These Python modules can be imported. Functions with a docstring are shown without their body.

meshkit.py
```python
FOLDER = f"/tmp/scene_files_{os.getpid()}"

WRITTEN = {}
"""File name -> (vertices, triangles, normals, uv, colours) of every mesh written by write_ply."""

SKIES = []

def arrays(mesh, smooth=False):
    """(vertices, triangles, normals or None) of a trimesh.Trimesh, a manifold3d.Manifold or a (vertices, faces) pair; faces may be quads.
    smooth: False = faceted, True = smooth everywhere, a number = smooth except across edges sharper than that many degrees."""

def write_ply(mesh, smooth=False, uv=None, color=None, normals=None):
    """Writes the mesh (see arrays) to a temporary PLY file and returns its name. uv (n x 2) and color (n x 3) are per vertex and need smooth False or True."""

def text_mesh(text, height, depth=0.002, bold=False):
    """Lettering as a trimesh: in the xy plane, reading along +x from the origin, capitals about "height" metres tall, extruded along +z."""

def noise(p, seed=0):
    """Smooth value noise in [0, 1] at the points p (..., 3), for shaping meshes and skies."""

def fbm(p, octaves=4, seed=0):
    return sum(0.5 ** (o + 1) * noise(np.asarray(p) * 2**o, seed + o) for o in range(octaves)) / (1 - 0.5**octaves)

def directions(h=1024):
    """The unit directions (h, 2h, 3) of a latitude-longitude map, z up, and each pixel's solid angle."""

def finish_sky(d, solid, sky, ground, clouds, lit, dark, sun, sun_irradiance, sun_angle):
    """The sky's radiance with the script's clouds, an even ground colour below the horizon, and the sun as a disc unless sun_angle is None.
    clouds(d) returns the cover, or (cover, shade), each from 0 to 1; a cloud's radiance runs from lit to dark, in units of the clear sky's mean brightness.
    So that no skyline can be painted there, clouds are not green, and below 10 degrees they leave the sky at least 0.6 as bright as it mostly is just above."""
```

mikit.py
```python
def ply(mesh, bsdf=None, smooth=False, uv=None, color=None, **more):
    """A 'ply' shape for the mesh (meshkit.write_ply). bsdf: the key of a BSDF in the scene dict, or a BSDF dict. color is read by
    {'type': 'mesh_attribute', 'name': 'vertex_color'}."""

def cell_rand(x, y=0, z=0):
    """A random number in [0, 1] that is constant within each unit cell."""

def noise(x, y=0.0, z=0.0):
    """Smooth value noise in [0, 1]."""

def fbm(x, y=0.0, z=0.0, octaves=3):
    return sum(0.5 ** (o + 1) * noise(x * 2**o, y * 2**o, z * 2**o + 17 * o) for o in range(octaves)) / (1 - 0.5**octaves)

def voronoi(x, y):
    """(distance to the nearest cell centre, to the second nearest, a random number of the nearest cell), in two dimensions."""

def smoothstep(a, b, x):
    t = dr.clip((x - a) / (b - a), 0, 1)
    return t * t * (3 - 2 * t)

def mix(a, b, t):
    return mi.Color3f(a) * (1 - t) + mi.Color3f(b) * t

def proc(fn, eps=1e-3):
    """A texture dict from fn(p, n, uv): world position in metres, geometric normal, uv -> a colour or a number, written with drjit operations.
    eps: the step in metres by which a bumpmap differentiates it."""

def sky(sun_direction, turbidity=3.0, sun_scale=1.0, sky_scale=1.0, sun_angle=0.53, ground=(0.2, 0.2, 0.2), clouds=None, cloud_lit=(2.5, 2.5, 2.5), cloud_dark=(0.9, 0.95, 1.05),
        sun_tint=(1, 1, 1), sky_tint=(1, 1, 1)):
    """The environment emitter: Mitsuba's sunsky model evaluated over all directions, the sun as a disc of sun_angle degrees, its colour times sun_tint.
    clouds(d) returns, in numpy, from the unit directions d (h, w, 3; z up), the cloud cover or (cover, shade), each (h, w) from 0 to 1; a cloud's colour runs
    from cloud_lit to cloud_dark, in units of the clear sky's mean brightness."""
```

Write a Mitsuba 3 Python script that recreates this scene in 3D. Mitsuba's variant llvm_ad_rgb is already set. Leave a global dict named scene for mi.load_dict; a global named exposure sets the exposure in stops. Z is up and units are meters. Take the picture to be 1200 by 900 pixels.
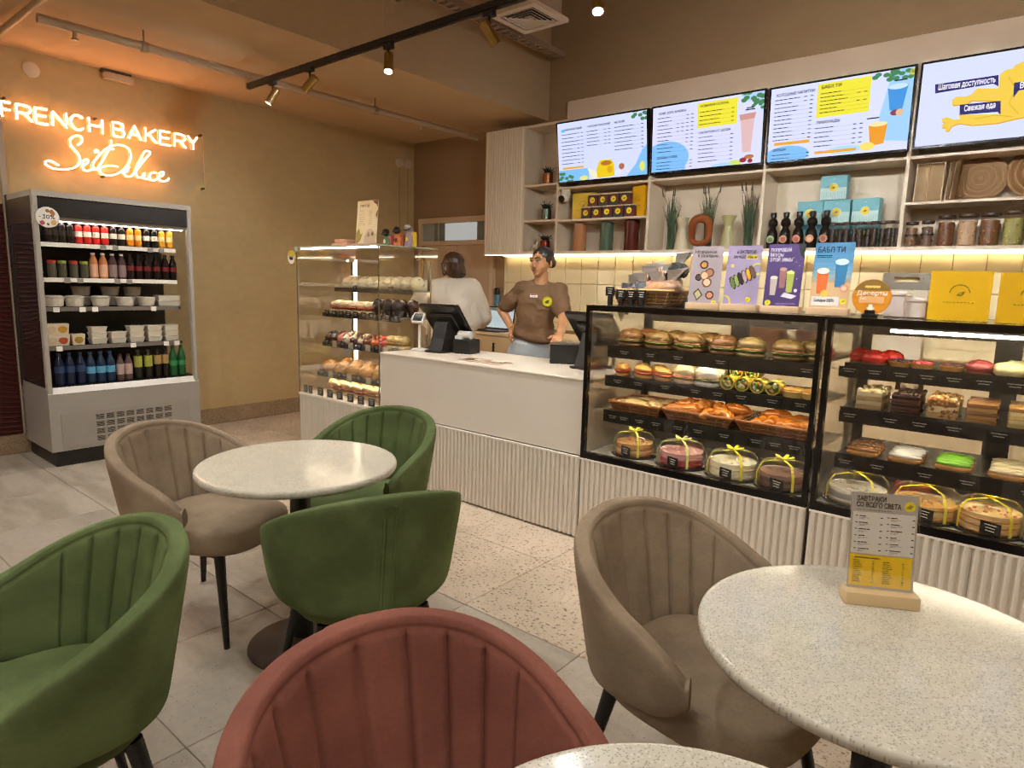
import math, random, numpy as np, trimesh, drjit as dr, mitsuba as mi, mikit, meshkit
from shapely.geometry import Polygon, LineString, Point
from shapely import affinity
from shapely.ops import unary_union
T = mi.ScalarTransform4f
rng = np.random.default_rng(7)
random.seed(7)
PI = math.pi
scene, labels = {}, {}

# ---------------------------------------------------------------- camera, exposure, lights
CAM_H = 1.45
FOCAL = 764.825                      # pixels at 1200 wide
YAW, PITCH, ROLL = math.radians(39.524226), math.radians(-8.75101337), math.radians(1.49948654)
exposure = 0.27
def lin(h):
    h = h.lstrip('#')
    v = np.array([int(h[i:i+2], 16) for i in (0, 2, 4)]) / 255.0
    return np.where(v <= 0.04045, v / 12.92, ((v + 0.055) / 1.055) ** 2.4)
_f = np.array([-math.sin(YAW) * math.cos(PITCH), math.cos(YAW) * math.cos(PITCH), math.sin(PITCH)])
_r = np.array([math.cos(YAW), math.sin(YAW), 0.0]); _u = np.cross(_r, _f)
_up = -math.sin(ROLL) * _r + math.cos(ROLL) * _u
scene['camera'] = {'type': 'perspective', 'fov': math.degrees(2 * math.atan(600 / FOCAL)), 'fov_axis': 'x', 'near_clip': 0.05, 'far_clip': 100.0,
                   'to_world': T().look_at(origin=[0, 0, CAM_H], target=[float(_f[0]), float(_f[1]), CAM_H + float(_f[2])], up=[float(x) for x in _up])}
WARM = np.array([1.0, 1.03, 1.01])   # tint of the room's lamps
LAMP = 1500.0
STRIP = np.array([1.0, 0.84, 0.58])  # LED strips
NEON = np.array([1.0, 0.40, 0.09])   # the wall sign

def glow(rad, w=1.0):
    return {'type': 'area', 'radiance': {'type': 'rgb', 'value': [float(x) for x in rad]}, 'sampling_weight': float(w)}

# ---------------------------------------------------------------- materials
def princ(c, rough=0.6, spec=0.5, metallic=0.0, **k):
    d = {'type': 'principled', 'base_color': c if isinstance(c, dict) else {'type': 'rgb', 'value': [float(x) for x in c]}, 'roughness': rough, 'metallic': metallic, **k}
    if metallic == 0.0: d['specular'] = spec
    return {'type': 'twosided', 'bsdf': d}
VC = {'type': 'mesh_attribute', 'name': 'vertex_color'}
scene['mat_matte'] = princ(VC, 0.75, 0.3)
scene['mat_satin'] = princ(VC, 0.4, 0.5)
scene['mat_gloss'] = princ(VC, 0.12, 0.5)
scene['mat_metal'] = princ(VC, 0.28, metallic=1.0)
scene['mat_glass'] = {'type': 'thindielectric', 'int_ior': 1.5}
scene['mat_clear_glass'] = {'type': 'thindielectric', 'int_ior': 1.25}    # anti-reflective display glass
scene['mat_plastic_film'] = {'type': 'thindielectric', 'int_ior': 1.42}
scene['mat_mirror'] = {'type': 'conductor', 'material': 'Ag'}
scene['mat_screen'] = {'type': 'diffuse', 'reflectance': {'type': 'rgb', 'value': 0.02}}
scene['mat_lamp'] = {'type': 'diffuse', 'reflectance': {'type': 'rgb', 'value': 0.2}}

# ---------------------------------------------------------------- mesh helpers: every piece is (vertices, faces, colours), edges already split
def _grid_faces(n, m, closed_n=False, closed_m=False):
    i, j = np.meshgrid(np.arange(n if closed_n else n - 1), np.arange(m if closed_m else m - 1), indexing='ij')
    a = i * m + j; b = ((i + 1) % n) * m + j; c = ((i + 1) % n) * m + (j + 1) % m; d = i * m + (j + 1) % m
    return np.concatenate([np.stack([a, b, c], -1).reshape(-1, 3), np.stack([a, c, d], -1).reshape(-1, 3)])
_BV = np.array([[x, y, z] for x in (-.5, .5) for y in (-.5, .5) for z in (-.5, .5)], float)
_BQ = [(0, 1, 3, 2), (4, 6, 7, 5), (0, 4, 5, 1), (2, 3, 7, 6), (0, 2, 6, 4), (1, 5, 7, 3)]
BOXV = np.concatenate([_BV[list(q)] for q in _BQ]); BOXF = np.concatenate([[[4*i, 4*i+1, 4*i+2], [4*i, 4*i+2, 4*i+3]] for i in range(6)])
def rotz(a): c, s = math.cos(a), math.sin(a); return np.array([[c, -s, 0], [s, c, 0], [0, 0, 1.0]])
def rotx(a): c, s = math.cos(a), math.sin(a); return np.array([[1.0, 0, 0], [0, c, -s], [0, s, c]])
def roty(a): c, s = math.cos(a), math.sin(a); return np.array([[c, 0, s], [0, 1.0, 0], [-s, 0, c]])
def to4(R=None, t=(0, 0, 0)):
    m = np.eye(4); m[:3, :3] = np.eye(3) if R is None else R; m[:3, 3] = t; return m
def frame(a, b):
    z = np.asarray(b, float) - np.asarray(a, float); L = np.linalg.norm(z); z = z / L
    x = np.cross(z, [0, 0, 1.0] if abs(z[2]) < 0.9 else [1.0, 0, 0]); x /= np.linalg.norm(x)
    return np.stack([x, np.cross(z, x), z], 1), L
class MB:
    """collects pieces of ONE part"""
    def __init__(s): s.v, s.f, s.c, s.n = [], [], [], 0
    def raw(s, v, f, col, M=None):
        v = np.asarray(v, float); f = np.asarray(f, int)
        if M is not None: v = v @ M[:3, :3].T + M[:3, 3]
        if isinstance(col, str): col = lin(col)
        col = np.asarray(col, float)
        s.v.append(v); s.f.append(f + s.n); s.c.append(np.broadcast_to(col, (len(v), 3)).copy()); s.n += len(v); return s
    def box(s, lo, hi, col, M=None):
        lo, hi = np.asarray(lo, float), np.asarray(hi, float)
        return s.raw(BOXV * (hi - lo) + (lo + hi) / 2, BOXF, col, M)
    def cbox(s, c, size, col, R=None, M=None):
        v = BOXV * np.asarray(size, float)
        if R is not None: v = v @ R.T
        return s.raw(v + np.asarray(c, float), BOXF, col, M)
    def rbox(s, lo, hi, r, col, M=None, seg=3):
        """box with its vertical edges and top and bottom rims rounded"""
        lo, hi = np.asarray(lo, float), np.asarray(hi, float); c = (lo + hi) / 2; h = (hi - lo) / 2; r = min(r, *(h * 0.999))
        rows = []
        for p in np.linspace(-PI/2, PI/2, 2 * seg + 2):
            z = (h[2] - r) * (1 if p > 0 else -1) + r * math.sin(p); rr = r * math.cos(p)
            row = []
            for k in range(4):
                for a in np.linspace(0, PI/2, seg + 1):
                    a2 = a + k * PI/2; sx = 1 if k in (0, 3) else -1; sy = 1 if k in (0, 1) else -1
                    row.append([sx * (h[0] - r) + rr * math.cos(a2), sy * (h[1] - r) + rr * math.sin(a2), z])
            rows.append(row)
        g = np.array(rows); n, m = g.shape[:2]
        f = _grid_faces(n, m, closed_m=True)[:, ::-1]
        v = np.concatenate([g.reshape(-1, 3), [[0, 0, -h[2]], [0, 0, h[2]]]])
        k = np.arange(m)
        cap = np.concatenate([np.stack([np.full(m, n*m), (k+1) % m, k], 1), np.stack([np.full(m, n*m+1), (n-1)*m + k, (n-1)*m + (k+1) % m], 1)])
        return s.raw(v + c, np.concatenate([f, cap]), col, M)
    def lathe(s, prof, col, seg=24, M=None, split=35, cols=None, sy=1.0):
        """profile of (r, z) from bottom to top; sharp corners are split"""
        prof = np.asarray(prof, float); P = [prof[0]]; C = [0]
        for i in range(1, len(prof) - 1):
            P.append(prof[i]); C.append(i)
            a, b = prof[i] - prof[i-1], prof[i+1] - prof[i]
            cs = a @ b / (np.linalg.norm(a) * np.linalg.norm(b) + 1e-12)
            if cs < math.cos(math.radians(split)): P.append(prof[i]); C.append(-i)
        P.append(prof[-1]); C.append(len(prof) - 1); P = np.array(P)
        ang = np.arange(seg) * 2 * PI / seg
        v = np.stack([P[:, :1] * np.cos(ang), P[:, :1] * np.sin(ang) * sy, np.broadcast_to(P[:, 1:], (len(P), seg))], -1).reshape(-1, 3)
        f = []
        for i in range(len(P) - 1):
            if np.allclose(P[i], P[i+1]): continue
            k = np.arange(seg); a = i*seg + k; b = i*seg + (k+1) % seg
            if P[i, 0] > 1e-9: f.append(np.stack([a, b, b + seg], 1))
            if P[i+1, 0] > 1e-9: f.append(np.stack([a, b + seg, a + seg], 1) if P[i, 0] > 1e-9 else np.stack([a, b + seg, a + seg], 1))
        if cols is not None:
            cl = np.array([lin(x) if isinstance(x, str) else x for x in cols])
            # a colour per profile segment: split rings take the segment that follows
            idx = []
            for q, ci in enumerate(C): idx.append(min(abs(ci) if ci <= 0 and q else max(ci - 1, 0), len(cl) - 1))
            col = np.repeat(cl[idx], seg, axis=0)
        return s.raw(v, np.concatenate(f), col, M)
    def cyl(s, a, b, r, col, seg=16, r2=None, M=None):
        R, L = frame(a, b); r2 = r if r2 is None else r2
        m = to4(R, a)
        if M is not None: m = M @ m
        return s.lathe([(0, 0), (r, 0), (r2, L), (0, L)], col, seg, m)
    def ball(s, c, r, col, seg=12, M=None, R=None):
        r = np.broadcast_to(np.asarray(r, float), (3,)); th = np.linspace(-PI/2, PI/2, max(5, seg // 2 + 1))
        ang = np.arange(seg) * 2 * PI / seg
        v = np.stack([np.cos(th)[:, None] * np.cos(ang), np.cos(th)[:, None] * np.sin(ang), np.broadcast_to(np.sin(th)[:, None], (len(th), seg))], -1).reshape(-1, 3) * r
        if R is not None: v = v @ R.T
        return s.raw(v + np.asarray(c, float), _grid_faces(len(th), seg, closed_m=True)[:, ::-1], col, M)
    def tube(s, pts, r, col, seg=8, M=None, caps=True):
        p = np.asarray(pts, float); r = np.broadcast_to(np.asarray(r, float), (len(p),))
        t = np.gradient(p, axis=0); t /= np.linalg.norm(t, axis=1, keepdims=True) + 1e-12
        a = np.cross(t[0], [0, 0, 1.0] if abs(t[0][2]) < 0.9 else [1.0, 0, 0]); a /= np.linalg.norm(a); A = []
        for k in range(len(p)):
            a = a - t[k] * (a @ t[k]); a /= np.linalg.norm(a) + 1e-12; A.append(a)
        A = np.array(A); B = np.cross(t, A); ang = np.arange(seg) * 2 * PI / seg
        v = p[:, None] + r[:, None, None] * (np.cos(ang)[None, :, None] * A[:, None] + np.sin(ang)[None, :, None] * B[:, None])
        v = v.reshape(-1, 3); f = _grid_faces(len(p), seg, closed_m=True)
        if caps:
            n = len(v); v = np.concatenate([v, p[:1], p[-1:]]); k = np.arange(seg); e = (len(p) - 1) * seg
            f = np.concatenate([f, np.stack([np.full(seg, n), k, (k+1) % seg], 1), np.stack([np.full(seg, n+1), e + (k+1) % seg, e + k], 1)])
        return s.raw(v, f[:, ::-1], col, M)
    def poly(s, shape, z0, z1, col, M=None):
        """extruded shapely shape, side edges split"""
        for g in getattr(shape, 'geoms', [shape]):
            if g.is_empty or g.area < 1e-12 or g.geom_type != 'Polygon': continue
            m = trimesh.creation.extrude_polygon(g, z1 - z0, engine='earcut')
            v = np.array(m.vertices)[np.array(m.faces).reshape(-1)]; v[:, 2] += z0
            s.raw(v, np.arange(len(v)).reshape(-1, 3), col, M)
        return s
    def flat(s, shape, z, col, M=None):
        """flat shapely shape in the local xy plane"""
        from trimesh.creation import triangulate_polygon
        for g in getattr(shape, 'geoms', [shape]):
            if g.is_empty or g.geom_type != 'Polygon': continue
            v, f = triangulate_polygon(g, engine='earcut')
            s.raw(np.column_stack([v, np.full(len(v), z)]), f, col, M)
        return s
    def text(s, txt, h, at, z, col, M=None, bold=False, centre=False, depth=0.0006, width=None):
        m = text_raw(txt, bold)
        v = m[0] * [h, h, depth]
        if width: v = v * [width / (v[:, 0].max() - v[:, 0].min()), 1, 1]
        if centre: v = v - [(v[:, 0].min() + v[:, 0].max()) / 2, 0, 0]
        return s.raw(v + [at[0], at[1], z], m[1], col, M)
    def tri(s): return sum(len(f) for f in s.f)
    def mesh(s): return np.concatenate(s.v), np.concatenate(s.f), np.concatenate(s.c)
_TXT = {}
def text_raw(t, bold):
    if (t, bold) not in _TXT:
        m = meshkit.text_mesh(t, 1.0, 1.0, bold=bold); _TXT[(t, bold)] = (np.array(m.vertices)[np.array(m.faces).reshape(-1)], np.arange(len(m.faces) * 3).reshape(-1, 3))
    return _TXT[(t, bold)]

# ---------------------------------------------------------------- naming helpers
_count = {}
def numbered(name):
    if name not in scene and name not in labels and name not in _count: _count[name] = 0; return name
    _count[name] = _count.get(name, 0) + 1
    return f'{name}_{_count[name]:03d}'
def ply_of(mb, mat, smooth=True, M=None, emit=None):
    v, f, c = mb.mesh() if isinstance(mb, MB) else mb
    d = mikit.ply(trimesh.Trimesh(v, f, process=False), mat, smooth=smooth, color=c)
    if M is not None: d['to_world'] = T(np.asarray(M, float).tolist())
    if emit is not None: d['emitter'] = emit
    return d
def thing(name, label, cat, group=None, kind=None):
    key = numbered(name); labels[key] = {'label': label, 'category': cat}
    if group: labels[key]['group'] = group
    if kind: labels[key]['kind'] = kind
    return key
def part(parent, name, mb, mat='mat_satin', M=None, emit=None, label=None, smooth=True, kind=None):
    key = numbered(parent + '__' + name)
    scene[key] = ply_of(mb, mat, smooth, M, emit) if not isinstance(mb, dict) else put(mb, M)
    if label or kind: labels[key] = {k: x for k, x in (('label', label), ('kind', kind)) if x}
    return key
def put(d, M=None):
    d = dict(d)
    if M is not None: d['to_world'] = T(np.asarray(M, float).tolist())
    return d
def solo(name, mb, mat, label, cat, group=None, M=None, smooth=True, emit=None, kind=None):
    key = thing(name, label, cat, group, kind)
    scene[key] = ply_of(mb, mat, smooth, M, emit) if not isinstance(mb, dict) else put(mb, M)
    return key
def struct(name, mb, mat, label, smooth=True):
    key = numbered(name)
    scene[key] = ply_of(mb, mat, smooth); labels[key] = {'label': label, 'kind': 'structure'}
    return key
def at(x, y, z, rz=0.0, s=1.0): 
    m = to4(rotz(rz) * s, (x, y, z)); return m
# ---------------------------------------------------------------- chairs
def chair_shell(channels=8, NT=181, NS=56, nose=0.47, p1=2.5, p2=0.72, top=0.815, wr=122, lk=0.20, bot=0.35):
    tt = np.linspace(-1, 1, NT); V = np.zeros((NT, NS, 3))
    phi = np.arange(NS) / NS * 2 * PI
    thmax = math.radians(wr)
    for i, t in enumerate(tt):
        u = abs(t)
        zt = nose + (top - nose) * max(1 - u ** p1, 0) ** p2
        zb = nose - (0.085 + (nose - 0.085 - bot) * (1 - u) ** 0.8) * max(1 - u ** 12, 0) ** 0.5
        th = t * thmax
        ex = 0.86
        cx, sx = math.cos(th), math.sin(th)
        px = 0.262 * math.copysign(abs(sx) ** ex, sx); py = -0.245 * math.copysign(abs(cx) ** ex, cx) * (1 if cx > 0 else 1.05)
        nx, ny = px / 0.262, py / 0.245; n = math.hypot(nx, ny); nx, ny = nx / n, ny / n
        H, w = (zt - zb) / 2, 0.031
        H = max(H, w)
        zc = (zt + zb) / 2
        e = 0.34
        for j, p in enumerate(phi):
            c, s = math.cos(p), math.sin(p)
            o = w * math.copysign(abs(c) ** e, c); z = zc + H * math.copysign(abs(s) ** (2 * w / H * 0.9 if H > 2 * w else 1 - 0.5 * (H - w) / w * 0.64), s)
            rel = min(max((z - zb) / max(zt - zb, 1e-3), 0), 1)
            if c < 0:      # inner face: channels bounded by a rim
                o *= 1 - 0.30 * rel ** 2
                m = np.clip((zt - 0.024 - z) / 0.02, 0, 1) * np.clip((0.60 - u) / 0.02, 0, 1)
                ph = (t / 0.58 * channels / 2) % 1.0
                g = (1 - abs(2 * ph - 1) ** 6) if m > 0 else 1
                o += -0.015 * (g - 0.85) * m * (1 if u < 0.58 else 0)
                seam = math.exp(-((zt - 0.022 - z) / 0.005) ** 2) * (1 if H > 0.08 else 0)
                o += 0.004 * seam
            else:
                if u < 0.045: o += 0.004 * (1 - (u / 0.045) ** 8)
            lean = (z - 0.40) * lk
            V[i, j] = [px + nx * (o + lean), py + ny * (o + lean) - max(z - 0.45, 0) * 0.05, z]
    f = _grid_faces(NT, NS, closed_m=True); v = V.reshape(-1, 3)
    ca, cb = V[0].mean(0), V[-1].mean(0); n = len(v); k = np.arange(NS)
    f = np.concatenate([f, np.stack([np.full(NS, n), k, (k+1) % NS], 1), np.stack([np.full(NS, n+1), (NT-1)*NS + (k+1) % NS, (NT-1)*NS + k], 1)])
    return np.concatenate([v, [ca, cb]]), f
def chair_seat():
    rows = []
    for z, k in ((0.365, .0), (0.365, .86), (0.372, .95), (0.385, .99), (0.41, 1.0), (0.435, 1.0), (0.452, .985), (0.463, .95), (0.470, .88), (0.474, .6), (0.475, .0)):
        row = []
        for a in np.arange(64) / 64 * 2 * PI:
            c, s = math.cos(a), math.sin(a); e = 0.62
            row.append([0.232 * k * math.copysign(abs(c) ** e, c), 0.262 * k * math.copysign(abs(s) ** e, s) + 0.045, z])
        rows.append(row)
    g = np.array(rows); return g.reshape(-1, 3), _grid_faces(len(rows), 64, closed_m=True)[:, ::-1]
# ---------------------------------------------------------------- procedural surface materials
nz, fb, ss, mx = mikit.noise, mikit.fbm, mikit.smoothstep, mikit.mix
def _wall(base, amp):
    base = [float(x) for x in base]
    def fn(p, n, uv):
        a = fb(p.x * 1.3 + p.y * 1.1, p.y * 0.9 - p.x, p.z * 1.7, 4); b = fb(p.x * 21, p.y * 21, p.z * 21, 2)
        return mi.Color3f(base) * (1 + amp * (a - 0.5) + 0.5 * amp * (b - 0.5))
    return fn
scene['mat_wall_plaster'] = princ(mikit.proc(_wall(lin('#bfa577'), 0.24)), 0.85, 0.2)
scene['mat_wall_back'] = princ(mikit.proc(_wall(lin('#917658'), 0.16)), 0.85, 0.2)
scene['mat_ceiling'] = princ(mikit.proc(_wall(lin('#b19675'), 0.18)), 0.9, 0.1)
def _tile(p):
    i, j = dr.floor((p.x + 1.92) / 0.6225), dr.floor((p.y - 2.03) / 0.6225)
    return mikit.cell_rand(i, j, 3), i, j
def _plain(p, n, uv):
    r, i, j = _tile(p)
    vein = fb(p.x * 1.6 + r * 9, p.y * 7.0 + r * 5, 0.0, 4); fine = fb(p.x * 60, p.y * 60, 0.0, 2)
    c = mx(lin('#ada090').tolist(), lin('#978a79').tolist(), ss(0.35, 0.75, vein))
    f1, f2, w = mikit.voronoi(p.x * 70, p.y * 70)
    spot = ss(0.22, 0.10, f1) * ss(0.86, 0.9, w) * 0.4
    return c * (0.92 + 0.14 * r) * (0.93 + 0.14 * fine) * (1 - spot)
def _speck(p, n, uv):
    r, i, j = _tile(p)
    q = p.y + p.z
    c = mx(lin('#c4b09a').tolist(), lin('#ab9882').tolist(), fb(p.x * 5, q * 5, 0.0, 3))
    f1, f2, w = mikit.voronoi(p.x * 42 + 0.6 * nz(p.x * 50, q * 50), q * 60)
    g1, g2, v = mikit.voronoi(p.x * 95, q * 95)
    k1 = ss(0.34, 0.20, f1) * ss(0.62, 0.66, w); k2 = ss(0.36, 0.2, g1) * ss(0.72, 0.76, v)
    c = mx(c, lin('#6b5240').tolist(), k1 * (0.35 + 0.6 * nz(w * 77)))
    return mx(c, lin('#8d745c').tolist(), k2 * 0.7) * (0.95 + 0.1 * r)
scene['mat_tile_plain'] = princ(mikit.proc(_plain), 0.34, 0.4)
scene['mat_tile_speckled'] = princ(mikit.proc(_speck), 0.42, 0.4)
def _base(p, n, uv):
    f1, f2, w = mikit.voronoi(p.y * 70, p.z * 70 + p.x * 11)
    c = mx(lin('#a58c6e').tolist(), lin('#8b7256').tolist(), fb(p.y * 6, p.z * 9, 0.0, 3))
    return mx(c, lin('#5f4a36').tolist(), ss(0.4, 0.2, f1) * ss(0.55, 0.6, w) * 0.75)
scene['mat_baseboard'] = princ(mikit.proc(_base), 0.6, 0.3)
def _quartz(p, n, uv):
    f1, f2, w = mikit.voronoi(p.x * 210, p.y * 210 + p.z * 60)
    g1, g2, v = mikit.voronoi(p.x * 120 + 7, p.y * 120)
    c = mi.Color3f(lin('#c0b8a6').tolist()) * (0.94 + 0.12 * fb(p.x * 30, p.y * 30, 0.0, 2))
    c = mx(c, lin('#8f8470').tolist(), ss(0.42, 0.25, f1) * ss(0.62, 0.66, w) * 0.7)
    return mx(c, lin('#d2cbbd').tolist(), ss(0.4, 0.2, g1) * ss(0.7, 0.74, v) * 0.6)
scene['mat_quartz'] = princ(mikit.proc(_quartz), 0.14, 0.5)
def _velvet(base, light):
    base, light = [float(x) for x in base], [float(x) for x in light]
    def fn(p, n, uv):
        a = fb(p.x * 7, p.y * 7, p.z * 6, 4); b = fb(p.x * 160, p.y * 160, p.z * 160, 2)
        return mx(base, light, ss(0.3, 0.75, a)) * (0.9 + 0.2 * b)
    return fn
def velvet(key, a, b, sheen=0.6):
    scene[key] = {'type': 'twosided', 'bsdf': {'type': 'principled', 'base_color': mikit.proc(_velvet(lin(a), lin(b))), 'roughness': 0.85, 'specular': 0.15, 'sheen': sheen, 'sheen_tint': 0.8}}
velvet('mat_velvet_green', '#4f5a36', '#626e45', .3); velvet('mat_velvet_taupe', '#816f5b', '#95826b', .3); velvet('mat_velvet_red', '#74463b', '#865345', .3)

# ---------------------------------------------------------------- the room
slab = MB().box((-6.5, -3.2, -0.3), (3.4, 5.9, -0.004), '#6f5f4e')
struct('floor', slab, 'mat_satin', 'floor of large square stone tiles with thin joints')
TX0, TY0, TP = -1.92, 2.03, 0.6225
tile_ply = {}
for i in range(-8, 7):
    for j in range(-7, 6):
        x0, y0 = TX0 + i * TP, TY0 + j * TP
        x1, y1 = x0 + TP, y0 + TP
        x0c, x1c, y1c = max(x0, -6.29), min(x1, 2.6), min(y1, 5.62)
        if x1c - x0c < 0.05 or y1c - y0 < 0.05: continue
        sp = j >= 0
        e = 0.0016
        m = MB(); a = np.array([[x0c+e, y0+e], [x1c-e, y0+e], [x1c-e, y1c-e], [x0c+e, y1c-e]]); b = a + np.array([[.0015, .0015], [-.0015, .0015], [-.0015, -.0015], [.0015, -.0015]])
        dz = float(rng.uniform(-0.0004, 0.0003))
        lo = np.column_stack([a, np.full(4, -0.006)]); mi_ = np.column_stack([a, np.full(4, -0.0015 + dz)]); up = np.column_stack([b, np.full(4, dz)])
        for p, q in ((lo, mi_), (mi_, up)):
            for k in range(4):
                l = (k + 1) % 4; m.raw([p[k], p[l], q[l], q[k]], [[0, 1, 2], [0, 2, 3]], '#ffffff')
        m.raw(up, [[0, 1, 2], [0, 2, 3]], '#ffffff')
        part('floor', 'tile', m, 'mat_tile_speckled' if sp else 'mat_tile_plain')
struct('wall_left', MB().box((-6.5, -3.2, -0.3), (-6.3, 5.9, 4.6), '#ffffff'), 'mat_wall_plaster', 'beige plaster wall behind the neon sign and the drinks fridge')
struct('wall_back', MB().box((-6.3, 5.63, -0.3), (3.4, 5.9, 4.6), '#ffffff'), 'mat_wall_back', 'brown back wall behind the shelving')
struct('wall_right', MB().box((3.2, -3.2, -0.3), (3.4, 5.63, 4.6), '#ffffff'), 'mat_wall_plaster', 'unseen plain wall right of the seating area')  # out of view, closes the room so its light bounces back
struct('wall_front', MB().box((-6.3, -3.4, -0.3), (3.4, -3.2, 4.6), '#ffffff'), 'mat_wall_plaster', 'unseen plain wall behind the seating area')  # also out of view, there to close the room and return light
struct('ceiling', MB().box((-6.3, -3.2, 4.4), (3.2, 5.63, 4.6), '#ffffff'), 'mat_ceiling', 'high brown ceiling over the counter')
struct('ceiling_soffit', MB().box((-6.3, -3.2, 3.11), (-4.25, 5.63, 4.4), '#ffffff'), 'mat_ceiling', 'lowered ceiling box along the left wall')
struct('trim_1', MB().box((-3.98, 5.58, 2.9), (3.2, 5.63, 3.25), '#c9b29b'), 'mat_matte', 'pale band on the back wall above the shelving')
struct('baseboard_left', MB().box((-6.3, -3.2, 0), (-6.284, 5.63, 0.154), '#ffffff'), 'mat_baseboard', 'speckled stone baseboard along the left wall')
struct('trim_2', MB().box((-6.3, 1.452, 0.16), (-6.262, 1.487, 2.62), '#a3937f'), 'mat_satin', 'narrow upright edge strip beside the red ribbed panel')
# dark red ribbed wall panel left of the fridge
rp = thing('wall_panel', 'dark red ribbed wall panel left of the drinks fridge', 'wall panel')
part(rp, 'backing', MB().box((-6.3, 0.25, 0.16), (-6.285, 1.45, 1.95), '#3d100c'), 'mat_satin')
m = MB()
for k in range(46):
    z = 0.18 + k * 0.038
    ys = np.linspace(0.26, 1.448, 40)
    pts = []
    for y in ys:
        r = math.hypot(y - 1.25, z - 0.62)
        dzz = 0.10 * math.exp(-((y - 1.2) / 0.16) ** 2) * math.exp(-((z - 0.75) / 0.35) ** 2)
        pts.append((-6.281, y, z + dzz))
    m.tube(pts, 0.012, '#4a130e', 6)
part(rp, 'ribs', m, 'mat_satin', kind='stuff')
# door with a window above it in the back wall
d1 = numbered('door_1'); labels[d1] = {'label': 'beige door in the back wall behind the counter', 'kind': 'structure'}
fr = MB()
for lo, hi in (((-6.16, 5.58, 0), (-6.11, 5.63, 2.19)), ((-4.98, 5.58, 0), (-4.93, 5.63, 2.19)), ((-6.16, 5.575, 2.14), (-4.93, 5.63, 2.2)), ((-6.11, 5.58, 1.88), (-4.98, 5.63, 1.93))): fr.box(lo, hi, '#bfa68a')
scene[d1] = ply_of(fr, 'mat_satin')
part('door_1', 'leaf', MB().box((-6.108, 5.6, 0.01), (-5.524, 5.63, 1.878), '#b2977a'), 'mat_satin')
part('door_1', 'leaf', MB().box((-5.518, 5.6, 0.01), (-4.982, 5.63, 1.878), '#b2977a'), 'mat_satin')
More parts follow.
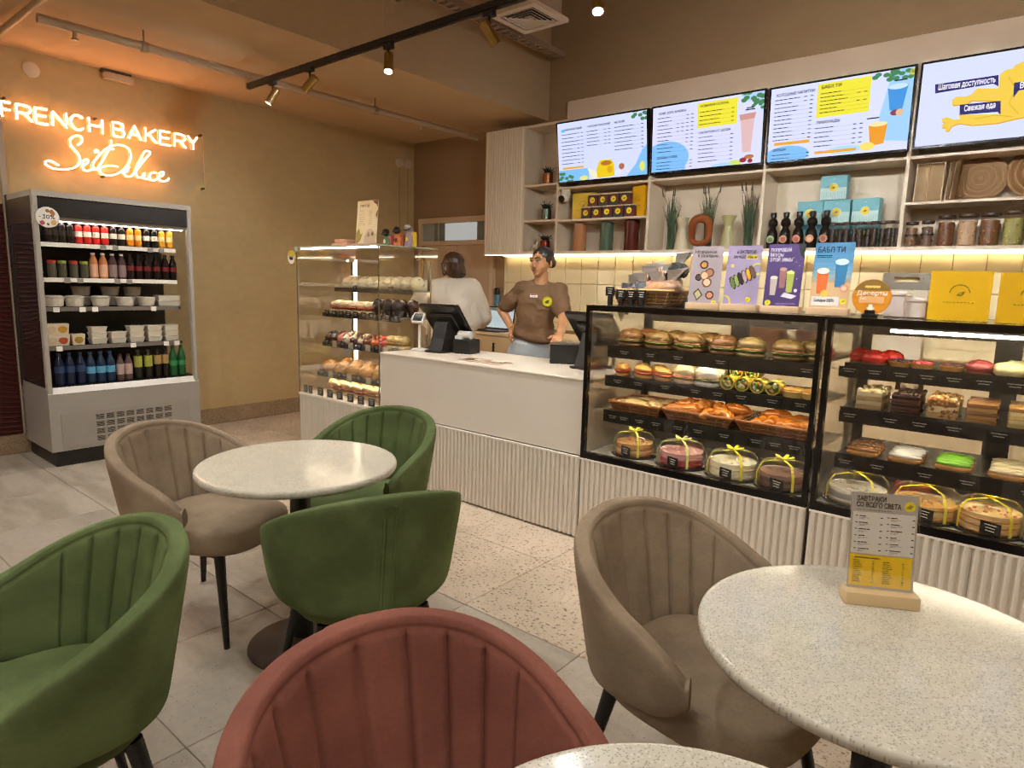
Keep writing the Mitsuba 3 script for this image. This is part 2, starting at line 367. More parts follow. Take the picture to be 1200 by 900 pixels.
part('door_1', 'handle', MB().cyl((-6.07, 5.565, 1.5), (-6.07, 5.565, 1.74), 0.011, '#c9a04a', 10).cyl((-6.07, 5.565, 1.53), (-6.07, 5.6, 1.53), 0.008, '#c9a04a', 8).cyl((-6.07, 5.565, 1.71), (-6.07, 5.6, 1.71), 0.008, '#c9a04a', 8), 'mat_metal', label='long brass pull handle')
struct('window_1', MB().box((-6.11, 5.612, 1.93), (-4.98, 5.63, 2.14), '#8f9a98').box((-5.9, 5.606, 1.93), (-5.72, 5.612, 2.14), '#5f6a6c').box((-5.84, 5.604, 1.93), (-5.82, 5.606, 2.14), '#9aa4a4').box((-5.2, 5.606, 1.93), (-5.1, 5.612, 2.14), '#5d686a'), 'mat_satin', 'long narrow window above the door')
part('window_1', 'lit_panel', MB().box((-5.72, 5.6055, 1.935), (-5.2, 5.6065, 2.135), '#ffffff'), 'mat_lamp', emit=glow(lin('#a9aeac') * .8, .2))
part('window_1', 'pane', MB().box((-6.108, 5.598, 1.932), (-4.982, 5.6, 2.138), '#ffffff'), 'mat_glass')

# ---------------------------------------------------------------- things on the left wall
def spline(pts, n=8, closed=False):
    from scipy.interpolate import splprep, splev
    p = np.asarray(pts, float); t, _ = splprep(p.T, s=0, k=3)
    return np.stack(splev(np.linspace(0, 1, n * len(p)), t), 1)
XS = -6.238
sign = thing('neon_sign', 'glowing white neon lettering sign on a clear panel above the drinks fridge', 'neon sign')
part(sign, 'backing_panel', MB().box((-6.262, 1.49, 2.235), (-6.256, 3.0, 2.745), '#ffffff'), 'mat_glass')
edge = MB().box((-6.263, 2.998, 2.235), (-6.255, 3.003, 2.745), '#d8b48a')  # tan strip stands for sign light caught in the clear edge
part(sign, 'panel_edge', edge, 'mat_satin')
for y, z in ((2.985, 2.725), (2.985, 2.25), (2.12, 2.7), (2.15, 2.245), (1.51, 2.725)): part(sign, 'standoff', MB().cyl((-6.3, y, z), (-6.246, y, z), 0.009, '#5a4634', 10), 'mat_metal')
Z0, CH = 2.5845, 0.112
GL = {'F': [[(1, 1), (0, 1), (0, 0)], [(0, .52), (.9, .52)]], 'R': [[(0, 0), (0, 1), (.6, 1), (.88, .93), (.97, .75), (.88, .57), (.6, .48), (0, .48)], [(.55, .48), (1, 0)]],
      'E': [[(1, 1), (0, 1), (0, 0), (1, 0)], [(0, .52), (.9, .52)]], 'N': [[(0, 0), (0, 1), (1, 0), (1, 1)]], 'C': [[(.5 + .52 * math.cos(a), .5 + .5 * math.sin(a)) for a in np.linspace(.75, 2 * PI - .75, 22)]],
      'H': [[(0, 0), (0, 1)], [(1, 0), (1, 1)], [(0, .5), (1, .5)]], 'B': [[(0, 0), (0, 1), (.55, 1), (.82, .93), (.88, .77), (.82, .6), (.55, .53), (0, .53)], [(.55, .53), (.86, .46), (.97, .27), (.86, .07), (.55, 0), (0, 0)]],
      'A': [[(0, 0), (.5, 1), (1, 0)], [(.18, .34), (.82, .34)]], 'K': [[(0, 0), (0, 1)], [(.95, 1), (0, .42)], [(.3, .6), (1, 0)]], 'Y': [[(0, 1), (.5, .48), (1, 1)], [(.5, .48), (.5, 0)]]}
LET = [('F', 1.4785, 1.5526), ('R', 1.5719, 1.6814), ('E', 1.6905, 1.7867), ('N', 1.8024, 1.9137), ('C', 1.9299, 2.0392), ('H', 2.0565, 2.1699), ('B', 2.2325, 2.3382), ('A', 2.3504, 2.4665), ('K', 2.4855, 2.5916), ('E', 2.6048, 2.7069), ('R', 2.7281, 2.8411), ('Y', 2.8479, 2.9487)]
SCRIPT = [[(1.8307, 2.2873), (1.7938, 2.3052), (1.7575, 2.31), (1.7382, 2.2928), (1.7603, 2.2677), (1.8227, 2.256), (1.8938, 2.2663), (1.952, 2.296), (1.9802, 2.3403), (1.9757, 2.3822), (1.9517, 2.4194), (1.9242, 2.4543), (1.9195, 2.4902), (1.9468, 2.5265), (1.986, 2.5388), (2.0068, 2.5241), (1.9998, 2.491), (1.9691, 2.4646)], [(1.9901, 2.3057), (2.0284, 2.3302), (2.0398, 2.3534), (2.0231, 2.3616), (2.0017, 2.3342), (1.9965, 2.2906), (2.0173, 2.2721), (2.0525, 2.2825), (2.0815, 2.3084)], [(2.2182, 2.5481), (2.2215, 2.5187), (2.1975, 2.4627), (2.1516, 2.3802), (2.1092, 2.3098), (2.0827, 2.2869), (2.0716, 2.3097), (2.0983, 2.376), (2.1585, 2.4508), (2.2283, 2.5034), (2.2892, 2.5193), (2.3441, 2.5064), (2.3668, 2.4599), (2.3505, 2.3872), (2.3067, 2.3247), (2.2432, 2.2766), (2.1771, 2.2564), (2.1294, 2.269), (2.1211, 2.2979), (2.1532, 2.3244), (2.2081, 2.3408), (2.26, 2.3374)], [(2.3027, 2.3017), (2.339, 2.328), (2.3444, 2.3526), (2.324, 2.3468), (2.3019, 2.31), (2.3093, 2.2774), (2.3408, 2.2677), (2.3804, 2.2986), (2.4396, 2.3781), (2.4994, 2.4556), (2.5228, 2.4993), (2.4994, 2.5069), (2.4625, 2.4668), (2.4238, 2.3899), (2.3992, 2.3182), (2.4106, 2.2772), (2.4449, 2.2762), (2.4692, 2.3139)], [(2.4692, 2.3139), (2.4589, 2.2781), (2.4805, 2.2666), (2.5097, 2.2878)], [(2.5685, 2.3278), (2.5404, 2.3325), (2.5103, 2.2995), (2.5171, 2.2686), (2.551, 2.2674), (2.5898, 2.2988), (2.6258, 2.3241), (2.6284, 2.3449), (2.6051, 2.3417), (2.5872, 2.3028), (2.5942, 2.2731), (2.6228, 2.2666), (2.6683, 2.3006)]]
def polytube(mb, pts, r, col):
    """straight neon strokes with rounded corners"""
    out = []
    for a, b in zip(pts[:-1], pts[1:]):
        a, b = np.array(a), np.array(b); out += [a + (b - a) * t for t in np.linspace(0, 1, 4)[:-1]]
    out.append(np.array(pts[-1])); return mb.tube(out, r, col, 8)
block, script = [MB(), MB()], MB()
for c, y0, y1 in LET:
    for st in GL[c]:
        polytube(block[y0 > 2.2], [(XS, y0 + .008 + (y1 - y0 - .016) * a, Z0 + CH * b) for a, b in st], 0.0080, '#ffffff')
for st in SCRIPT:
    script.tube([(XS, y, z) for y, z in spline(st, 6)], 0.0064, '#ffffff', 8)
NEON_L = 20.0
for w_, b_ in zip(('FRENCH', 'BAKERY'), block): part(sign, 'block_letters', b_, 'mat_lamp', emit=glow(NEON * NEON_L + [0, 1.0, 2.2], 2), label=f'capitals reading {w_}')
bk_ = MB()
for c, y0, y1 in LET:
    for st in GL[c]:
        polytube(bk_, [(XS - .0125, y0 + .008 + (y1 - y0 - .016) * a, Z0 + CH * b) for a, b in st], 0.0078, '#8a6a48')
for st in SCRIPT: bk_.tube([(XS - .0135, y, z) for y, z in spline(st, 6)], 0.0060, '#8a6a48', 6)
part(sign, 'tube_backing', bk_, 'mat_satin', kind='stuff')  # unseen opaque backing, keeps the tube light off the wall behind
part(sign, 'script_letters', script, 'mat_lamp', emit=glow(NEON * NEON_L + [0, 1.0, 2.2], 3), label='handwritten name in one neon line')
solo('wall_disc', MB().lathe([(0, 0), (.06, 0), (.058, .012), (.05, .018), (0, .02)], '#d8c3a4', 24, to4(roty(PI/2), (-6.3, 1.708, 2.985))), 'mat_satin', 'round white cover plate on the wall above the neon sign', 'cover plate')
em = thing('emergency_light', 'small white emergency light box high on the wall near the ceiling', 'emergency light')
part(em, 'body', MB().rbox((-6.3, 2.2, 3.03), (-6.235, 2.43, 3.09), .012, '#cbb391'), 'mat_satin')
part(em, 'bracket', MB().box((-6.3, 2.19, 3.085), (-6.245, 2.41, 3.108), '#463524'), 'mat_satin')
for y in (5.395, 5.53): 
    k = thing('round_vent', ('left' if y < 5.45 else 'right') + ' one of the two round white wall vents near the back corner', 'vent', 'round vents by the corner')
    part(k, 'cover', MB().lathe([(0, 0), (.062, 0), (.062, .012), (.05, .022), (0, .024)], '#cdb898', 24, to4(roty(PI/2), (-6.3, y, 2.86))), 'mat_satin')
    part(k, 'cable', MB().tube([(-6.292, y - .01, 2.8), (-6.292, y - .012, 2.4), (-6.292, y, 1.9)], .006, '#a8906f', 6), 'mat_satin')

# ---------------------------------------------------------------- ceiling: pipes, tray, vent, track
pp = thing('sprinkler_pipe', 'long beige pipe hung under the lowered ceiling with small sprinkler heads', 'pipe')
part(pp, 'pipe', MB().cyl((-5.07, 1.43, 3.0), (-5.07, 5.44, 3.0), .030, '#a78c70', 14), 'mat_satin')
for y in (1.63, 4.62): part(pp, 'sprinkler_head', MB().cyl((-5.07, y, 2.985), (-5.07, y, 2.935), .014, '#a78c70', 10).cyl((-5.07, y, 2.935), (-5.07, y, 2.925), .022, '#8d7458', 12), 'mat_satin')
for y in (2.05, 4.05): part(pp, 'clamp', MB().lathe([(.031, -.02), (.037, -.02), (.037, .02), (.031, .02)], '#8d7458', 14, to4(rotx(PI/2), (-5.07, y, 3.0))).cyl((-5.07, y, 3.03), (-5.07, y, 3.11), .006, '#8d7458', 8), 'mat_satin')
solo('cross_pipe', MB().cyl((-6.29, 1.40, 3.05), (-4.27, 1.40, 3.05), .022, '#b59a7c', 12), 'mat_satin', 'thin beige pipe crossing above the end of the long pipe', 'pipe')
ct = thing('cable_tray', 'perforated metal cable tray running towards the back wall', 'cable tray')
tr = MB(); ya, yb, zt_ = 0.5, 5.45, 3.62
tr.box((-4.05, ya, zt_), (-4.045, yb, zt_ + .05), '#8e7762'); tr.box((-3.945, ya, zt_), (-3.94, yb, zt_ + .05), '#8e7762')
y = ya
while y < yb - .03:
    tr.box((-4.045, y, zt_), (-3.945, y + .035, zt_ + .004), '#8e7762'); y += .085
for x in (-4.045, -4.012, -3.981, -3.95): tr.box((x, ya, zt_), (x + .008, yb, zt_ + .004), '#8e7762')
part(ct, 'tray', tr, 'mat_satin')
for y in (2.0, 3.6): part(ct, 'bracket', MB().box((-4.25, y, zt_ - .015), (-3.94, y + .03, zt_), '#7d6653'), 'mat_satin')
vt = thing('air_vent', 'square white ceiling air vent with stepped louvres', 'air vent')
vc_ = np.array([-3.453, 4.279, 3.5]); part(vt, 'duct', MB().box(vc_ + [-.18, -.18, .03], vc_ + [.18, .18, .895], '#a58a74'), 'mat_matte')
def ring(a, b, z0, z1, col): 
    m = MB(); 
    m.poly(Polygon([(-a, -a), (a, -a), (a, a), (-a, a)], [[(-b, -b), (b, -b), (b, b), (-b, b)]]), z0, z1, col, to4(None, vc_)); return m
part(vt, 'frame', ring(.222, .165, 0, .03, '#c8b39d'), 'mat_satin')
part(vt, 'inside', MB().box(vc_ + [-.165, -.165, .028], vc_ + [.165, .165, .03], '#15100c'), 'mat_matte')  # black sheet stands for the shade up inside the vent
for k, a in enumerate((.15, .118, .086, .055)):
    m = MB(); b = a - .015
    for q in range(4):
        R = rotz(q * PI / 2)
        v = np.array([[-a, -a, .0], [a, -a, .0], [b, -b, .006], [-b, -b, .006], [-a, -a, .003], [a, -a, .003], [b, -b, .009], [-b, -b, .009]]) @ R.T + vc_
        m.raw(v, [[0, 2, 1], [0, 3, 2], [4, 5, 6], [4, 6, 7], [0, 1, 5], [0, 5, 4], [2, 3, 7], [2, 7, 6]], '#c8b39d')
    part(vt, 'louvre', m, 'mat_satin', smooth=False)
part(vt, 'centre_plate', MB().box(vc_ + [-.028, -.028, .0], vc_ + [.028, .028, .012], '#c8b39d'), 'mat_satin')
tk = thing('lighting_track', 'black lighting track hung on thin wires', 'lighting track')
part(tk, 'rail', MB().box((-5.05, 2.783, 2.90), (0.6, 2.817, 2.935), '#17120f').box((-5.05, 2.79, 2.893), (0.6, 2.798, 2.9), '#17120f').box((-5.05, 2.802, 2.893), (0.6, 2.81, 2.9), '#17120f'), 'mat_satin')
for x in (-3.42, -1.9, -.3): part(tk, 'wire', MB().cyl((x, 2.8, 2.935), (x, 2.8, 4.4), .0025, '#b9a48c', 5), 'mat_satin')
part(tk, 'end_cap', MB().box((-5.07, 2.782, 2.892), (-5.05, 2.818, 2.936), '#a98b62'), 'mat_satin')
def spot_lamp(p, d, label, group, power=1.0, col='#a98a4e', mount=0.0):
    """brass cylinder lamp on an adapter below the rail; p is the centre of the cylinder, d the way it shines"""
    k = thing('track_spotlight', label, 'spotlight', group)
    p, d = np.array(p, float), np.array(d, float) / np.linalg.norm(d)
    a, b = p - d * .065, p + d * .065
    R, _ = frame(a, b); Mx = to4(R, a)
    part(k, 'housing', MB().lathe([(0, 0), (.024, 0), (.029, .005), (.029, .13), (.026, .13), (.025, .118), (0, .118)], col, 20, Mx), 'mat_metal')
    part(k, 'adapter', MB().box((p[0] - .035, p[1] - .016, p[2] + .078), (p[0] + .035, p[1] + .016, p[2] + .108 + mount), '#17120f').tube([(p[0], p[1], p[2] + .08), (p[0], p[1], p[2] + .05), tuple(a + d * .03)], .007, '#17120f', 8), 'mat_satin')
    e = MB().lathe([(.0255, .1205), (0, .1205)], '#ffffff', 20, Mx)
    part(k, 'lens', e, 'mat_lamp', emit=glow(WARM * LAMP * power, 2.0))
ORDS = ['first', 'second', 'third', 'fourth', 'fifth']
SPOTS = [((-4.705, 2.8, 2.79), (-.35, -.5, -1)), ((-4.22, 2.8, 2.80), (-.9, -.35, -.9)), ((-3.37, 2.8, 2.785), (.3, -.3, -1)), ((-2.535, 2.8, 2.785), (.25, .75, -1), 2.2), ((-1.846, 2.8, 2.785), (.3, -.35, -1)), ((-1.1, 2.8, 2.785), (.0, 1.1, -.8), 4.0), ((-.2, 2.8, 2.785), (-.3, 1.1, -.8), 4.0)]  # the last two are out of view, placed to light the back shelving
names_ = ['first brass spotlight from the left end of the black track', 'second brass spotlight from the left end of the track, turned sideways', 'third brass spotlight from the left, below the hanging wire', 'fourth brass spotlight from the left, beside the square air vent', 'brass spotlight at the top edge of the picture right of the air vent', 'unseen brass spotlight above the left showcase, aimed at the back shelving', 'unseen brass spotlight above the right showcase, aimed at the back shelving']
for q_, nm in zip(SPOTS, names_): spot_lamp(q_[0], q_[1], nm, 'brass track spotlights', q_[2] if len(q_) > 2 else 1.0)
for i, (x, y, L_) in enumerate(((-2.2, -.5, 2.4), (1.3, 1.2, 2.4), (-.4, -2.2, 1.8))):  # out of view, placed to light the seats and ceiling softly
    lk = thing('linear_lamp', f'{ORDS[i]} unseen slim linear lamp lighting the seats and the ceiling', 'lamp')
    part(lk, 'housing', MB().box((x - L_ / 2, y - .03, 3.30), (x + L_ / 2, y + .03, 3.36), '#1a1614'), 'mat_satin')
    for s_ in (-1, 1): part(lk, 'wire', MB().cyl((x + s_ * L_ * .4, y, 3.37), (x + s_ * L_ * .4, y, 4.4 if x > -4.2 else 3.9), .003, '#b9a48c', 5), 'mat_satin')
    part(lk, 'lower_diffuser', MB().box((x - L_ / 2, y - .026, 3.292), (x + L_ / 2, y + .026, 3.299), '#ffffff'), 'mat_lamp', emit=glow(WARM * 26, 4))
    part(lk, 'upper_diffuser', MB().box((x - L_ / 2, y - .026, 3.361), (x + L_ / 2, y + .026, 3.368), '#ffffff'), 'mat_lamp', emit=glow(WARM * 40, 4))
# two more tracks of the same lamps, out of view, placed to light the seats
for yy, xs in ((0.6, (-5.2, -3.7, -2.2, -.7, .8)), (-1.4, (-3.5, -1.2, 1.1))):
    t2 = thing('lighting_track', 'unseen black lighting track over the round tables' if yy > 0 else 'unseen black lighting track over the back of the seating area', 'lighting track')
    zr = 3.0
    part(t2, 'rail', MB().box((-4.2, yy - .017, zr), (1.6, yy + .017, zr + .035), '#17120f') if yy < 0 else MB().box((-5.6, yy - .017, zr), (1.6, yy + .017, zr + .035), '#17120f'), 'mat_satin')
    for x in (-3.0, 0.9): part(t2, 'wire', MB().cyl((x, yy, zr + .035), (x, yy, 4.4), .0025, '#b9a48c', 5), 'mat_satin')
    for x in xs: spot_lamp((x, yy, zr - .108), (rng.uniform(-.2, .2), rng.uniform(.1, .4), -1), f'{ORDS[xs.index(x)]} unseen brass spotlight on the track ' + ('over the round tables' if yy > 0 else 'over the back of the seating area'), 'unseen spotlights over the seats', 1.1)
# ---------------------------------------------------------------- builders of goods
ORD = ['first', 'second', 'third', 'fourth', 'fifth', 'sixth', 'seventh', 'eighth', 'ninth', 'tenth', 'eleventh', 'twelfth', 'thirteenth', 'fourteenth']
def lump(size, c1, c2, seed=0, amp=0.08, freq=3.0, flat=0.35, res=(13, 20), spots=None, ex=1.0):
    """a baked lump: an uneven, flat-bottomed ellipsoid whose crust runs from colour c1 to c2; spots = (colour, share, frequency)"""
    n, m = res; th = np.linspace(-PI/2, PI/2, n); ang = np.arange(m) * 2 * PI / m
    d = np.stack([np.cos(th)[:, None] * np.cos(ang), np.cos(th)[:, None] * np.sin(ang), np.broadcast_to(np.sin(th)[:, None], (n, m))], -1).reshape(-1, 3)
    d = np.sign(d) * np.abs(d) ** ex
    r = 1 + amp * 2 * (meshkit.fbm(d * freq + seed * 7.3, 3, seed) - 0.5)
    v = d * r[:, None] * np.asarray(size) / 2
    lo = -np.asarray(size)[2] / 2 * (1 - flat); v[:, 2] = np.maximum(v[:, 2], lo) - lo
    k = np.clip(1.6 * (meshkit.fbm(d * freq * 1.7 + 31 + seed, 3, seed + 5) - 0.5) + 0.5, 0, 1)[:, None]
    c = lin(c1) * (1 - k) + lin(c2) * k
    if spots is not None:
        q = meshkit.noise(d * spots[2] + seed * 3.1, seed + 9)[:, None] > 1 - spots[1]
        c = np.where(q, lin(spots[0]), c)
    return v, _grid_faces(n, m, closed_m=True)[:, ::-1], c
def add_lump(mb, M, *a, **k):
    v, f, c = lump(*a, **k); return mb.raw(v, f, c, M)
def loaf_M(x, y, z, rz=0.0, tilt=0.0): return to4(rotz(rz) @ rotx(tilt), (x, y, z))
_cache = {}
def cached(key, fn, mat):
    if key not in _cache: _cache[key] = ply_of(fn(), mat)
    return _cache[key]
def can_parts(col, band):
    r, h = .0265, .145
    a = MB().lathe([(.02, 0), (.0265, .006), (r, .02), (r, .05), (r, .052), (r, .09), (r, .092), (r, .126), (.022, .137)], col, 16, cols=[col, col, col, band, band, col, col, col], split=80)
    t = MB().lathe([(.022, .137), (.0235, .140), (.0225, .144), (.0215, .141), (0, .141)], '#b9b4ac', 16)
    return a, t
def bottle_prof(r, h, neck=.013): return [(r * .85, 0), (r, .008), (r, h * .58), (r * .93, h * .68), (neck * 1.15, h * .86), (neck, h * .9), (neck, h * .93)]
def stack_box(w, d, h, col, lidcol):
    m = MB(); 
    v = BOXV.copy(); v[:, :2] *= np.where(v[:, 2:] > 0, 1.0, 0.86)
    m.raw(v * [w, d, h * .86] + [0, 0, h * .43], BOXF, col)
    l = MB().rbox((-w / 2 - .004, -d / 2 - .004, h * .86), (w / 2 + .004, d / 2 + .004, h), .006, lidcol, seg=1)
    return m, l
def tag_card(w, h, M, lines=3, col='#15120f', ink='#cfc6b8'):
    m = MB().cbox((0, 0, h / 2), (w, .003, h), col, M=M)
    for i in range(lines):
        z = h * (.78 - .24 * i); ww = w * (.62 if i == 0 else .45)
        m.cbox((0, -.0018, z), (ww, .0006, h * .075), ink, M=M)
    return m

# ---------------------------------------------------------------- open drinks fridge on the left wall
FX, FY0, FY1, FH = -5.6, 1.46, 2.56, 2.015
fg = thing('display_fridge', 'open grey drinks fridge with white price rails below the neon sign', 'fridge')
GR, GD = '#9a9289', '#4a3a33'
part(fg, 'base_cabinet', MB().box((-6.27, FY0, .12), (FX, FY1, .555), GR).box((-6.27, FY0, .12), (-6.2, FY1, FH), '#2b2522'), 'mat_satin')
v = np.array([[FX, FY0, .555], [FX, FY1, .555], [FX - .03, FY1, .60], [FX - .03, FY0, .60], [-6.2, FY0, .555], [-6.2, FY1, .555], [-6.2, FY1, .60], [-6.2, FY0, .60]])
part(fg, 'front_lip', MB().raw(v[[0, 1, 2, 3, 3, 2, 6, 7, 0, 3, 7, 4, 1, 5, 6, 2]], np.concatenate([[[4*i, 4*i+1, 4*i+2], [4*i, 4*i+2, 4*i+3]] for i in range(4)]), np.repeat(np.array([lin('#d9d2c8'), lin('#161310'), lin(GR), lin(GR)]), 4, axis=0)), 'mat_satin')
part(fg, 'front_panel', MB().box((FX - .004, FY0 + .07, .135), (FX + .005, FY1 - .09, .40), '#958d83'), 'mat_satin')
gm = MB()
for i in range(8):
    for j in range(4):
        y0 = FY0 + .30 + i * .072
        for q in range(4): gm.box((FX + .004, y0, .165 + j * .056 + q * .0105), (FX + .0065, y0 + .055, .165 + j * .056 + q * .0105 + .006), '#2a2420')
part(fg, 'vent_slots', gm, 'mat_satin', kind='stuff')
part(fg, 'plinth', MB().box((-6.25, FY0 + .03, 0), (FX - .03, FY1 - .03, .12), '#17120f'), 'mat_satin')
for y in (FY0, FY1 - .035): part(fg, 'corner_post', MB().rbox((FX - .05, y, .555), (FX, y + .035, FH), .006, '#a39b90', seg=1), 'mat_satin')
part(fg, 'canopy', MB().box((-6.2, FY0, 1.975), (FX, FY1, FH), '#a79e92').box((-6.2, FY0 + .035, 1.84), (FX - .012, FY1 - .035, 1.975), '#1d1613').box((-6.2, FY0, 1.79), (FX - .05, FY0 + .02, 1.975), GD).box((-6.2, FY0 + .02, 1.815), (FX - .03, FY1 - .02, 1.84), '#8f867b'), 'mat_satin', label='canopy with a dark front band')
part(fg, 'back_wall', MB().box((-6.2, FY0 + .01, .6), (-6.19, FY1 - .01, 1.84), '#191412'), 'mat_satin')
for y in (FY0 + .006, FY1 - .012): part(fg, 'side_glass', MB().box((-6.19, y, .6), (FX - .05, y + .006, 1.84), '#ffffff'), 'mat_glass')
part(fg, 'light', MB().box((-5.69, FY0 + .05, 1.808), (-5.665, FY1 - .05, 1.8145), '#ffffff'), 'mat_lamp', emit=glow(np.array([1, .9, .74]) * 14, 2))  # unseen strip under the canopy, placed to light the top row
for z in (1.655, 1.40, 1.185, .895):
    sh = part(fg, 'shelf', MB().box((-6.19, FY0 + .02, z - .02), (-5.70, FY1 - .10 if z > 1.2 else FY1 - .08, z), '#1d1815'), 'mat_satin')
    part(sh, 'price_rail', MB().box((-5.70, FY0 + .02, z - .026), (-5.69, FY1 - .10, z + .006), '#e9e2d6' if z > 1.3 else '#6f675e'), 'mat_satin')  # upper rails painted paler for the lamp light on them
    for y in rng.choice(np.arange(1.56, 2.42, .085), 4, replace=False): part(sh, 'price_tag', MB().box((-5.69, y, z - .032), (-5.685, y + .04, z + .004), '#f1ece2' if z < 1.3 else '#8a8279'), 'mat_satin')
def poly(xs, ys, deg=2):
    c = np.polyfit(xs, ys, min(deg, len(xs) - 1)); return lambda x: float(np.polyval(c, x))
f1 = poly([303, 665, 940], [1.774, 2.129, 2.428]); f2 = poly([115, 410, 665, 965], [1.584, 1.861, 2.117, 2.446]); f3 = poly([480, 650, 970], [1.909, 2.081, 2.434])
f4 = poly([195, 450, 595, 970], [1.624, 1.865, 2.009, 2.421]); f5 = poly([170, 390, 1030], [1.586, 1.793, 2.485])
def fridge_row(xs, f, z, kind, name, cat, group, lab, parts, xd=-5.735, jit=.004):
    """parts: list of (part name or None, ply dict)"""
    for i, px in enumerate(xs):
        L = lab(i) if callable(lab) else lab
        k = thing(name, L, cat, group)
        M = to4(rotz(rng.uniform(-.4, .4)), (xd + rng.uniform(-jit, jit), f(px), z))
        for pn, d in parts: part(k, pn, d, M=M)
def sided(n): return lambda i: ORD[i] if n > 1 else 'only'
def can_row(xs, key, col, band, word):
    a, t = cached('can' + key, lambda: can_parts(col, band)[0], 'mat_gloss'), cached('cant', lambda: can_parts('#888888', '#888888')[1], 'mat_metal')
    fridge_row(xs, f1, 1.662, None, 'drink_can', 'can', word + 's on the top fridge shelf', lambda i: f'{ORD[i]} {word} from the left on the top fridge shelf', [('body', a), ('lid', t)])
can_row([82, 132, 182, 240], 'k', '#15110f', '#2b2622', 'black can')
can_row([303, 365, 427, 489], 'r', '#c02a25', '#e8dccd', 'red can')
can_row([548, 606], 'w', '#1d1714', '#dcd2c2', 'black and cream can')
can_row([665, 724], 'o', '#d9831c', '#f0c98a', 'orange can')
can_row([782, 835], 'w2', '#12100f', '#e6ddcf', 'black can with a white label')
can_row([887, 942], 'a', '#d99a2b', '#e9cf94', 'amber can')
def jar_parts(body, lid): return MB().lathe([(.024, 0), (.029, .01), (.029, .095), (.025, .105)], body, 14), MB().lathe([(.027, .105), (.0285, .107), (.0285, .125), (.026, .128), (0, .128)], lid, 14)
for xs, lid, w in (([117, 270], '#b03a30', 'red'), ([190, 342], '#8f9a44', 'green')):
    a, b = (ply_of(x, 'mat_gloss') for x in jar_parts('#4d4a3c', lid))
    fridge_row(xs, f2, 1.405, None, 'fruit_jar', 'jar', w + ' lidded jars in the fridge', lambda i, w=w: f'{ORD[i]} dark jar with a {w} lid from the left on the second fridge shelf', [('body', a), ('lid', b)])
def bottle_row(xs, f, z, r, h, body, label, cap, word, shelf, lab_at=(.2, .5), mat='mat_gloss', name='drink_bottle', xd=-5.735):
    B = ply_of(MB().lathe(bottle_prof(r, h), body, 14), mat)
    Lb = ply_of(MB().lathe([(r * 1.01, h * lab_at[0]), (r * 1.02, h * lab_at[0] + .001), (r * 1.02, h * lab_at[1]), (r * 1.01, h * lab_at[1] + .001)], label, 14), 'mat_satin')
    Cp = ply_of(MB().lathe([(.0145, h * .92), (.015, h * .925), (.015, h * .995), (.013, h), (0, h)], cap, 12), 'mat_satin')
    fridge_row(xs, f, z, None, name, 'bottle', f'{word}s in the fridge', lambda i: f'{ORD[i]} {word} from the left on the {shelf} fridge shelf', [('body', B), ('label', Lb), ('cap', Cp)], xd=xd)
bottle_row([410, 478], f2, 1.405, .030, .195, '#c07a4a', '#d7a988', '#d9cfc2', 'peach drink bottle', 'second', (.08, .55))
bottle_row([543, 608], f2, 1.405, .030, .195, '#4c3438', '#8a7470', '#d9cfc2', 'purple drink bottle', 'second', (.08, .55))
bottle_row([665, 725, 785, 850, 912, 968], f2, 1.405, .029, .20, '#170d0c', '#6a1a17', '#171110', 'dark bottle with a red label', 'second', (.34, .52))
tub = MB().lathe([(.045, 0), (.062, .004), (.072, .062), (.074, .064)], '#d5cab6', 20, sy=.9); tubl = MB().lathe([(.074, .064), (.0755, .066), (.0745, .075), (.055, .085), (0, .086)], '#b9b2a4', 20, sy=.9)
tub2 = MB().lathe([(.074, .064), (.0755, .066), (.0745, .072), (.07, .074), (0, .074)], '#dcd3c2', 20, sy=.9)
TB, TL, TL2 = ply_of(tub, 'mat_satin'), ply_of(tubl, 'mat_gloss'), ply_of(tub2, 'mat_satin')
fridge_row([137, 287, 477], f3, 1.19, None, 'salad_bowl', 'bowl', 'salad bowls on the middle fridge shelf', lambda i: f'{ORD[i]} white bowl with a clear lid from the left on the middle fridge shelf', [('bowl', TB), ('lid', TL)], xd=-5.78)
fridge_row([650, 800], f3, 1.19, None, 'soup_bowl', 'bowl', 'soup bowls on the middle fridge shelf', lambda i: f'white bowl with a flat lid, {("fourth", "fifth")[i]} in the front row of the middle fridge shelf', [('bowl', TB), ('lid', TL2)], xd=-5.78)
fridge_row([397, 607, 765], f3, 1.268, None, 'soup_bowl', 'bowl', 'raised bowls on the middle fridge shelf', lambda i: f'{ORD[i]} white bowl from the left in the raised back row of the middle fridge shelf', [('bowl', TB), ('lid', TL2)], xd=-5.95)
fridge_row([397, 607, 765], f3, 1.19, None, 'soup_bowl', 'bowl', 'lower back bowls on the middle fridge shelf', lambda i: f'white bowl carrying the {ORD[i]} raised bowl of the middle fridge shelf', [('bowl', TB), ('lid', TL2)], xd=-5.95)
SBX = [ply_of(q, 'mat_satin') for q in stack_box(.11, .10, .043, '#d8cdb8', '#cfc4b0')]
for i, px in enumerate([925, 985]):
    for j in range(2):
        k = thing('food_box', f'{("lower", "upper")[j]} white box of the {("left", "right")[i]} stack at the right end of the middle fridge shelf', 'box', 'boxes at the right of the middle shelf')
        for pn, d in zip(('box', 'lid'), SBX): part(k, pn, d, M=at(-5.80, f3(px), 1.19 + .0445 * j, PI / 2))
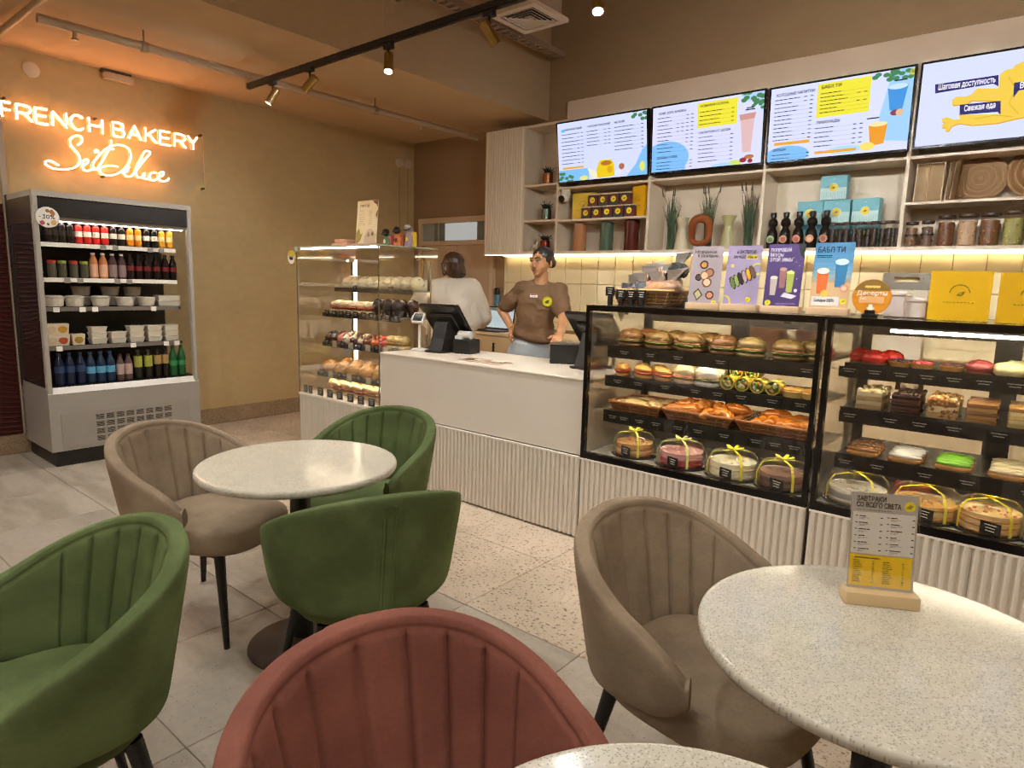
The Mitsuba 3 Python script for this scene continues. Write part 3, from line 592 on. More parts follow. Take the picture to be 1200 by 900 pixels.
for i, (px, n) in enumerate(((455, 3), (592, 2), (722, 3), (848, 3), (965, 3))):
    for j in range(n):
        k = thing('food_container', f'{("bottom", "middle" if n == 3 else "top", "top")[j]} white container in the {ORD[i]} stack from the left on the fourth fridge shelf', 'container', 'stacked containers on the fourth fridge shelf')
        for pn, d in zip(('box', 'lid'), SBX): part(k, pn, d, M=at(-5.785, f4(px), .90 + .0445 * j, PI / 2))
cupb = MB(); cv = BOXV.copy(); cv[:, :2] *= np.where(cv[:, 2:] > 0, 1.0, 0.86); cupb.raw(cv * [.088, .088, .082] + [0, 0, .041], BOXF, '#d9c6a8')
CUP = ply_of(cupb, 'mat_satin')
def fruit_print(c): return ply_of(MB().lathe([(.030, 0), (.030, .002), (.022, .003), (0, .0032)], c, 16, to4(roty(PI/2), (.0395, 0, .042))), 'mat_satin')
for px, zz, c, w in ((112, 0, '#cbb795', 'bottom box at the left end'), (112, 1, '#cbb795', 'top box at the left end'), (192, 0, '#b0492e', 'bottom box with a red fruit print'), (192, 1, '#b98a2c', 'top box with an orange fruit print'), (304, 0, '#a8852f', 'single box with a yellow fruit print')):
    k = thing('dessert_cup', f'{w} on the fourth fridge shelf', 'cup', None)
    M = at(-5.77, f4(px), .90 + .083 * zz); part(k, 'cup', CUP, M=M); part(k, 'fruit_print', fruit_print(c), M=M)
bottle_row([165, 240, 318], f5, .602, .034, .245, '#14203a', '#2c3f63', '#22304c', 'dark blue water bottle', 'lowest', (.38, .58))
bottle_row([390, 460, 527], f5, .602, .033, .24, '#1d3047', '#5d9fc0', '#2d4a69', 'bottle with a light blue label', 'lowest', (.30, .52))
bottle_row([595, 652], f5, .602, .029, .21, '#5d4a45', '#b59a92', '#332a28', 'clear bottle with a pale pink label', 'lowest', (.22, .62))
bottle_row([722, 793], f5, .602, .031, .235, '#1d1f17', '#a3a245', '#3a3a26', 'dark bottle with a yellow green label', 'lowest', (.40, .78))
bottle_row([857, 912], f5, .602, .029, .235, '#1c1512', '#a58652', '#241b16', 'dark bottle with an amber label', 'lowest', (.46, .78))
bottle_row([967, 1027], f5, .602, .032, .255, '#1d5a2e', '#3c8a4e', '#215a30', 'green water bottle', 'lowest', (.34, .5))
stk = thing('round_sticker', 'round white discount sticker on the left post of the drinks fridge', 'sticker')
SM = to4(np.array([[0, 0, 1.0], [1, 0, 0], [0, 1, 0]]), (FX + .006, 1.545, 1.83))     # local x -> world y, local y -> world z, local z -> world x
part(stk, 'disc', MB().lathe([(.072, 0), (.072, .004), (0, .004)], '#dcd5cb', 32, SM), 'mat_satin')
pm = MB().text('-30%', .026, (-.004, -.01), .0042, '#1f1a17', SM, bold=True, centre=True)
for a, b, c, w in ((.03, .035, '#a8683a', .02), (.0, .045, '#8a6a4a', .012), (-.035, -.04, '#b0485a', .016), (.035, -.035, '#c79a5a', .018), (.0, -.048, '#6a5a4a', .008)): pm.flat(Point(a, b).buffer(w, 8) if w < .02 else Point(a, b).buffer(w, 8).intersection(Polygon([(a - .03, b + .02), (a, b + .02), (a + .03, b - .02), (a, b - .03)])), .0046, c, SM)
part(stk, 'print', pm, 'mat_satin')
# ---------------------------------------------------------------- chairs and tables
CS, CL = np.diag([1.027, 1.022, 1.016]), 0.01
_sh = chair_shell(8, 401, 72, 0.521, 1.77, 0.77, 0.792, 115, 0.13, 0.388)
_shell = mikit.ply(trimesh.Trimesh(_sh[0], _sh[1], process=False), 'mat_velvet_green', smooth=True)
_st = chair_seat(); _seat = mikit.ply(trimesh.Trimesh(_st[0] - [0, 0, .022], _st[1], process=False), 'mat_velvet_green', smooth=True)
_legs = []
for sx, sy, fy in ((1, 1, .03), (-1, 1, .03), (1, -1, 0), (-1, -1, 0)):
    a, b = np.array([sx * .165, sy * .165 + fy, .36]), np.array([sx * .228, sy * .235 + fy, 0])
    mb = MB().cyl(b, a, .011, '#0e0c0b', 14, r2=.022); _legs.append(ply_of(mb, 'mat_satin'))
# back: a narrow piped seam down the outside centre
_seamb = MB()
g = _sh[0][:-2].reshape(401, 72, 3)[200]
_zs = np.linspace(.42, .765, 14); _oo = g[g[:, 1] < g[:, 1].mean()]; _oo = _oo[np.argsort(_oo[:, 2])]
_o = np.column_stack([np.zeros(14), np.interp(_zs, _oo[:, 2], _oo[:, 1]), _zs])
for dx in (-.016, .016): _seamb.tube(_o + [dx, -.001, 0], .0055, '#2b381c', 8)
_bl, _br = _o + [-.011, -.006, 0], _o + [.011, -.006, 0]; _k = np.arange(13)
_seamb.raw(np.concatenate([_bl, _br]), np.concatenate([np.stack([_k, _k + 14, _k + 15], 1), np.stack([_k, _k + 15, _k + 1], 1)]), '#2b381c')
_seam = ply_of(_seamb, 'mat_matte')
_sl = MB().box((-.17, -.15, .325), (.17, .2, .344), '#14110f'); _plate = ply_of(_sl, 'mat_satin')
def chair(x, y, r, mat, label, group=None, seam='#2b381c'):
    k = thing('barrel_chair', label, 'chair', group)
    M = np.eye(4); M[:3, :3] = rotz(r) @ CS; M[:3, 3] = (x, y, CL)
    ref = {'type': 'ref', 'id': mat}
    part(k, 'back_shell', {**_shell, 'bsdf': ref}, M=M); part(k, 'seat', {**_seat, 'bsdf': ref}, M=M)
    for l in _legs: part(k, 'leg', l, M=to4(rotz(r), (x, y, 0)))
    part(k, 'seat_plate', _plate, M=M)
    part(k, 'back_seam', {**_seam, 'bsdf': ref}, M=M)
    return k
chair(-2.693, 1.237, 5.135, 'mat_velvet_taupe', 'taupe velvet chair at the round table nearest the drinks fridge')
chair(-2.454, 1.864, 3.327, 'mat_velvet_green', 'green velvet chair behind the far round table, in front of the counter')
chair(-1.77, 1.34, 1.181, 'mat_velvet_green', 'green velvet chair with its smooth back to the camera at the far round table')
chair(-1.742, 0.368, 3.06, 'mat_velvet_green', 'green velvet chair cut off by the left edge, with channel stitched inside')
chair(-0.629, 0.647, 4.582, 'mat_velvet_red', 'dusty red velvet chair in the foreground')
chair(-0.633, 1.603, 4.571, 'mat_velvet_taupe', 'taupe velvet chair pushed up to the right round table')
def table(x, y, label):
    k = thing('round_table', label, 'table')
    top = [(0, .72), (.355, .72), (.364, .722), (.369, .729), (.37, .735), (.37, .740), (.368, .746), (.363, .7495), (.355, .75), (0, .75)]
    part(k, 'tabletop', MB().lathe(top, '#ffffff', 96, at(x, y, 0), split=60), 'mat_quartz')
    part(k, 'column', MB().lathe([(0, .012), (.038, .012), (.038, .70), (.12, .705), (.12, .72), (0, .72)], '#14110f', 24, at(x, y, 0)), 'mat_satin')
    part(k, 'base', MB().lathe([(0, 0), (.21, 0), (.212, .004), (.21, .010), (.19, .013), (.05, .018), (.04, .04), (0, .04)], '#3a2a22', 64, at(x, y, 0)), 'mat_satin')
table(-2.175, 1.362, 'round speckled stone table with a green and a taupe chair, nearest the fridge')
table(-.19, 1.452, 'round speckled stone table on the right holding the breakfast menu')
table(-.185, .568, 'round speckled stone table cut off by the bottom edge')
# ---------------------------------------------------------------- fluted panels and the glass pastry tower
FLC = '#cfc4b4'
def fluted(x0, x1, y, z0, z1, col=FLC, pitch=.0335, depth=.014, axis='x'):
    """one board with rounded vertical flutes, facing -y (axis x) or +x (axis y)"""
    n = max(2, int(round((x1 - x0) / pitch))); p = (x1 - x0) / n; prof = []
    for i in range(n):
        for t, q in ((0.0, 0), (.08, .12), (.2, .85), (.34, 1), (.66, 1), (.8, .85), (.92, .12)): prof.append((x0 + (i + t) * p, y - depth * q))
    prof.append((x1, y)); prof = np.array(prof)
    lo = np.column_stack([prof, np.full(len(prof), z0)]); hi = np.column_stack([prof, np.full(len(prof), z1)])
    v = np.concatenate([lo, hi]); k = np.arange(len(prof) - 1); N_ = len(prof)
    f = np.concatenate([np.stack([k, k + 1, k + 1 + N_], 1), np.stack([k, k + 1 + N_, k + N_], 1)])
    m = MB()
    if axis == 'y': v = np.column_stack([-v[:, 1], v[:, 0], v[:, 2]])
    m.raw(v, f, col)
    top = np.array([[x0, y - depth, z1], [x1, y - depth, z1], [x1, y + .012, z1], [x0, y + .012, z1]])
    if axis == 'y': top = np.column_stack([-top[:, 1], top[:, 0], top[:, 2]])
    return m.raw(top, [[0, 1, 2], [0, 2, 3]], col)
CY = 3.04
WH = '#cbbfb0'
tw = thing('pastry_tower', 'tall glass pastry tower with a fluted white base at the left end of the counter', 'display case')
TX_0, TX_1, TYB = -4.82, -3.775, 3.62
part(tw, 'base', MB().box((TX_0 + .01, CY, .0), (TX_1, TYB, .49), WH).box((TX_0, CY - .012, .49), (TX_1, TYB, .505), '#e6dccd'), 'mat_satin')
part(tw, 'fluted_panel', fluted(TX_0 + .01, TX_1, CY, 0.012, .49), 'mat_satin')
part(tw, 'front_glass', MB().box((TX_0, CY, .505), (TX_1, CY + .005, 1.695), '#ffffff'), 'mat_glass')
part(tw, 'side_glass', MB().box((TX_0, CY + .005, .505), (TX_0 + .005, TYB, 1.695), '#ffffff'), 'mat_glass')
part(tw, 'side_glass', MB().box((TX_1 - .005, CY + .005, .505), (TX_1, TYB, 1.695), '#ffffff'), 'mat_glass')
part(tw, 'top_glass', MB().box((TX_0, CY, 1.695), (TX_1, TYB, 1.703), '#ffffff'), 'mat_glass')
eb = MB()
for lo, hi in (((TX_0, CY - .001, 1.695), (TX_1, CY + .001, 1.703)), ((TX_1 - .001, CY, 1.695), (TX_1 + .001, TYB, 1.703))): eb.box(lo, hi, '#9fae92')
for x, y in ((TX_0, CY), (TX_1, CY)): eb.box((x - .003, y - .003, .505), (x + .003, y + .003, 1.695), '#5d5a44')
part(tw, 'glass_edges', eb, 'mat_gloss')
for x in (TX_0 + .06,): part(tw, 'light_strip', MB().box((x - .012, 3.575, .52), (x + .012, 3.585, 1.62), '#ffffff'), 'mat_lamp', emit=glow(STRIP * 20, 2))
part(tw, 'top_light', MB().box((TX_0 + .05, 3.05, 1.678), (TX_1 - .02, 3.062, 1.692), '#ffffff'), 'mat_lamp', emit=glow(STRIP * 16, 2))
TSH = [(3.384, 1.375, 'rolls in clear trays'), (3.262, 1.165, ''), (3.255, .915, ''), (3.20, .665, '')]
def glass_shelf(parent, x0, x1, y0, y1, z, rail_h, tags, rail='#16120f'):
    s_ = part(parent, 'shelf', MB().box((x0, y0, z - .012), (x1, y1, z), '#8d8674'), 'mat_satin')
    if rail_h: part(s_, 'rail', MB().box((x0, y0 - .006, z - .03), (x1, y0, z + .003), '#3d382e'), 'mat_satin')
    for x, w, h, c in tags: part(s_, 'price_tag', tag_card(w, h, to4(None, (x, y0 - .009, z - h * .5)), 2, c), 'mat_satin')
    return s_
for i, (yf, z, _) in enumerate(TSH):
    tg = []
    if i == 0: tg = [(-4.50, .045, .05, '#17130f'), (-4.05, .055, .05, '#4b3a30')]
    else:
        for q in range(11 - i): tg.append((TX_0 + .10 + q * (.90 / (10.2 - i)), .062, .052, '#14110e' if q % 2 == 0 or i == 1 else '#b9ab92'))
    s_ = glass_shelf(tw, TX_0 + .03, TX_1 - .02, yf, 3.56, z, .03, tg)
    part(s_, 'light_strip', MB().box((TX_0 + .06, yf + .012, z - .022), (TX_1 - .05, yf + .024, z - .013), '#ffffff'), 'mat_lamp', emit=glow(STRIP * 24, 1))  # unseen strip hidden by the rail, placed to light the pastries
part(tw, 'shelf_brackets', MB().box((TX_0 + .02, 3.56, .52), (TX_0 + .05, 3.575, 1.6), '#8a8372').box((TX_1 - .05, 3.56, .52), (TX_1 - .02, 3.575, 1.6), '#8a8372'), 'mat_metal')
for q, x in enumerate((-4.76, -4.69, -4.55, -4.42, -4.29, -4.15, -4.02, -3.89)): part(tw, 'price_tag', tag_card(.075 if q > 1 else .05, .062, to4(None, (x, CY + .02, .506)), 3), 'mat_satin')
def baked(name, cat, label, group, build, seed, M, mat='mat_satin', parts=None):
    if 'tower' in label: M = M.copy(); M[:3, :3] = M[:3, :3] @ np.diag([1.12, 1.12, 1.5])
    k = thing(name, label, cat, group)
    for pn, mb, mt in build(seed): part(k, pn, mb, mt, M=M)
    return k
def one(*a, **kw):
    def b(seed): m = MB(); add_lump(m, None, *a, seed=seed, **kw); return [('crust', m, 'mat_satin')]
    return b
n = 0
for i in range(9):
    baked('cream_roll', 'roll', f'{ORD[i]} pale cream roll from the left on the top tower shelf', 'cream rolls on the top tower shelf', one((.10, .15, .085), '#d9c998', '#eee3c0', freq=4, amp=.1, spots=('#8f8452', .16, 9)), n, at(-4.68 + i * .105, 3.47, 1.376, .2 * (i % 3))); n += 1
solo('clear_tray', MB().box((TX_0 + .05, 3.39, 1.376), (TX_1 - .05, 3.392, 1.425), '#ffffff'), 'mat_plastic_film', 'clear plastic front of the tray with cream rolls', 'tray')
def sub(c1, c2, fill, L=.2):
    def b(seed):
        m = MB(); add_lump(m, None, (.085, L, .04), c1, c2, seed=seed, freq=3, amp=.06); t = MB(); add_lump(t, to4(None, (0, 0, .036)), (.082, L * .97, .045), c1, c2, seed=seed + 1, freq=3, amp=.06)
        fl = MB(); add_lump(fl, to4(None, (0, 0, .026)), (.096, L * 1.02, .024), fill, '#b8502f', seed=seed + 2, freq=7, amp=.25, flat=.3); return [('bottom_bun', m, 'mat_satin'), ('filling', fl, 'mat_satin'), ('top_bun', t, 'mat_satin')]
    return b
for i in range(5): baked('filled_roll', 'roll', f'{ORD[i]} pale filled roll from the left on the second tower shelf', 'filled rolls on the second tower shelf', sub('#c9a66a', '#ead9b4', '#7d3c22', .19), n, at(-4.70 + i * .115, 3.37, 1.166, .15)); n += 3
for i in range(6):
    def muff(seed):
        a = MB().lathe([(0, 0), (.027, 0), (.038, .045), (0, .045)], '#2a1710', 14); c = MB(); add_lump(c, to4(None, (0, 0, .035)), (.092, .092, .07), '#1c100b', '#3b2115', seed=seed, freq=5, amp=.16); return [('paper_cup', a, 'mat_satin'), ('crust', c, 'mat_satin')]
    baked('chocolate_muffin', 'muffin', f'{ORD[i]} dark chocolate muffin from the left on the second tower shelf', 'chocolate muffins on the second tower shelf', muff, n, at(-4.13 + (i % 3) * .115 + (i // 3) * .05, 3.33 + .10 * (i // 3), 1.166)); n += 1
def donut(c1, c2, spr=None, R=.036, r=.021):
    def b(seed):
        A, B = np.meshgrid(np.arange(20) * PI / 10, np.arange(12) * PI / 6, indexing='ij')
        v = np.stack([(R + r * np.cos(B)) * np.cos(A), (R + r * np.cos(B)) * np.sin(A), r * .85 * np.sin(B) + r * .8], -1).reshape(-1, 3); f = _grid_faces(20, 12, True, True)
        top = v[:, 2] > r * .75 + .004 * np.sin(np.arctan2(v[:, 1], v[:, 0]) * 7)
        col = np.where(top[:, None], lin(c2), lin(c1))
        if spr: col = np.where((top & (meshkit.noise(v * 220, seed) > .68))[:, None], lin(spr), col)
        return [('ring', MB().raw(v, f, col), 'mat_satin')]
    return b
for i, (c1, c2, spr, w) in enumerate((('#9a6a3c', '#27150e', None, 'dark glazed'), ('#9a6a3c', '#3a2015', '#c9b08a', 'dark sprinkled'), ('#b07a48', '#c77a78', None, 'pink glazed'), ('#b58a52', '#e6d8bc', '#5b3a26', 'large white glazed'), ('#a0703e', '#4a2718', None, 'brown glazed'), ('#b58a52', '#d9c9a8', None, 'cream glazed'), ('#a4763e', '#5d3018', '#b58a52', 'nut covered'), ('#b57a40', '#c9682e', None, 'orange glazed'), ('#b07a48', '#b03a2c', None, 'red glazed'))):
    sc_ = 1.25 if 'large' in w else 1.05
    M = np.eye(4); M[:3, :3] = rotx(.55) * sc_; M[:3, 3] = (-4.72 + i * .085, 3.32 + .012 * (i % 2), .945)
    baked('donut', 'donut', f'{w} donut on the third tower shelf', None, donut(c1, c2, spr), n, M); n += 1
for i in range(3): baked('green_salad_roll', 'roll', f'{ORD[i]} roll with lettuce from the left at the right end of the third tower shelf', 'lettuce rolls on the third tower shelf', sub('#c9a66a', '#e0c98c', '#8fa04a', .13), n, at(-3.99 + i * .075, 3.34, .916, .6)); n += 3
for i in range(10): baked('cheese_bun', 'bun', f'{ORD[i % 5]} golden cheese bun from the left in the {("front", "back")[i // 5]} row of the fourth tower shelf', 'golden buns on the fourth tower shelf', one((.14, .13, .085), '#a8672a', '#dcb060', freq=5, amp=.2), n, at(-4.70 + (i % 5) * .165 + .06 * (i // 5), 3.275 + .12 * (i // 5), .666 + .012 * (i // 5), i * .5)); n += 1
for i in range(6): baked('long_baguette', 'baguette', f'{ORD[i]} long filled baguette from the left on the bottom of the tower', 'baguettes on the tower floor', sub('#b58f52', '#dfc68e', '#8a5a34', .32), n, at(-4.63 + i * .145, 3.26, .506, 1.12 + .08 * (i % 2))); n += 3
solo('wooden_tray', MB().rbox((-4.60, 3.33, .56), (-4.10, 3.5, .585), .008, '#c9a64a'), 'mat_satin', 'yellow tray lying over the baguettes in the tower', 'tray')
# on top of the tower
mp = thing('menu_card', 'cream printed menu card standing on top of the glass tower', 'menu card')
MC = to4(rotx(PI/2 - .08), (-4.42, 3.33, 1.735))
cb = MB().box((0, 0, 0), (.26, .335, .004), '#d6cba6'); part(mp, 'card', cb, 'mat_satin', M=MC)
pr = MB().text('СИРОПЫ', .020, (.03, .285), .0042, '#5a4630', bold=True)
for q in range(9):
    pr.flat(Polygon([(.03, .26 - q * .014), (.03 + .06 + .02 * ((q * 7) % 3) / 2, .26 - q * .014), (.03 + .06 + .02 * ((q * 7) % 3) / 2, .256 - q * .014), (.03, .256 - q * .014)]), .0043, '#a3946e')
    pr.flat(Polygon([(.15, .255 - q * .013), (.19, .255 - q * .013), (.19, .251 - q * .013), (.15, .251 - q * .013)]), .0043, '#a3946e')
pr.flat(Polygon([(.19, .333), (.258, .333), (.258, .28), (.24, .30), (.21, .31)]), .0043, '#5a3d22'); pr.flat(Polygon([(.235, .22), (.258, .26), (.258, .19)]), .0043, '#5a3d22')
pr.flat(Polygon([(.004, .005), (.004, .09), (.035, .12), (.06, .07), (.085, .085), (.06, .03), (.03, .005)]), .0043, '#8a7d3a')
pr.flat(Polygon([(.10, .004), (.11, .06), (.135, .10), (.17, .115), (.21, .10), (.25, .06), (.255, .004)]), .0044, '#bcae98'); pr.flat(Polygon([(.14, .06), (.16, .09), (.175, .06), (.16, .05)]), .0045, '#7a6a52'); pr.flat(Polygon([(.19, .07), (.205, .095), (.225, .07), (.21, .055)]), .0045, '#6a5a45')
part(mp, 'print', pr, 'mat_satin', M=MC)
part(mp, 'base_block', MB().box((-4.44, 3.30, 1.703), (-4.14, 3.37, 1.735), '#c79f7f'), 'mat_satin')
solo('napkin_box', MB().rbox((-4.66, 3.26, 1.703), (-4.45, 3.40, 1.74), .008, '#cf9f86').rbox((-4.63, 3.27, 1.74), (-4.47, 3.39, 1.77), .006, '#c4977e'), 'mat_satin', 'pinkish napkin box on top of the tower left of the menu card', 'box')
for i, (x, c, c2, cap, w) in enumerate(((-4.06, '#2f6a4a', '#b8545a', '#1d1a1a', 'green'), (-3.93, '#c06a34', '#8a4a2a', '#1d1a1a', 'orange'), (-3.80, '#8a7a8e', '#c9a52c', '#8f8c86', 'purple and yellow'))):
    k = thing('coffee_pouch', f'small {w} pouch with a round dark cap on top of the glass tower', 'pouch', None)
    s_ = .9 + .1 * i; y = 3.36
    b = MB(); vv = BOXV.copy(); vv[:, 1] *= np.where(vv[:, 2] > 0, .25, 1); b.raw(vv * [.075, .05, .105 * s_] + [x, y, 1.703 + .0525 * s_], BOXF, c)
    part(k, 'pouch', b, 'mat_satin'); part(k, 'side_gusset', MB().box((x + .026, y - .012, 1.703), (x + .055, y + .016, 1.703 + .095 * s_), c2), 'mat_satin')
    part(k, 'cap', MB().ball((x - .012, y - .012, 1.703 + .125 * s_), (.032, .028, .028), cap, 14).lathe([(.03, -.004), (.036, 0), (.03, .004)], '#2c2826', 16, to4(rotx(.4), (x - .012, y - .014, 1.703 + .12 * s_))), 'mat_gloss')
    part(k, 'emblem', MB().lathe([(0, 0), (.016, 0), (.016, .002), (0, .002)], ('#cfd6cc', '#5a2a18', '#d9c22c')[i], 14, to4(rotx(PI/2), (x - .012, y - .022, 1.703 + .05 * s_))), 'mat_satin')
hs = thing('round_sticker', 'round yellow and white hanging sign at the upper left edge of the glass tower', 'sign')
HM = to4(rotx(PI/2), (-4.86, 3.02, 1.615))
part(hs, 'disc', MB().lathe([(0, 0), (.058, 0), (.058, .004), (0, .004)], '#c9b23a', 28, HM), 'mat_satin')
part(hs, 'print', MB().flat(Point(0, -.002).buffer(.05, 12).intersection(Polygon([(-.06, -.06), (.06, -.06), (.06, .012), (-.06, .012)])), .0044, '#ded8cc', HM).flat(Polygon([(-.026, .0), (.026, .0), (.02, -.022), (-.02, -.022)]), .0047, '#2a2420', HM).flat(Polygon([(-.03, .006), (.03, .006), (.03, .002), (-.03, .002)]), .0047, '#2a2420', HM), 'mat_satin')
part(hs, 'clip', MB().box((-4.83, 3.02, 1.66), (-4.81, 3.045, 1.70), '#8a8372'), 'mat_satin')
# ---------------------------------------------------------------- counter
CX0, CX1 = -3.762, -1.992
co = thing('counter', 'white service counter with a fluted lower front between the glass tower and the showcases', 'counter')
part(co, 'front_board', MB().box((CX0, CY, .495), (CX1, CY + .03, .918), '#d6cbbc'), 'mat_satin')
part(co, 'carcass', MB().box((CX0, CY + .03, 0.0), (CX1, 3.68, .90), '#a89c8c'), 'mat_satin')
part(co, 'worktop', MB().rbox((CX0 - .004, CY - .004, .915), (CX1, 3.72, .931), .004, '#cdbfac', seg=1), 'mat_satin')
for x0, x1 in ((CX0, -2.89), (-2.886, CX1 - .0)): part(co, 'fluted_panel', fluted(x0, x1, CY, .012, .478), 'mat_satin')
part(co, 'ledge', MB().box((CX0, CY - .014, .478), (CX1, CY, .488), '#e2d8c9'), 'mat_satin')
# ---------------------------------------------------------------- showcases
BK = '#0f0d0d'
def showcase(x0, x1, label, light_x0, dz=0.0):
    k = thing('glass_showcase', label, 'display case')
    y0, y1, z0, z1 = CY, 3.72, .488, 1.345
    part(k, 'base', MB().box((x0, y0 + .004, 0), (x1, y1, z0 - .012), '#a89c8c'), 'mat_satin')
    xm = (x0 + x1) / 2
    for a, b in ((x0, xm - .001), (xm + .001, x1)): part(k, 'fluted_panel', fluted(a, b, y0, .012, z0 - .012), 'mat_satin')
    part(k, 'ledge', MB().box((x0, y0 - .014, z0 - .012), (x1, y0 + .004, z0 - .002), '#e2d8c9'), 'mat_satin')
    t = .022
    fr = MB().box((x0, y0 - .012, z0 - .002), (x1, y0 + .02, z0 + .034), BK).box((x0, y0 - .012, z1 - .03), (x1, y0 + .02, z1), BK)
    part(k, 'front_frame', fr.box((x0, y0 - .012, z0 + .034), (x0 + t, y0 + .02, z1 - .03), BK).box((x1 - t, y0 - .012, z0 + .034), (x1, y0 + .02, z1 - .03), BK), 'mat_gloss')
    part(k, 'back_frame', MB().box((x0, y1 - .03, z0), (x0 + .05, y1, z1), '#231d1a').box((x1 - .05, y1 - .03, z0), (x1, y1, z1), '#231d1a').box((xm - .05, y1 - .03, z0), (xm + .05, y1, z1), '#231d1a').box((x0, y1 - .03, z1 - .10), (x1, y1, z1), '#3a312c').box((x0, y1 - .03, z0), (x1, y1, z0 + .12), '#3a322e'), 'mat_satin')
    part(k, 'top_panel', MB().box((x0, y0 + .02, z1 - .014), (x1, y1, z1), '#171413'), 'mat_gloss')
    part(k, 'floor_panel', MB().box((x0 + .004, y0 + .02, z0), (x1 - .004, y1 - .03, z0 + .02), '#8f8f88'), 'mat_satin')
    part(k, 'front_glass', MB().box((x0 + t, y0 - .004, z0 + .034), (x1 - t, y0, z1 - .03), '#ffffff'), 'mat_clear_glass')
    for x in (x0 + .003, x1 - .007): part(k, 'side_glass', MB().box((x, y0 + .02, z0 + .02), (x + .004, y1 - .03, z1 - .014), '#ffffff'), 'mat_glass')
    for a, b in ((x0 + .05, xm - .05), (xm + .05, x1 - .05)): part(k, 'back_glass', MB().box((a, y1 - .018, z0 + .12), (b, y1 - .014, z1 - .10), '#ffffff'), 'mat_glass')
    part(k, 'light_bracket', MB().box((light_x0 + .1, y0 + .105, z1 - .046), (light_x0 + .13, y0 + .115, z1 - .014), '#171413').box((x1 - .2, y0 + .105, z1 - .046), (x1 - .17, y0 + .115, z1 - .014), '#171413'), 'mat_satin')
    part(k, 'top_light', MB().box((light_x0, y0 + .10, z1 - .058 + dz), (x1 - .05, y0 + .12, z1 - .044 + dz), '#ffffff'), 'mat_lamp', emit=glow(STRIP * 30, 2))
    return k
S1X0, S1X1, S2X0, S2X1 = -1.984, -.768, -.752, .46
sc1 = showcase(S1X0, S1X1, 'black framed glass showcase with sandwiches, croissant baskets and four boxed cakes', S1X0 + .06, .028)
sc2 = showcase(S2X0, S2X1, 'black framed glass showcase with desserts cut off by the right edge', -.53)
def show_shelf(k, x0, x1, yf, z, tags, rail=.055):
    s_ = part(k, 'shelf', MB().box((x0, yf, z - .012), (x1, 3.66, z), '#2a2522'), 'mat_satin')
    part(s_, 'rail', MB().box((x0, yf - .008, z - rail), (x1, yf, z + .006), '#15110f'), 'mat_satin')
    for x in tags: part(s_, 'price_tag', tag_card(.085, .046, to4(None, (x, yf - .0105, z - rail + .003)), 2, '#0d0b0a', '#8f887e'), 'mat_satin')
    part(s_, 'light_strip', MB().box((x0 + .03, yf + .012, z - .021), (x1 - .03, yf + .026, z - .013), '#ffffff'), 'mat_lamp', emit=glow(STRIP * 26, 1))  # unseen strip behind the rail, placed to light the goods
    return s_
SZ = (1.115, .945, .745)
show_shelf(sc1, S1X0 + .055, S1X1 - .02, 3.19, SZ[0], (-1.82, -1.66, -1.5, -1.27, -.86), .062)
show_shelf(sc1, S1X0 + .05, S1X1 - .02, 3.185, SZ[1], (-1.85, -1.72, -1.56, -1.39, -1.27, -1.15, -1.0, -.87))
show_shelf(sc1, S1X0 + .05, S1X1 - .02, 3.185, SZ[2], (-1.87, -1.80, -1.70, -1.60, -1.47, -1.36, -1.22, -1.06, -.97, -.88), .062)
TZ = (1.135, .935, .722)
show_shelf(sc2, S2X0 + .05, S2X1 - .02, 3.19, TZ[0], (-.68, -.58, -.48, -.385, -.29, -.19, -.09, .02, .14, .27), .06)
show_shelf(sc2, S2X0 + .05, S2X1 - .02, 3.19, TZ[1], (-.66, -.50, -.39, -.27, -.12, .02, .17), .062)
show_shelf(sc2, S2X0 + .05, S2X1 - .02, 3.19, TZ[2], (-.66, -.53, -.35, -.2, .0, .2), .062)

# goods of the first showcase
def deep(h, k=.78): return '#' + ''.join(f'{int(int(h[i:i+2], 16) * k):02x}' for i in (1, 3, 5))
def sandwich(c1, c2, leaf='#6f8037', meat='#8a4a32', L=(.15, .10)):
    def b(seed):
        o = MB(); add_lump(o, None, (L[0], L[1], .045), c1, c2, seed=seed, freq=3.5, amp=.10)
        g = MB(); add_lump(g, to4(None, (0, -.004, .026)), (L[0] * 1.05, L[1] * 1.05, .026), leaf, '#7d8a40', seed=seed + 3, freq=8, amp=.35, flat=.2, res=(9, 26))
        h = MB(); add_lump(h, to4(None, (0, -.002, .036)), (L[0] * 1.0, L[1] * 1.0, .022), meat, '#c98a62', seed=seed + 4, freq=6, amp=.25, flat=.2, res=(9, 22))
        t = MB(); add_lump(t, to4(rotx(.12), (0, .006, .036)), (L[0] * .98, L[1] * .98, .082), c1, c2, seed=seed + 1, freq=4.5, amp=.16, spots=('#d9b67a', .10, 11))
        return [('bottom_bun', o, 'mat_satin'), ('lettuce', g, 'mat_satin'), ('filling', h, 'mat_satin'), ('top_bun', t, 'mat_satin')]
    return b
FR = [(-1.835, .25, '#6a4522', '#a87a44', 'dark seeded'), (-1.765, .33, '#7a4420', '#b3703a', 'brown'), (-1.66, .25, '#6e5228', '#a8854a', 'green leaf'), (-1.60, .34, '#7d5a2c', '#bd955a', 'light brown'), (-1.475, .25, '#7d5c30', '#b08a52', 'large glazed'), (-1.41, .35, '#8a6430', '#c49a58', 'golden'), (-1.295, .25, '#5d3a1e', '#9a6a3a', 'chestnut'), (-1.155, .25, '#8f7a48', '#c4ab72', 'pale'), (-.975, .25, '#6a5228', '#a3844c', 'long leafy'), (-.885, .33, '#8a7340', '#bda468', 'cream topped')]
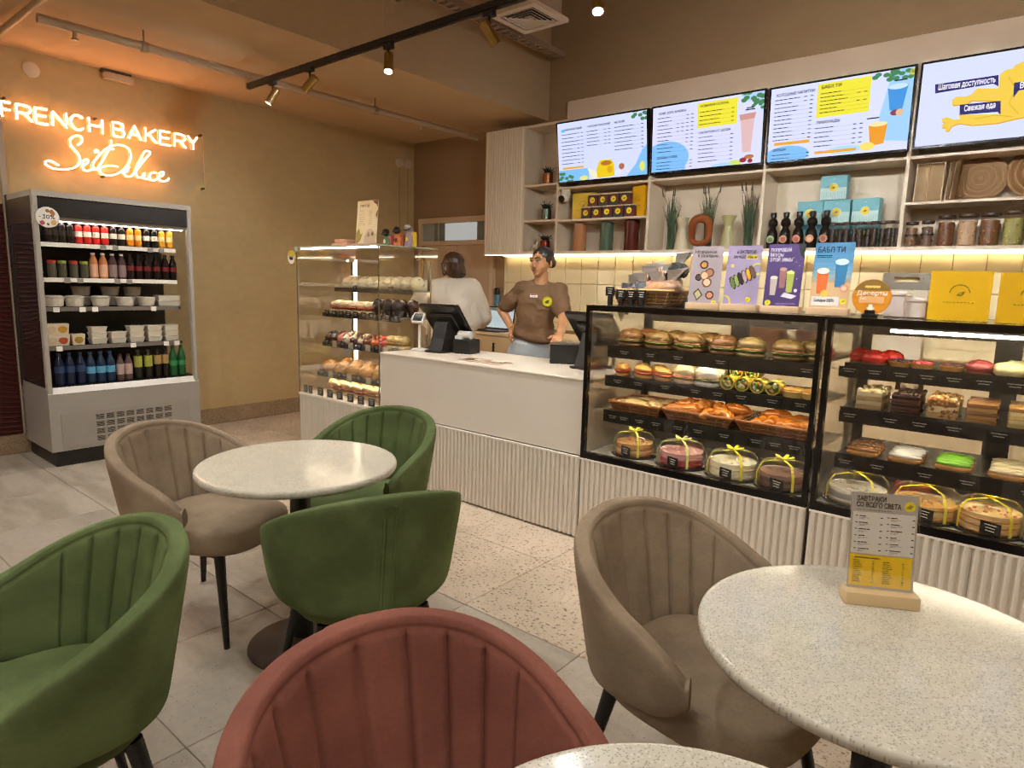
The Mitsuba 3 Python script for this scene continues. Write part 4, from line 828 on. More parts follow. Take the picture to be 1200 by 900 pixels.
for i, (x, dy, c1, c2, w) in enumerate(FR):
    baked('sandwich', 'sandwich', f'{w} sandwich bun, {ORD[i]} from the left on the top shelf of the left showcase', None, sandwich(deep(c1), deep(c2), '#3f4a20' if i % 3 else '#5d5a2a', '#5a3522', (.155, .12)), n, at(x, 3.02 + dy, SZ[0], -.25 + .12 * (i % 3))); n += 6
for i, (x, dy, rz, c1, c2, w) in enumerate(((-1.87, .26, .5, '#b5702c', '#e0ae5c', 'striped baked'), (-1.80, .36, .4, '#b98a3a', '#e6c877', 'yellow baked'), (-1.74, .26, .9, '#b5762e', '#e2b460', 'grilled'), (-1.69, .36, .9, '#c08a40', '#e8c47c', 'toasted'), (-1.62, .26, .9, '#b87c34', '#dfae5e', 'golden grilled'))):
    baked('grilled_roll', 'roll', f'{w} roll, {ORD[i]} from the left on the second shelf of the left showcase', None, sub(c1, c2, '#c05a34', .17), n, at(x, 3.0 + dy, SZ[1], rz)); n += 3
for i in range(2): baked('salmon_roll', 'roll', f'pale roll with pink filling, {("front", "back")[i]} one on the second shelf of the left showcase', None, sandwich('#c9a878', '#e6d2a8', '#d98a6a', '#d47a5a', (.17, .085)), n, at(-1.495, 3.25 + .1 * i, SZ[1], -.6)); n += 6
for i in range(2): baked('poppy_roll', 'roll', f'white roll with dark seeds, {("front", "back")[i]} one on the second shelf of the left showcase', None, sandwich('#d8d0bc', '#efe8d6', '#5a6a3a', '#3a3a32', (.16, .09)), n, at(-1.365, 3.25 + .1 * i, SZ[1], -.2)); n += 6
def wrap(seed):
    """a cut wrap seen on its end: rolled flatbread around a green filling"""
    A = to4(rotx(PI/2), (0, 0, .037))
    o = MB().lathe([(.030, -.05), (.034, -.05), (.036, -.046), (.036, .05), (.030, .05)], '#d9bd4e', 20, A); o.lathe([(.0305, -.05), (.0305, .05)], '#d9c26a', 20, A)
    f_ = MB()
    for q in range(16):
        r_, a_ = .023 * math.sqrt(rng.random()), rng.random() * 2 * PI
        f_.ball((r_ * math.cos(a_), -.046 - .006 * rng.random(), .037 + r_ * math.sin(a_)), rng.uniform(.006, .010), ('#8fae3e', '#cfc48a', '#d98a3a', '#5d7a2c', '#e6dcb8')[q % 5], 8)
    f_.ball((0, 0, .037), (.029, .046, .029), '#8d9a48', 12)
    return [('flatbread', o, 'mat_satin'), ('filling', f_, 'mat_satin')]
for i, (x, y, z) in enumerate(((-1.24, 3.26, 0), (-1.165, 3.26, 0), (-1.09, 3.26, 0), (-1.015, 3.26, 0), (-1.23, 3.345, .055), (-1.15, 3.345, .055))):
    baked('cut_wrap', 'wrap', f'{ORD[i % 4]} yellow cut wrap in the {("front", "raised back")[i // 4]} row of the left showcase', 'cut wraps in the left showcase', wrap, n, at(x, y, SZ[1] + z)); n += 1
for i in range(2):
    k = thing('wrap_box', f'{("left", "right")[i]} wrap lying under the raised cut wraps in the left showcase', 'wrap', None); part(k, 'flatbread', MB().rbox((-1.265 + .08 * i, 3.33, SZ[1]), (-1.195 + .08 * i, 3.42, SZ[1] + .055), .02, '#d9bd4e'), 'mat_satin')
def quiche(seed):
    a = MB().lathe([(0, 0), (.05, 0), (.058, .028), (.055, .032), (.05, .028), (0, .028)], '#d9b56a', 20); c = MB(); add_lump(c, to4(None, (0, 0, .024)), (.10, .10, .026), '#b5682a', '#e0b45a', seed=seed, freq=8, amp=.3, flat=.2, res=(9, 24)); return [('crust', a, 'mat_satin'), ('topping', c, 'mat_satin')]
for i, x in enumerate((-.93, -.84)): baked('quiche', 'quiche', f'{("left", "right")[i]} small round quiche at the right end of the second shelf of the left showcase', None, quiche, n, at(x, 3.27, SZ[1])); n += 1
def basket(x0, x1, y0, y1, z, h, label, group=None, tilt=0.0, cols=('#8a5226', '#6a3a18', '#a86a34')):
    """open wicker basket: woven strands round a tray with uprights and a rolled rim"""
    k = thing('wicker_basket', label, 'basket', group)
    cx, cy = (x0 + x1) / 2, (y0 + y1) / 2; w, d = (x1 - x0) / 2, (y1 - y0) / 2
    M = to4(rotx(tilt), (cx, cy, z))
    part(k, 'bottom', MB().box((-w * .86, -d * .86, 0), (w * .86, d * .86, .006), cols[1]), 'mat_satin', M=M)
    wv = MB(); per = []
    for s_ in np.linspace(0, 1, 60, endpoint=False):
        q = s_ * 4; e = int(q); t = q - e
        per.append([(-1 + 2 * t, -1), (1, -1 + 2 * t), (1 - 2 * t, 1), (-1, 1 - 2 * t)][e])
    per = np.array(per); nrm = per / np.abs(per).max(1, keepdims=True)
    for r_ in range(max(3, int(h / .009))):
        zz = .006 + r_ * h / max(3, int(h / .009)); k_ = .86 + .14 * zz / h
        off = .003 * np.where((np.arange(60) + r_) % 2 == 0, 1, -1)
        p = np.column_stack([per[:, 0] * (w * k_ + off), per[:, 1] * (d * k_ + off), np.full(60, zz)])
        wv.tube(np.vstack([p, p[:1]]), .0042, cols[r_ % 2], 5, caps=False)
    part(k, 'weave', wv, 'mat_satin', M=M, kind='stuff')
    up = MB()
    for q in range(0, 60, 3): up.tube([(per[q, 0] * w * .86, per[q, 1] * d * .86, 0), (per[q, 0] * w * 1.02, per[q, 1] * d * 1.02, h)], .0035, cols[2], 5)
    part(k, 'uprights', up, 'mat_satin', M=M, kind='stuff')
    rim = np.column_stack([per[:, 0] * (w + .004), per[:, 1] * (d + .004), np.full(60, h)])
    part(k, 'rim', MB().tube(np.vstack([rim, rim[:1]]), .008, cols[2], 8, caps=False), 'mat_satin', M=M)
    return k
BX = ((-1.91, -1.60, 'left wicker basket with flat pastries'), (-1.575, -1.20, 'middle wicker basket with orange croissants'), (-1.175, -.79, 'right wicker basket with a few croissants'))
for x0, x1, w in BX: basket(x0, x1, 3.20, 3.50, SZ[2] + .001, .055, w + ' on the third shelf of the left showcase')
def croissant(seed, c1='#d79245', c2='#c4691c', s=1.12):
    m = MB(); pts = []
    for t in np.linspace(-1, 1, 23):
        a = t * 1.15; pts.append((.062 * s * math.sin(a) * 1.1, .045 * s * (1 - math.cos(a)) * 1.3, .024 * s + .008 * s * (1 - t * t)))
    rr = [s * (.004 + .026 * max(1 - abs(t) ** 1.7, 0) ** .8 * (1 + .10 * math.cos(t * 11))) for t in np.linspace(-1, 1, 23)]
    m.tube(pts, rr, '#ffffff', 14)
    v = m.v[0]; kk = np.clip(1.5 * (meshkit.fbm(v * 22 + seed, 2, seed) - .5) + .5 + 9 * (v[:, 2] - .03), 0, 1)[:, None]; m.c[0] = lin(c1) * (1 - kk) + lin(c2) * kk
    return [('crust', m, 'mat_gloss')]
for i in range(8): baked('flat_pastry', 'pastry', f'pale flat pastry number {i + 1} from the left front in the left wicker basket'.replace(f'number {i+1}', ORD[i]), 'flat pastries in the left basket', one((.12, .09, .03), '#c08a4a', '#ecd49c', freq=5, amp=.2), n, loaf_M(-1.85 + (i % 4) * .065, 3.27 + (i // 4) * .12, SZ[2] + .036 + .010 * (i % 2), i * .7, .25)); n += 1
for i in range(9): baked('croissant', 'croissant', f'{ORD[i]} croissant heaped in the middle wicker basket', 'croissants in the middle basket', croissant, n, loaf_M(-1.52 + (i % 4) * .086 + .03 * (i // 4), 3.262 + (i // 4) * .085, SZ[2] + .018 + .022 * (i // 4) + .008 * (i % 2), i * .9, .1)); n += 1
for i, (x, y, dz, rz) in enumerate(((-1.07, 3.28, 0, 1.3), (-1.02, 3.27, .012, 1.7), (-.97, 3.30, .004, 1.5), (-1.03, 3.37, .03, .4), (-.93, 3.27, 0, .2), (-.86, 3.28, .006, 2.8), (-.93, 3.40, .01, .9))): baked('croissant', 'croissant', f'{ORD[i]} croissant in the right wicker basket', 'croissants in the right basket', croissant, n, loaf_M(x, y, SZ[2] + .014 + dz, rz, .1)); n += 1
# boxed cakes
def cake(x, y, z, r, h, sides, label, cols, ribbon='#d9c840', tag=True, dome_h=.105, group=None, rot=0.0):
    k = thing('boxed_cake', label, 'cake', group)
    r *= 1.10; h *= 1.08; dome_h *= 1.24; M = at(x, y, z, rot)
    part(k, 'tray', MB().lathe([(0, 0), (r * 1.16, 0), (r * 1.2, .006), (r * 1.2, .012), (r * 1.1, .010), (0, .008)], '#14110f', 32), 'mat_gloss', M=M)
    cm = MB(); nl = len(cols); hh = h / nl
    for i, c in enumerate(cols):
        z0 = .010 + i * hh
        cm.lathe([(0, z0), (r * .97, z0), (r * (1.0 if i % 2 == 0 else .975), z0 + hh * .5), (r * .97, z0 + hh), (0, z0 + hh)], c, 32)
    for q in range(26):
        a_, r_ = rng.random() * 2 * PI, r * .9 * math.sqrt(rng.random()); cm.ball((r_ * math.cos(a_), r_ * math.sin(a_), .010 + h), rng.uniform(.004, .009), sides[q % len(sides)], 6)
    part(k, 'cake', cm, 'mat_satin', M=M)
    R = r * 1.12
    part(k, 'dome', MB().lathe([(R, .010), (R * .995, dome_h * .40), (R * .965, dome_h * .64), (R * .90, dome_h * .82), (R * .78, dome_h * .94), (R * .6, dome_h * .985), (R * .3, dome_h), (0, dome_h * 1.0)], '#ffffff', 40, split=70), 'mat_plastic_film', M=M)
    rb = MB()
    def band(a):
        ca, sa = math.cos(a), math.sin(a); pr_ = [(R * 1.015, .004), (R * 1.005, dome_h * .55), (R * .975, dome_h * .66), (R * .80, dome_h * .955), (R * .5, dome_h * 1.01), (0, dome_h * 1.035)]
        pts = [(ca * p_, sa * p_, q_) for p_, q_ in pr_]; pts += [(-ca * p_, -sa * p_, q_) for p_, q_ in pr_[::-1][1:]]
        pts = np.array(pts); wv_ = np.array([-sa, ca, 0]) * .0065
        v = np.concatenate([pts - wv_, pts + wv_]); m_ = len(pts); kk = np.arange(m_ - 1)
        rb.raw(v, np.concatenate([np.stack([kk, kk + m_, kk + m_ + 1], 1), np.stack([kk, kk + m_ + 1, kk + 1], 1)]), ribbon)
    band(-.9); band(.65)
    for a_ in (.2, 1.5, 2.9, 4.4):
        loop = [(0, 0, dome_h * 1.04)] + [(math.cos(a_ + t) * .045 * math.sin(PI * u), math.sin(a_ + t) * .045 * math.sin(PI * u), dome_h * 1.04 + .016 * math.sin(PI * u)) for u, t in zip(np.linspace(.1, .95, 7), np.linspace(-.35, .35, 7))]
        rb.tube(loop, .0045, ribbon, 5)
    part(k, 'ribbon', rb, 'mat_satin', M=M)
    if tag: part(k, 'label_card', tag_card(.072, .05, to4(rotz(-.35), (r * .12, -R * 1.03, .018)), 3), 'mat_satin', M=M)
    return k
CZ = .508
cake(-1.755, 3.235, CZ, .095, .062, ('#c98a4a', '#b06a30'), 'boxed caramel cake, first from the left on the floor of the left showcase', ('#b5793e', '#dcb884', '#b5793e', '#cf9f64'), '#d6cf4a')
cake(-1.465, 3.225, CZ, .105, .066, ('#d9a0a0', '#e8c8c0'), 'boxed pink and red cake with pale ribbon, second in the left showcase', ('#8f2f34', '#a83c40', '#c98684', '#d9a09c'), '#cfd07a')
cake(-1.18, 3.22, CZ, .105, .068, ('#efe2bc', '#e0cfa0'), 'boxed cream coloured cake with yellow bow, third in the left showcase', ('#e6d6ac', '#efe4c4', '#e0cc9c', '#efe4c4'), '#e2cf2e')
cake(-.93, 3.205, CZ, .10, .064, ('#8a6a5a', '#9a7a68'), 'boxed chocolate cake at the right end of the left showcase floor', ('#4a3026', '#6a4a3c', '#54382c', '#8a6a5c'), '#d9c840')
solo('red_pack', MB().rbox((-1.58, 3.46, CZ), (-1.48, 3.52, CZ + .05), .008, '#b02a20'), 'mat_satin', 'small red pack behind the cakes in the left showcase', 'pack')
# goods of the second showcase
def domec(c1, c2, base='#5a3422', d=.085, h=.06):
    def b(seed):
        a = MB().lathe([(0, 0), (d * .46, 0), (d * .46, .010), (0, .010)], base, 18); c = MB(); add_lump(c, to4(None, (0, 0, .008)), (d, d, h), c1, c2, seed=seed, freq=5, amp=.10, flat=.45); return [('biscuit', a, 'mat_satin'), ('glaze', c, 'mat_satin')]
    return b
for i, (x, dy) in enumerate(((-.665, .30), (-.60, .235), (-.545, .30))): baked('red_dome_dessert', 'dessert', f'{ORD[i]} bright red dome dessert from the left on the top shelf of the right showcase', 'red dome desserts', domec('#b01a1a', '#d83a30', d=.10, h=.075), n, at(x, 3.02 + dy, TZ[0])); n += 1
def tart(c1, c2, crust='#c08a4a'):
    def b(seed):
        a = MB().lathe([(0, 0), (.036, 0), (.045, .022), (.042, .024), (.038, .018), (0, .018)], crust, 20); m = MB()
        for q in range(11):
            a_, r_ = q * 2.4, .010 * math.sqrt(q); m.ball((r_ * math.cos(a_) * 1.1, r_ * math.sin(a_) * 1.1, .026 - .0003 * q), .0105, (c1, c2)[q % 2], 9)
        return [('crust', a, 'mat_satin'), ('berries', m, 'mat_satin')]
    return b
for x, c1, c2, w in ((-.50, '#2a1620', '#4a2a3a', 'dark berry'), (-.415, '#a8283a', '#d8606a', 'raspberry'), (-.31, '#3a1c22', '#5a2c30', 'blackberry')): baked('berry_tart', 'tart', f'{w} tart on the top shelf of the right showcase', None, tart(c1, c2), n, at(x, 3.255, TZ[0])); n += 1
baked('maroon_dome_dessert', 'dessert', 'ridged maroon dome dessert on the top shelf of the right showcase', None, domec('#6a2428', '#9a4a48', d=.10, h=.065), n, at(-.215, 3.255, TZ[0])); n += 1
for x, c1, c2, w in ((-.115, '#c9b070', '#efe2b4', 'cream coloured shell pastry'), (.0, '#a87a3c', '#e6cf98', 'almond flake pastry'), (-.09, '#d9c48a', '#efe6c0', 'pale meringue behind the shell pastry')):
    baked('shell_pastry', 'pastry', f'{w} on the top shelf of the right showcase', None, one((.125, .10, .07), c1, c2, freq=6, amp=.22), n, at(x, 3.36 if 'behind' in w else 3.26, TZ[0], .3)); n += 1
def layer_cake(cols, w=.095, d=.13, h=.085, top=None, topn=0, nuts=None):
    def b(seed):
        m = MB(); hh = h / len(cols)
        for i, c in enumerate(cols): m.rbox((-w / 2 + .002 * (i % 2), -d / 2 + .002 * (i % 2), i * hh), (w / 2 - .002 * (i % 2), d / 2 - .002 * (i % 2), (i + 1) * hh), .003, c, seg=1)
        out = [('layers', m, 'mat_satin')]; r_ = np.random.default_rng(seed)
        if topn:
            t = MB()
            for q in range(topn):
                t.ball((r_.uniform(-w / 2, w / 2) * .9, r_.uniform(-d / 2, d / 2) * .9, h), r_.uniform(.006, .012), top[q % len(top)], 7)
            if nuts:
                for q in range(60):
                    s_ = q % 3; p_ = (r_.uniform(-w / 2, w / 2), -d / 2, r_.uniform(.006, h)) if s_ < 2 else (w / 2, r_.uniform(-d / 2, d / 2), r_.uniform(.006, h)); t.ball(p_, r_.uniform(.004, .008), nuts[q % len(nuts)], 6)
            out.append(('topping', t, 'mat_satin'))
        return out
    return b
baked('red_velvet_slice', 'cake slice', 'red and white layered cake slice on the top shelf of the right showcase', None, layer_cake(('#6a1420', '#7d1c26', '#e6dccb', '#7d1c26', '#efe6d8'), .10, .10, .065), n, at(.10, 3.26, TZ[0])); n += 1
baked('red_dome_dessert', 'dessert', 'red dome dessert right of the layered red and white slice', None, domec('#b01a1a', '#d83a30'), n, at(.21, 3.28, TZ[0])); n += 1
for i, (x, cols, w, kw) in enumerate(((-.60, ('#a08358', '#c9b58a', '#a88c60', '#d9c9a0'), 'pale crumbly layered', dict(top=('#d9caa4', '#c2ae80'), topn=26)), (-.46, ('#2b1810', '#4a2c1c', '#2f1a12', '#52301e', '#2b1810'), 'dark chocolate', dict(top=('#3a2014', '#241309'), topn=14)), (-.325, ('#b08a50', '#d9bf88', '#8a5c30'), 'nut covered', dict(top=('#c99a50', '#8a5426', '#e0c48c'), topn=40, nuts=('#b5803c', '#7a4a22', '#dcb878'))), (-.19, ('#7a522c', '#a87a44', '#7a522c', '#b58a50', '#8a6034'), 'brown honey layer', {}), (-.05, ('#a88c50', '#d6c084', '#c9a85c', '#e0cc94', '#b5823c'), 'yellow cream layer', {}), (.09, ('#3f2c1e', '#5a4230', '#3a281c', '#604836', '#46321f'), 'dark brown layer', {}), (.23, ('#8a7a58', '#b0a078', '#7d6c4a'), 'greyish cream', {}))):
    for j in range(2): baked('cake_slice', 'cake slice', f'{w} cake slice, {("front", "back")[j]} one on the second shelf of the right showcase', None, layer_cake(cols, .105, .11, .082, **kw), n, at(x, 3.265 + .13 * j, TZ[1], .06)); n += 1
for i, x in enumerate((-.52, -.43)):
    solo('mini_bottle', MB().lathe([(0, 0), (.010, 0), (.010, .05), (.006, .062), (.006, .075), (0, .075)], '#2a1a12', 10, at(x, 3.40, TZ[1] + .082)), 'mat_gloss', f'{("left", "right")[i]} small dark bottle behind the chocolate cake slices', 'bottle')
def eclair(c1, c2, drz=None, L=.13):
    def b(seed):
        a = MB(); add_lump(a, None, (.042, L, .04), '#b5763a', '#d9a35c', seed=seed, freq=3, amp=.06, res=(9, 16)); t = MB(); add_lump(t, to4(None, (0, 0, .022)), (.043, L * .98, .026), c1, c2, seed=seed, freq=9, amp=.10, res=(9, 16)); out = [('choux', a, 'mat_satin'), ('glaze', t, 'mat_satin')]
        if drz:
            d = MB(); d.tube([(.018 * (-1) ** q, -L * .42 + q * L * .84 / 9, .049) for q in range(10)], .0025, drz, 5); out.append(('drizzle', d, 'mat_satin'))
        return out
    return b
EC = [(-.60, '#7a4a26', '#c08a50', '#3a1e10', 'brown striped', 4), (-.435, '#e0d6c4', '#f2ece0', None, 'white coconut', 4), (-.26, '#6fae2a', '#8fcf3e', None, 'bright green', 4), (-.075, '#c9b284', '#e6d6ae', None, 'crumb covered', 5), (.12, '#7a4034', '#a8685a', '#e0c9b4', 'reddish brown', 4)]
for x, c1, c2, dz, w, m_ in EC:
    for j in range(m_): baked('eclair', 'eclair', f'{ORD[j]} {w} eclair from the front on the third shelf of the right showcase', f'{w} eclairs', eclair(c1, c2, dz, .135), n, to4(rotz(PI/2 + .04) , (x, 3.225 + .046 * j, TZ[2] + .002 * j))); n += 1
cake(-.605, 3.225, CZ, .11, .055, ('#a09a94', '#cfc8bc'), 'boxed grey and white cake at the left end of the right showcase floor', ('#bfae9a', '#9a948e', '#d0c6b6'), '#d9c840', False)
cake(-.34, 3.23, CZ, .11, .055, ('#e0c088', '#cfa060'), 'boxed pale gold cake behind the breakfast menu stand', ('#d2a15c', '#e6c88e', '#d2a15c'), '#e0cf4a')
cake(-.115, 3.21, CZ, .098, .07, ('#e0a070', '#c87a4a'), 'boxed pancake layer cake with yellow ribbon on the right showcase floor', ('#c98f50', '#e3bd84', '#c98f50', '#e3bd84', '#c98f50', '#e3bd84'), '#dcc52e')
cake(.10, 3.21, CZ, .095, .06, ('#7a6a4a',), 'boxed cake cut off by the right edge of the picture', ('#8a7a4c', '#b3a26a', '#8a7a4c'), '#dcc52e')
solo('red_pack', MB().rbox((-.49, 3.40, CZ), (-.34, 3.47, CZ + .075), .008, '#b5241c'), 'mat_satin', 'red pack behind the gold cake in the right showcase', 'pack')
for i in range(3): solo('white_sleeve', MB().rbox((-.33 + .02 * i, 3.38 + .055 * i, CZ), (-.06 + .02 * i, 3.43 + .055 * i, CZ + .045), .01, '#d9cfb6'), 'mat_satin', f'{ORD[i]} long white pack from the front behind the cakes in the right showcase', 'pack', 'white packs behind the cakes')
k = thing('shelf_sign', 'dark sign with white lettering standing on the third shelf of the right showcase', 'sign')
SGM = to4(rotx(PI/2), (.03, 3.30, TZ[2] + .075)); part(k, 'board', MB().box((0, 0, 0), (.16, .075, .004), '#22262c').box((.02, -.075, 0), (.03, 0, .004), '#22262c'), 'mat_satin', M=SGM)
part(k, 'print', MB().text('Корзиночка', .016, (.012, .042), .0042, '#d9d6d0').text('с изюмом', .016, (.012, .014), .0042, '#d9d6d0'), 'mat_satin', M=SGM)

solo('paper_pennant', MB().poly(Polygon([(-.028, 0), (.028, 0), (.004, -.062), (-.004, -.062)]), 0, .001, '#d9d0bd', to4(rotx(PI/2), (-1.80, 3.09, 1.325))), 'mat_satin', 'small white paper pennant hanging inside the top left of the left showcase', 'paper pennant')
# ---------------------------------------------------------------- shelving on the back wall
SHC = '#c4b39c'
YF, YB = 5.30, 5.612
BX_ = [-4.80, -4.29, -3.865, -2.875, -1.88, -.905, .085, 1.08]
su = thing('shelf_unit', 'large beige wall shelving with open bays under the menu screens', 'shelving')
part(su, 'back_panel', MB().box((-4.29, 5.60, 1.75), (1.08, YB, 3.0), '#c9b8a1'), 'mat_satin')
part(su, 'bottom_board', MB().box((-4.80, YF, 1.75), (1.08, YB, 1.775), SHC), 'mat_satin')
part(su, 'top_board', MB().box((-4.80, YF, 2.975), (1.08, YB, 3.0), SHC), 'mat_satin')
for x in BX_: part(su, 'divider', MB().box((x - .012, YF, 1.775), (x + .012, 5.60, 2.975), SHC), 'mat_satin')
for x0, x1, z in ((-4.29, -3.865, 2.43), (-4.29, -3.865, 2.085), (-3.865, -2.875, 2.38), (-3.865, -2.875, 2.075), (-2.875, -1.88, 2.38), (-1.88, -.905, 2.38), (-.905, .085, 2.38), (-.905, .085, 2.075), (.085, 1.08, 2.38), (.085, 1.08, 2.075)):
    part(su, 'shelf', MB().box((x0 + .012, YF, z - .02), (x1 - .012, 5.60, z), SHC), 'mat_satin')
part(su, 'fluted_door', fluted(-4.80, -4.302, YF, 1.752, 2.998, '#d0c0a8', .034, .015), 'mat_satin', label='fluted cupboard door')
part(su, 'side_board', MB().box((-4.812, YF, 1.75), (-4.80, YB, 3.0), SHC), 'mat_satin')
part(su, 'light_profile', MB().box((-4.79, YF - .004, 1.735), (1.08, YF + .012, 1.749), '#ffffff'), 'mat_lamp', emit=glow(np.array([1, .93, .80]) * 1.6, 1.5))
part(su, 'light_strip', MB().box((-4.75, 5.555, 1.738), (1.08, 5.57, 1.748), '#ffffff'), 'mat_lamp', emit=glow(np.array([1, .80, .48]) * 14, 3))
# backsplash tiles: pieces of the back wall
tp = .197
for i in range(30):
    x0 = -4.943 + i * tp + .0
    for j, (z0, z1) in enumerate(((.98, 1.0595), (1.0625, 1.4595), (1.4625, 1.745))):
        xa, xb = max(x0 + .0015, -4.79), x0 + tp - .0015
        if xb - xa < .03: continue
        m = MB(); y = 5.615; b = .004
        o = np.array([[xa, z0], [xb, z0], [xb, z1], [xa, z1]]); q = o + np.array([[b, b], [-b, b], [-b, -b], [b, -b]])
        O = np.column_stack([o[:, 0], np.full(4, 5.622), o[:, 1]]); Q = np.column_stack([q[:, 0], np.full(4, y + rng.uniform(-.0008, .0008)), q[:, 1]])
        for k in range(4): l = (k + 1) % 4; m.raw([O[k], O[l], Q[l], Q[k]], [[0, 1, 2], [0, 2, 3]], '#d3c29a')
        m.raw(Q, [[0, 1, 2], [0, 2, 3]], '#d6c69f')
        part('wall_back', 'tile', m, 'mat_gloss')
part('wall_back', 'grout', MB().box((-4.79, 5.622, .97), (1.0, 5.63, 1.748), '#8d7448'), 'mat_matte')
# back counter
bc = thing('back_counter', 'low beige counter with black handles along the back wall', 'counter')
part(bc, 'worktop', MB().rbox((-4.78, 5.02, .918), (1.08, 5.61, .948), .004, '#c9b08a', seg=1), 'mat_satin')
part(bc, 'carcass', MB().box((-4.76, 5.05, .1), (1.06, 5.61, .918), '#b09870'), 'mat_satin')
part(bc, 'plinth', MB().box((-4.76, 5.09, 0), (1.06, 5.58, .1), '#4a4036'), 'mat_satin')
for i in range(10):
    x0 = -4.755 + i * .58
    d = part(bc, 'door', MB().rbox((x0, 5.03, .11), (x0 + .575, 5.05, .91), .003, '#bfa47c', seg=1), 'mat_satin')
    hx = x0 + (.54 if i % 2 == 0 else .035) - .19 * (i == 0) - .0
    part(d, 'handle', MB().rbox((hx - .012, 5.012, .755), (hx + .012, 5.03, .845), .005, '#1a1512', seg=1), 'mat_satin', label='black handle')
def back_item(k, pn, mb, mat='mat_satin', M=None, **kw): return part(k, pn, mb, mat, M=M, **kw)
# laptop, thermometer
lp = thing('laptop', 'open laptop on the back counter between the two people', 'laptop')
back_item(lp, 'base', MB().rbox((-4.78, 5.06, .948), (-4.38, 5.30, .962), .005, '#2a2826', seg=1).box((-4.75, 5.08, .9622), (-4.41, 5.20, .963), '#191817'))
LM = to4(rotx(PI/2 - .22), (-4.77, 5.30, .962)); back_item(lp, 'lid', MB().box((0, 0, -.008), (.38, .245, 0), '#1f1d1c'), M=LM)
back_item(lp, 'screen', MB().flat(Polygon([(.012, .015), (.368, .015), (.368, .233), (.012, .233)]), .0006, '#ffffff'), 'mat_lamp', LM, emit=glow(lin('#a9bcc0') * .8, .3))
back_item(lp, 'screen_print', MB().flat(Polygon([(.05, .12), (.30, .12), (.30, .122), (.05, .122)]), .0012, '#6a7a80').flat(Polygon([(.08, .15), (.28, .15), (.28, .152), (.08, .152)]), .0012, '#6a7a80').flat(Polygon([(.06, .09), (.2, .09), (.2, .092), (.06, .092)]), .0012, '#6a7a80').flat(Polygon([(.012, .2), (.368, .2), (.368, .233), (.012, .233)]), .0011, '#8fa3a8'), 'mat_matte', LM)
th = thing('hand_scanner', 'blue and black handheld device hung on the tiles left of the brown shirt', 'device')
back_item(th, 'body', MB().rbox((-4.885, 5.57, 1.17), (-4.835, 5.605, 1.33), .012, '#4f7d96'), M=None); back_item(th, 'head', MB().rbox((-4.89, 5.565, 1.32), (-4.83, 5.605, 1.40), .016, '#1c1a19'))
th2 = thing('cutting_board', 'pale cutting board with a dark slotted handle leaning on the tiles', 'cutting board')
brd = Polygon([(-.13, 0), (.13, 0), (.13, .56), (-.13, .56)]).buffer(.015); top = Polygon([(-.14, .53), (.14, .53), (.14, .62), (-.14, .62)]).buffer(.015).difference(Polygon([(-.075, .575), (.075, .575), (.075, .60), (-.075, .60)]).buffer(.006))
BM = to4(rotx(PI/2 - .06), (-.875, 5.55, .965)); back_item(th2, 'board', MB().poly(brd, 0, .012, '#b9ae98'), M=BM); back_item(th2, 'handle', MB().poly(top, .0, .016, '#6a6050'), M=BM)
for i, (x, c) in enumerate(((-1.98, '#5a3a22'), (-1.55, '#4a2f1c'))):
    solo('wooden_board', MB().rbox((x, 5.35, .948), (x + .30, 5.56, 1.22), .01, c), 'mat_satin', f'{("left", "right")[i]} dark brown wooden box on the back counter behind the poster stands', 'box')

# ---------------------------------------------------------------- things on the shelves
SY = 5.42
Z1, Z2 = 1.775, 2.075
def succulent(x, z, pot, w):
    k = thing('succulent', f'dark spiky succulent in a {w}', 'plant')
    part(k, 'pot', MB().lathe([(0, 0), (.047, 0), (.05, .004), (.05, .115), (.045, .115), (.043, .10), (0, .10)], pot, 24, at(x, SY, z)), 'mat_metal')
    m = MB()
    for q in range(18):
        a = q * 2.399; el = .35 + .9 * (q / 18); L = .075 + .02 * math.sin(q)
        d = np.array([math.cos(a) * math.cos(el), math.sin(a) * math.cos(el), math.sin(el)]); p = np.array([x, SY, z + .105]) + d * .01
        m.tube([p, p + d * L * .5 + [0, 0, .004], p + d * L], [.009, .007, .0008], '#1f2a20', 5)
    part(k, 'leaves', m, 'mat_satin')
succulent(-4.075, 2.43, '#a06a46', 'copper pot on the upper shelf left of the menu screens'); succulent(-4.08, 2.085, '#5d6a60', 'grey green pot on the middle shelf of the narrow bay'); succulent(-4.085, Z1, '#7a3a2c', 'dark red pot behind the head of the person in brown')
dk = thing('deer_figurine', 'small pale deer figurine on the lowest shelf', 'figurine'); x, z = -4.22, Z1
part(dk, 'body', MB().ball((x, SY, z + .062), (.035, .016, .020), '#c9b497', 12).tube([(x + .025, SY, z + .07), (x + .036, SY, z + .10)], [.011, .008], '#c9b497', 8).ball((x + .043, SY, z + .108), (.017, .010, .010), '#c9b497', 10), 'mat_satin')
for a_, b_ in ((-.026, -.008), (-.02, .008), (.022, -.008), (.028, .008)): part(dk, 'leg', MB().tube([(x + a_, SY + b_, z), (x + a_ * .95, SY + b_ * .7, z + .06)], .005, '#c9b497', 6), 'mat_satin')
part(dk, 'antlers', MB().tube([(x + .04, SY - .004, z + .115), (x + .028, SY - .014, z + .14), (x + .035, SY - .02, z + .165)], .0025, '#c9b497', 5).tube([(x + .042, SY + .004, z + .115), (x + .034, SY + .014, z + .14), (x + .045, SY + .02, z + .165)], .0025, '#c9b497', 5), 'mat_satin')
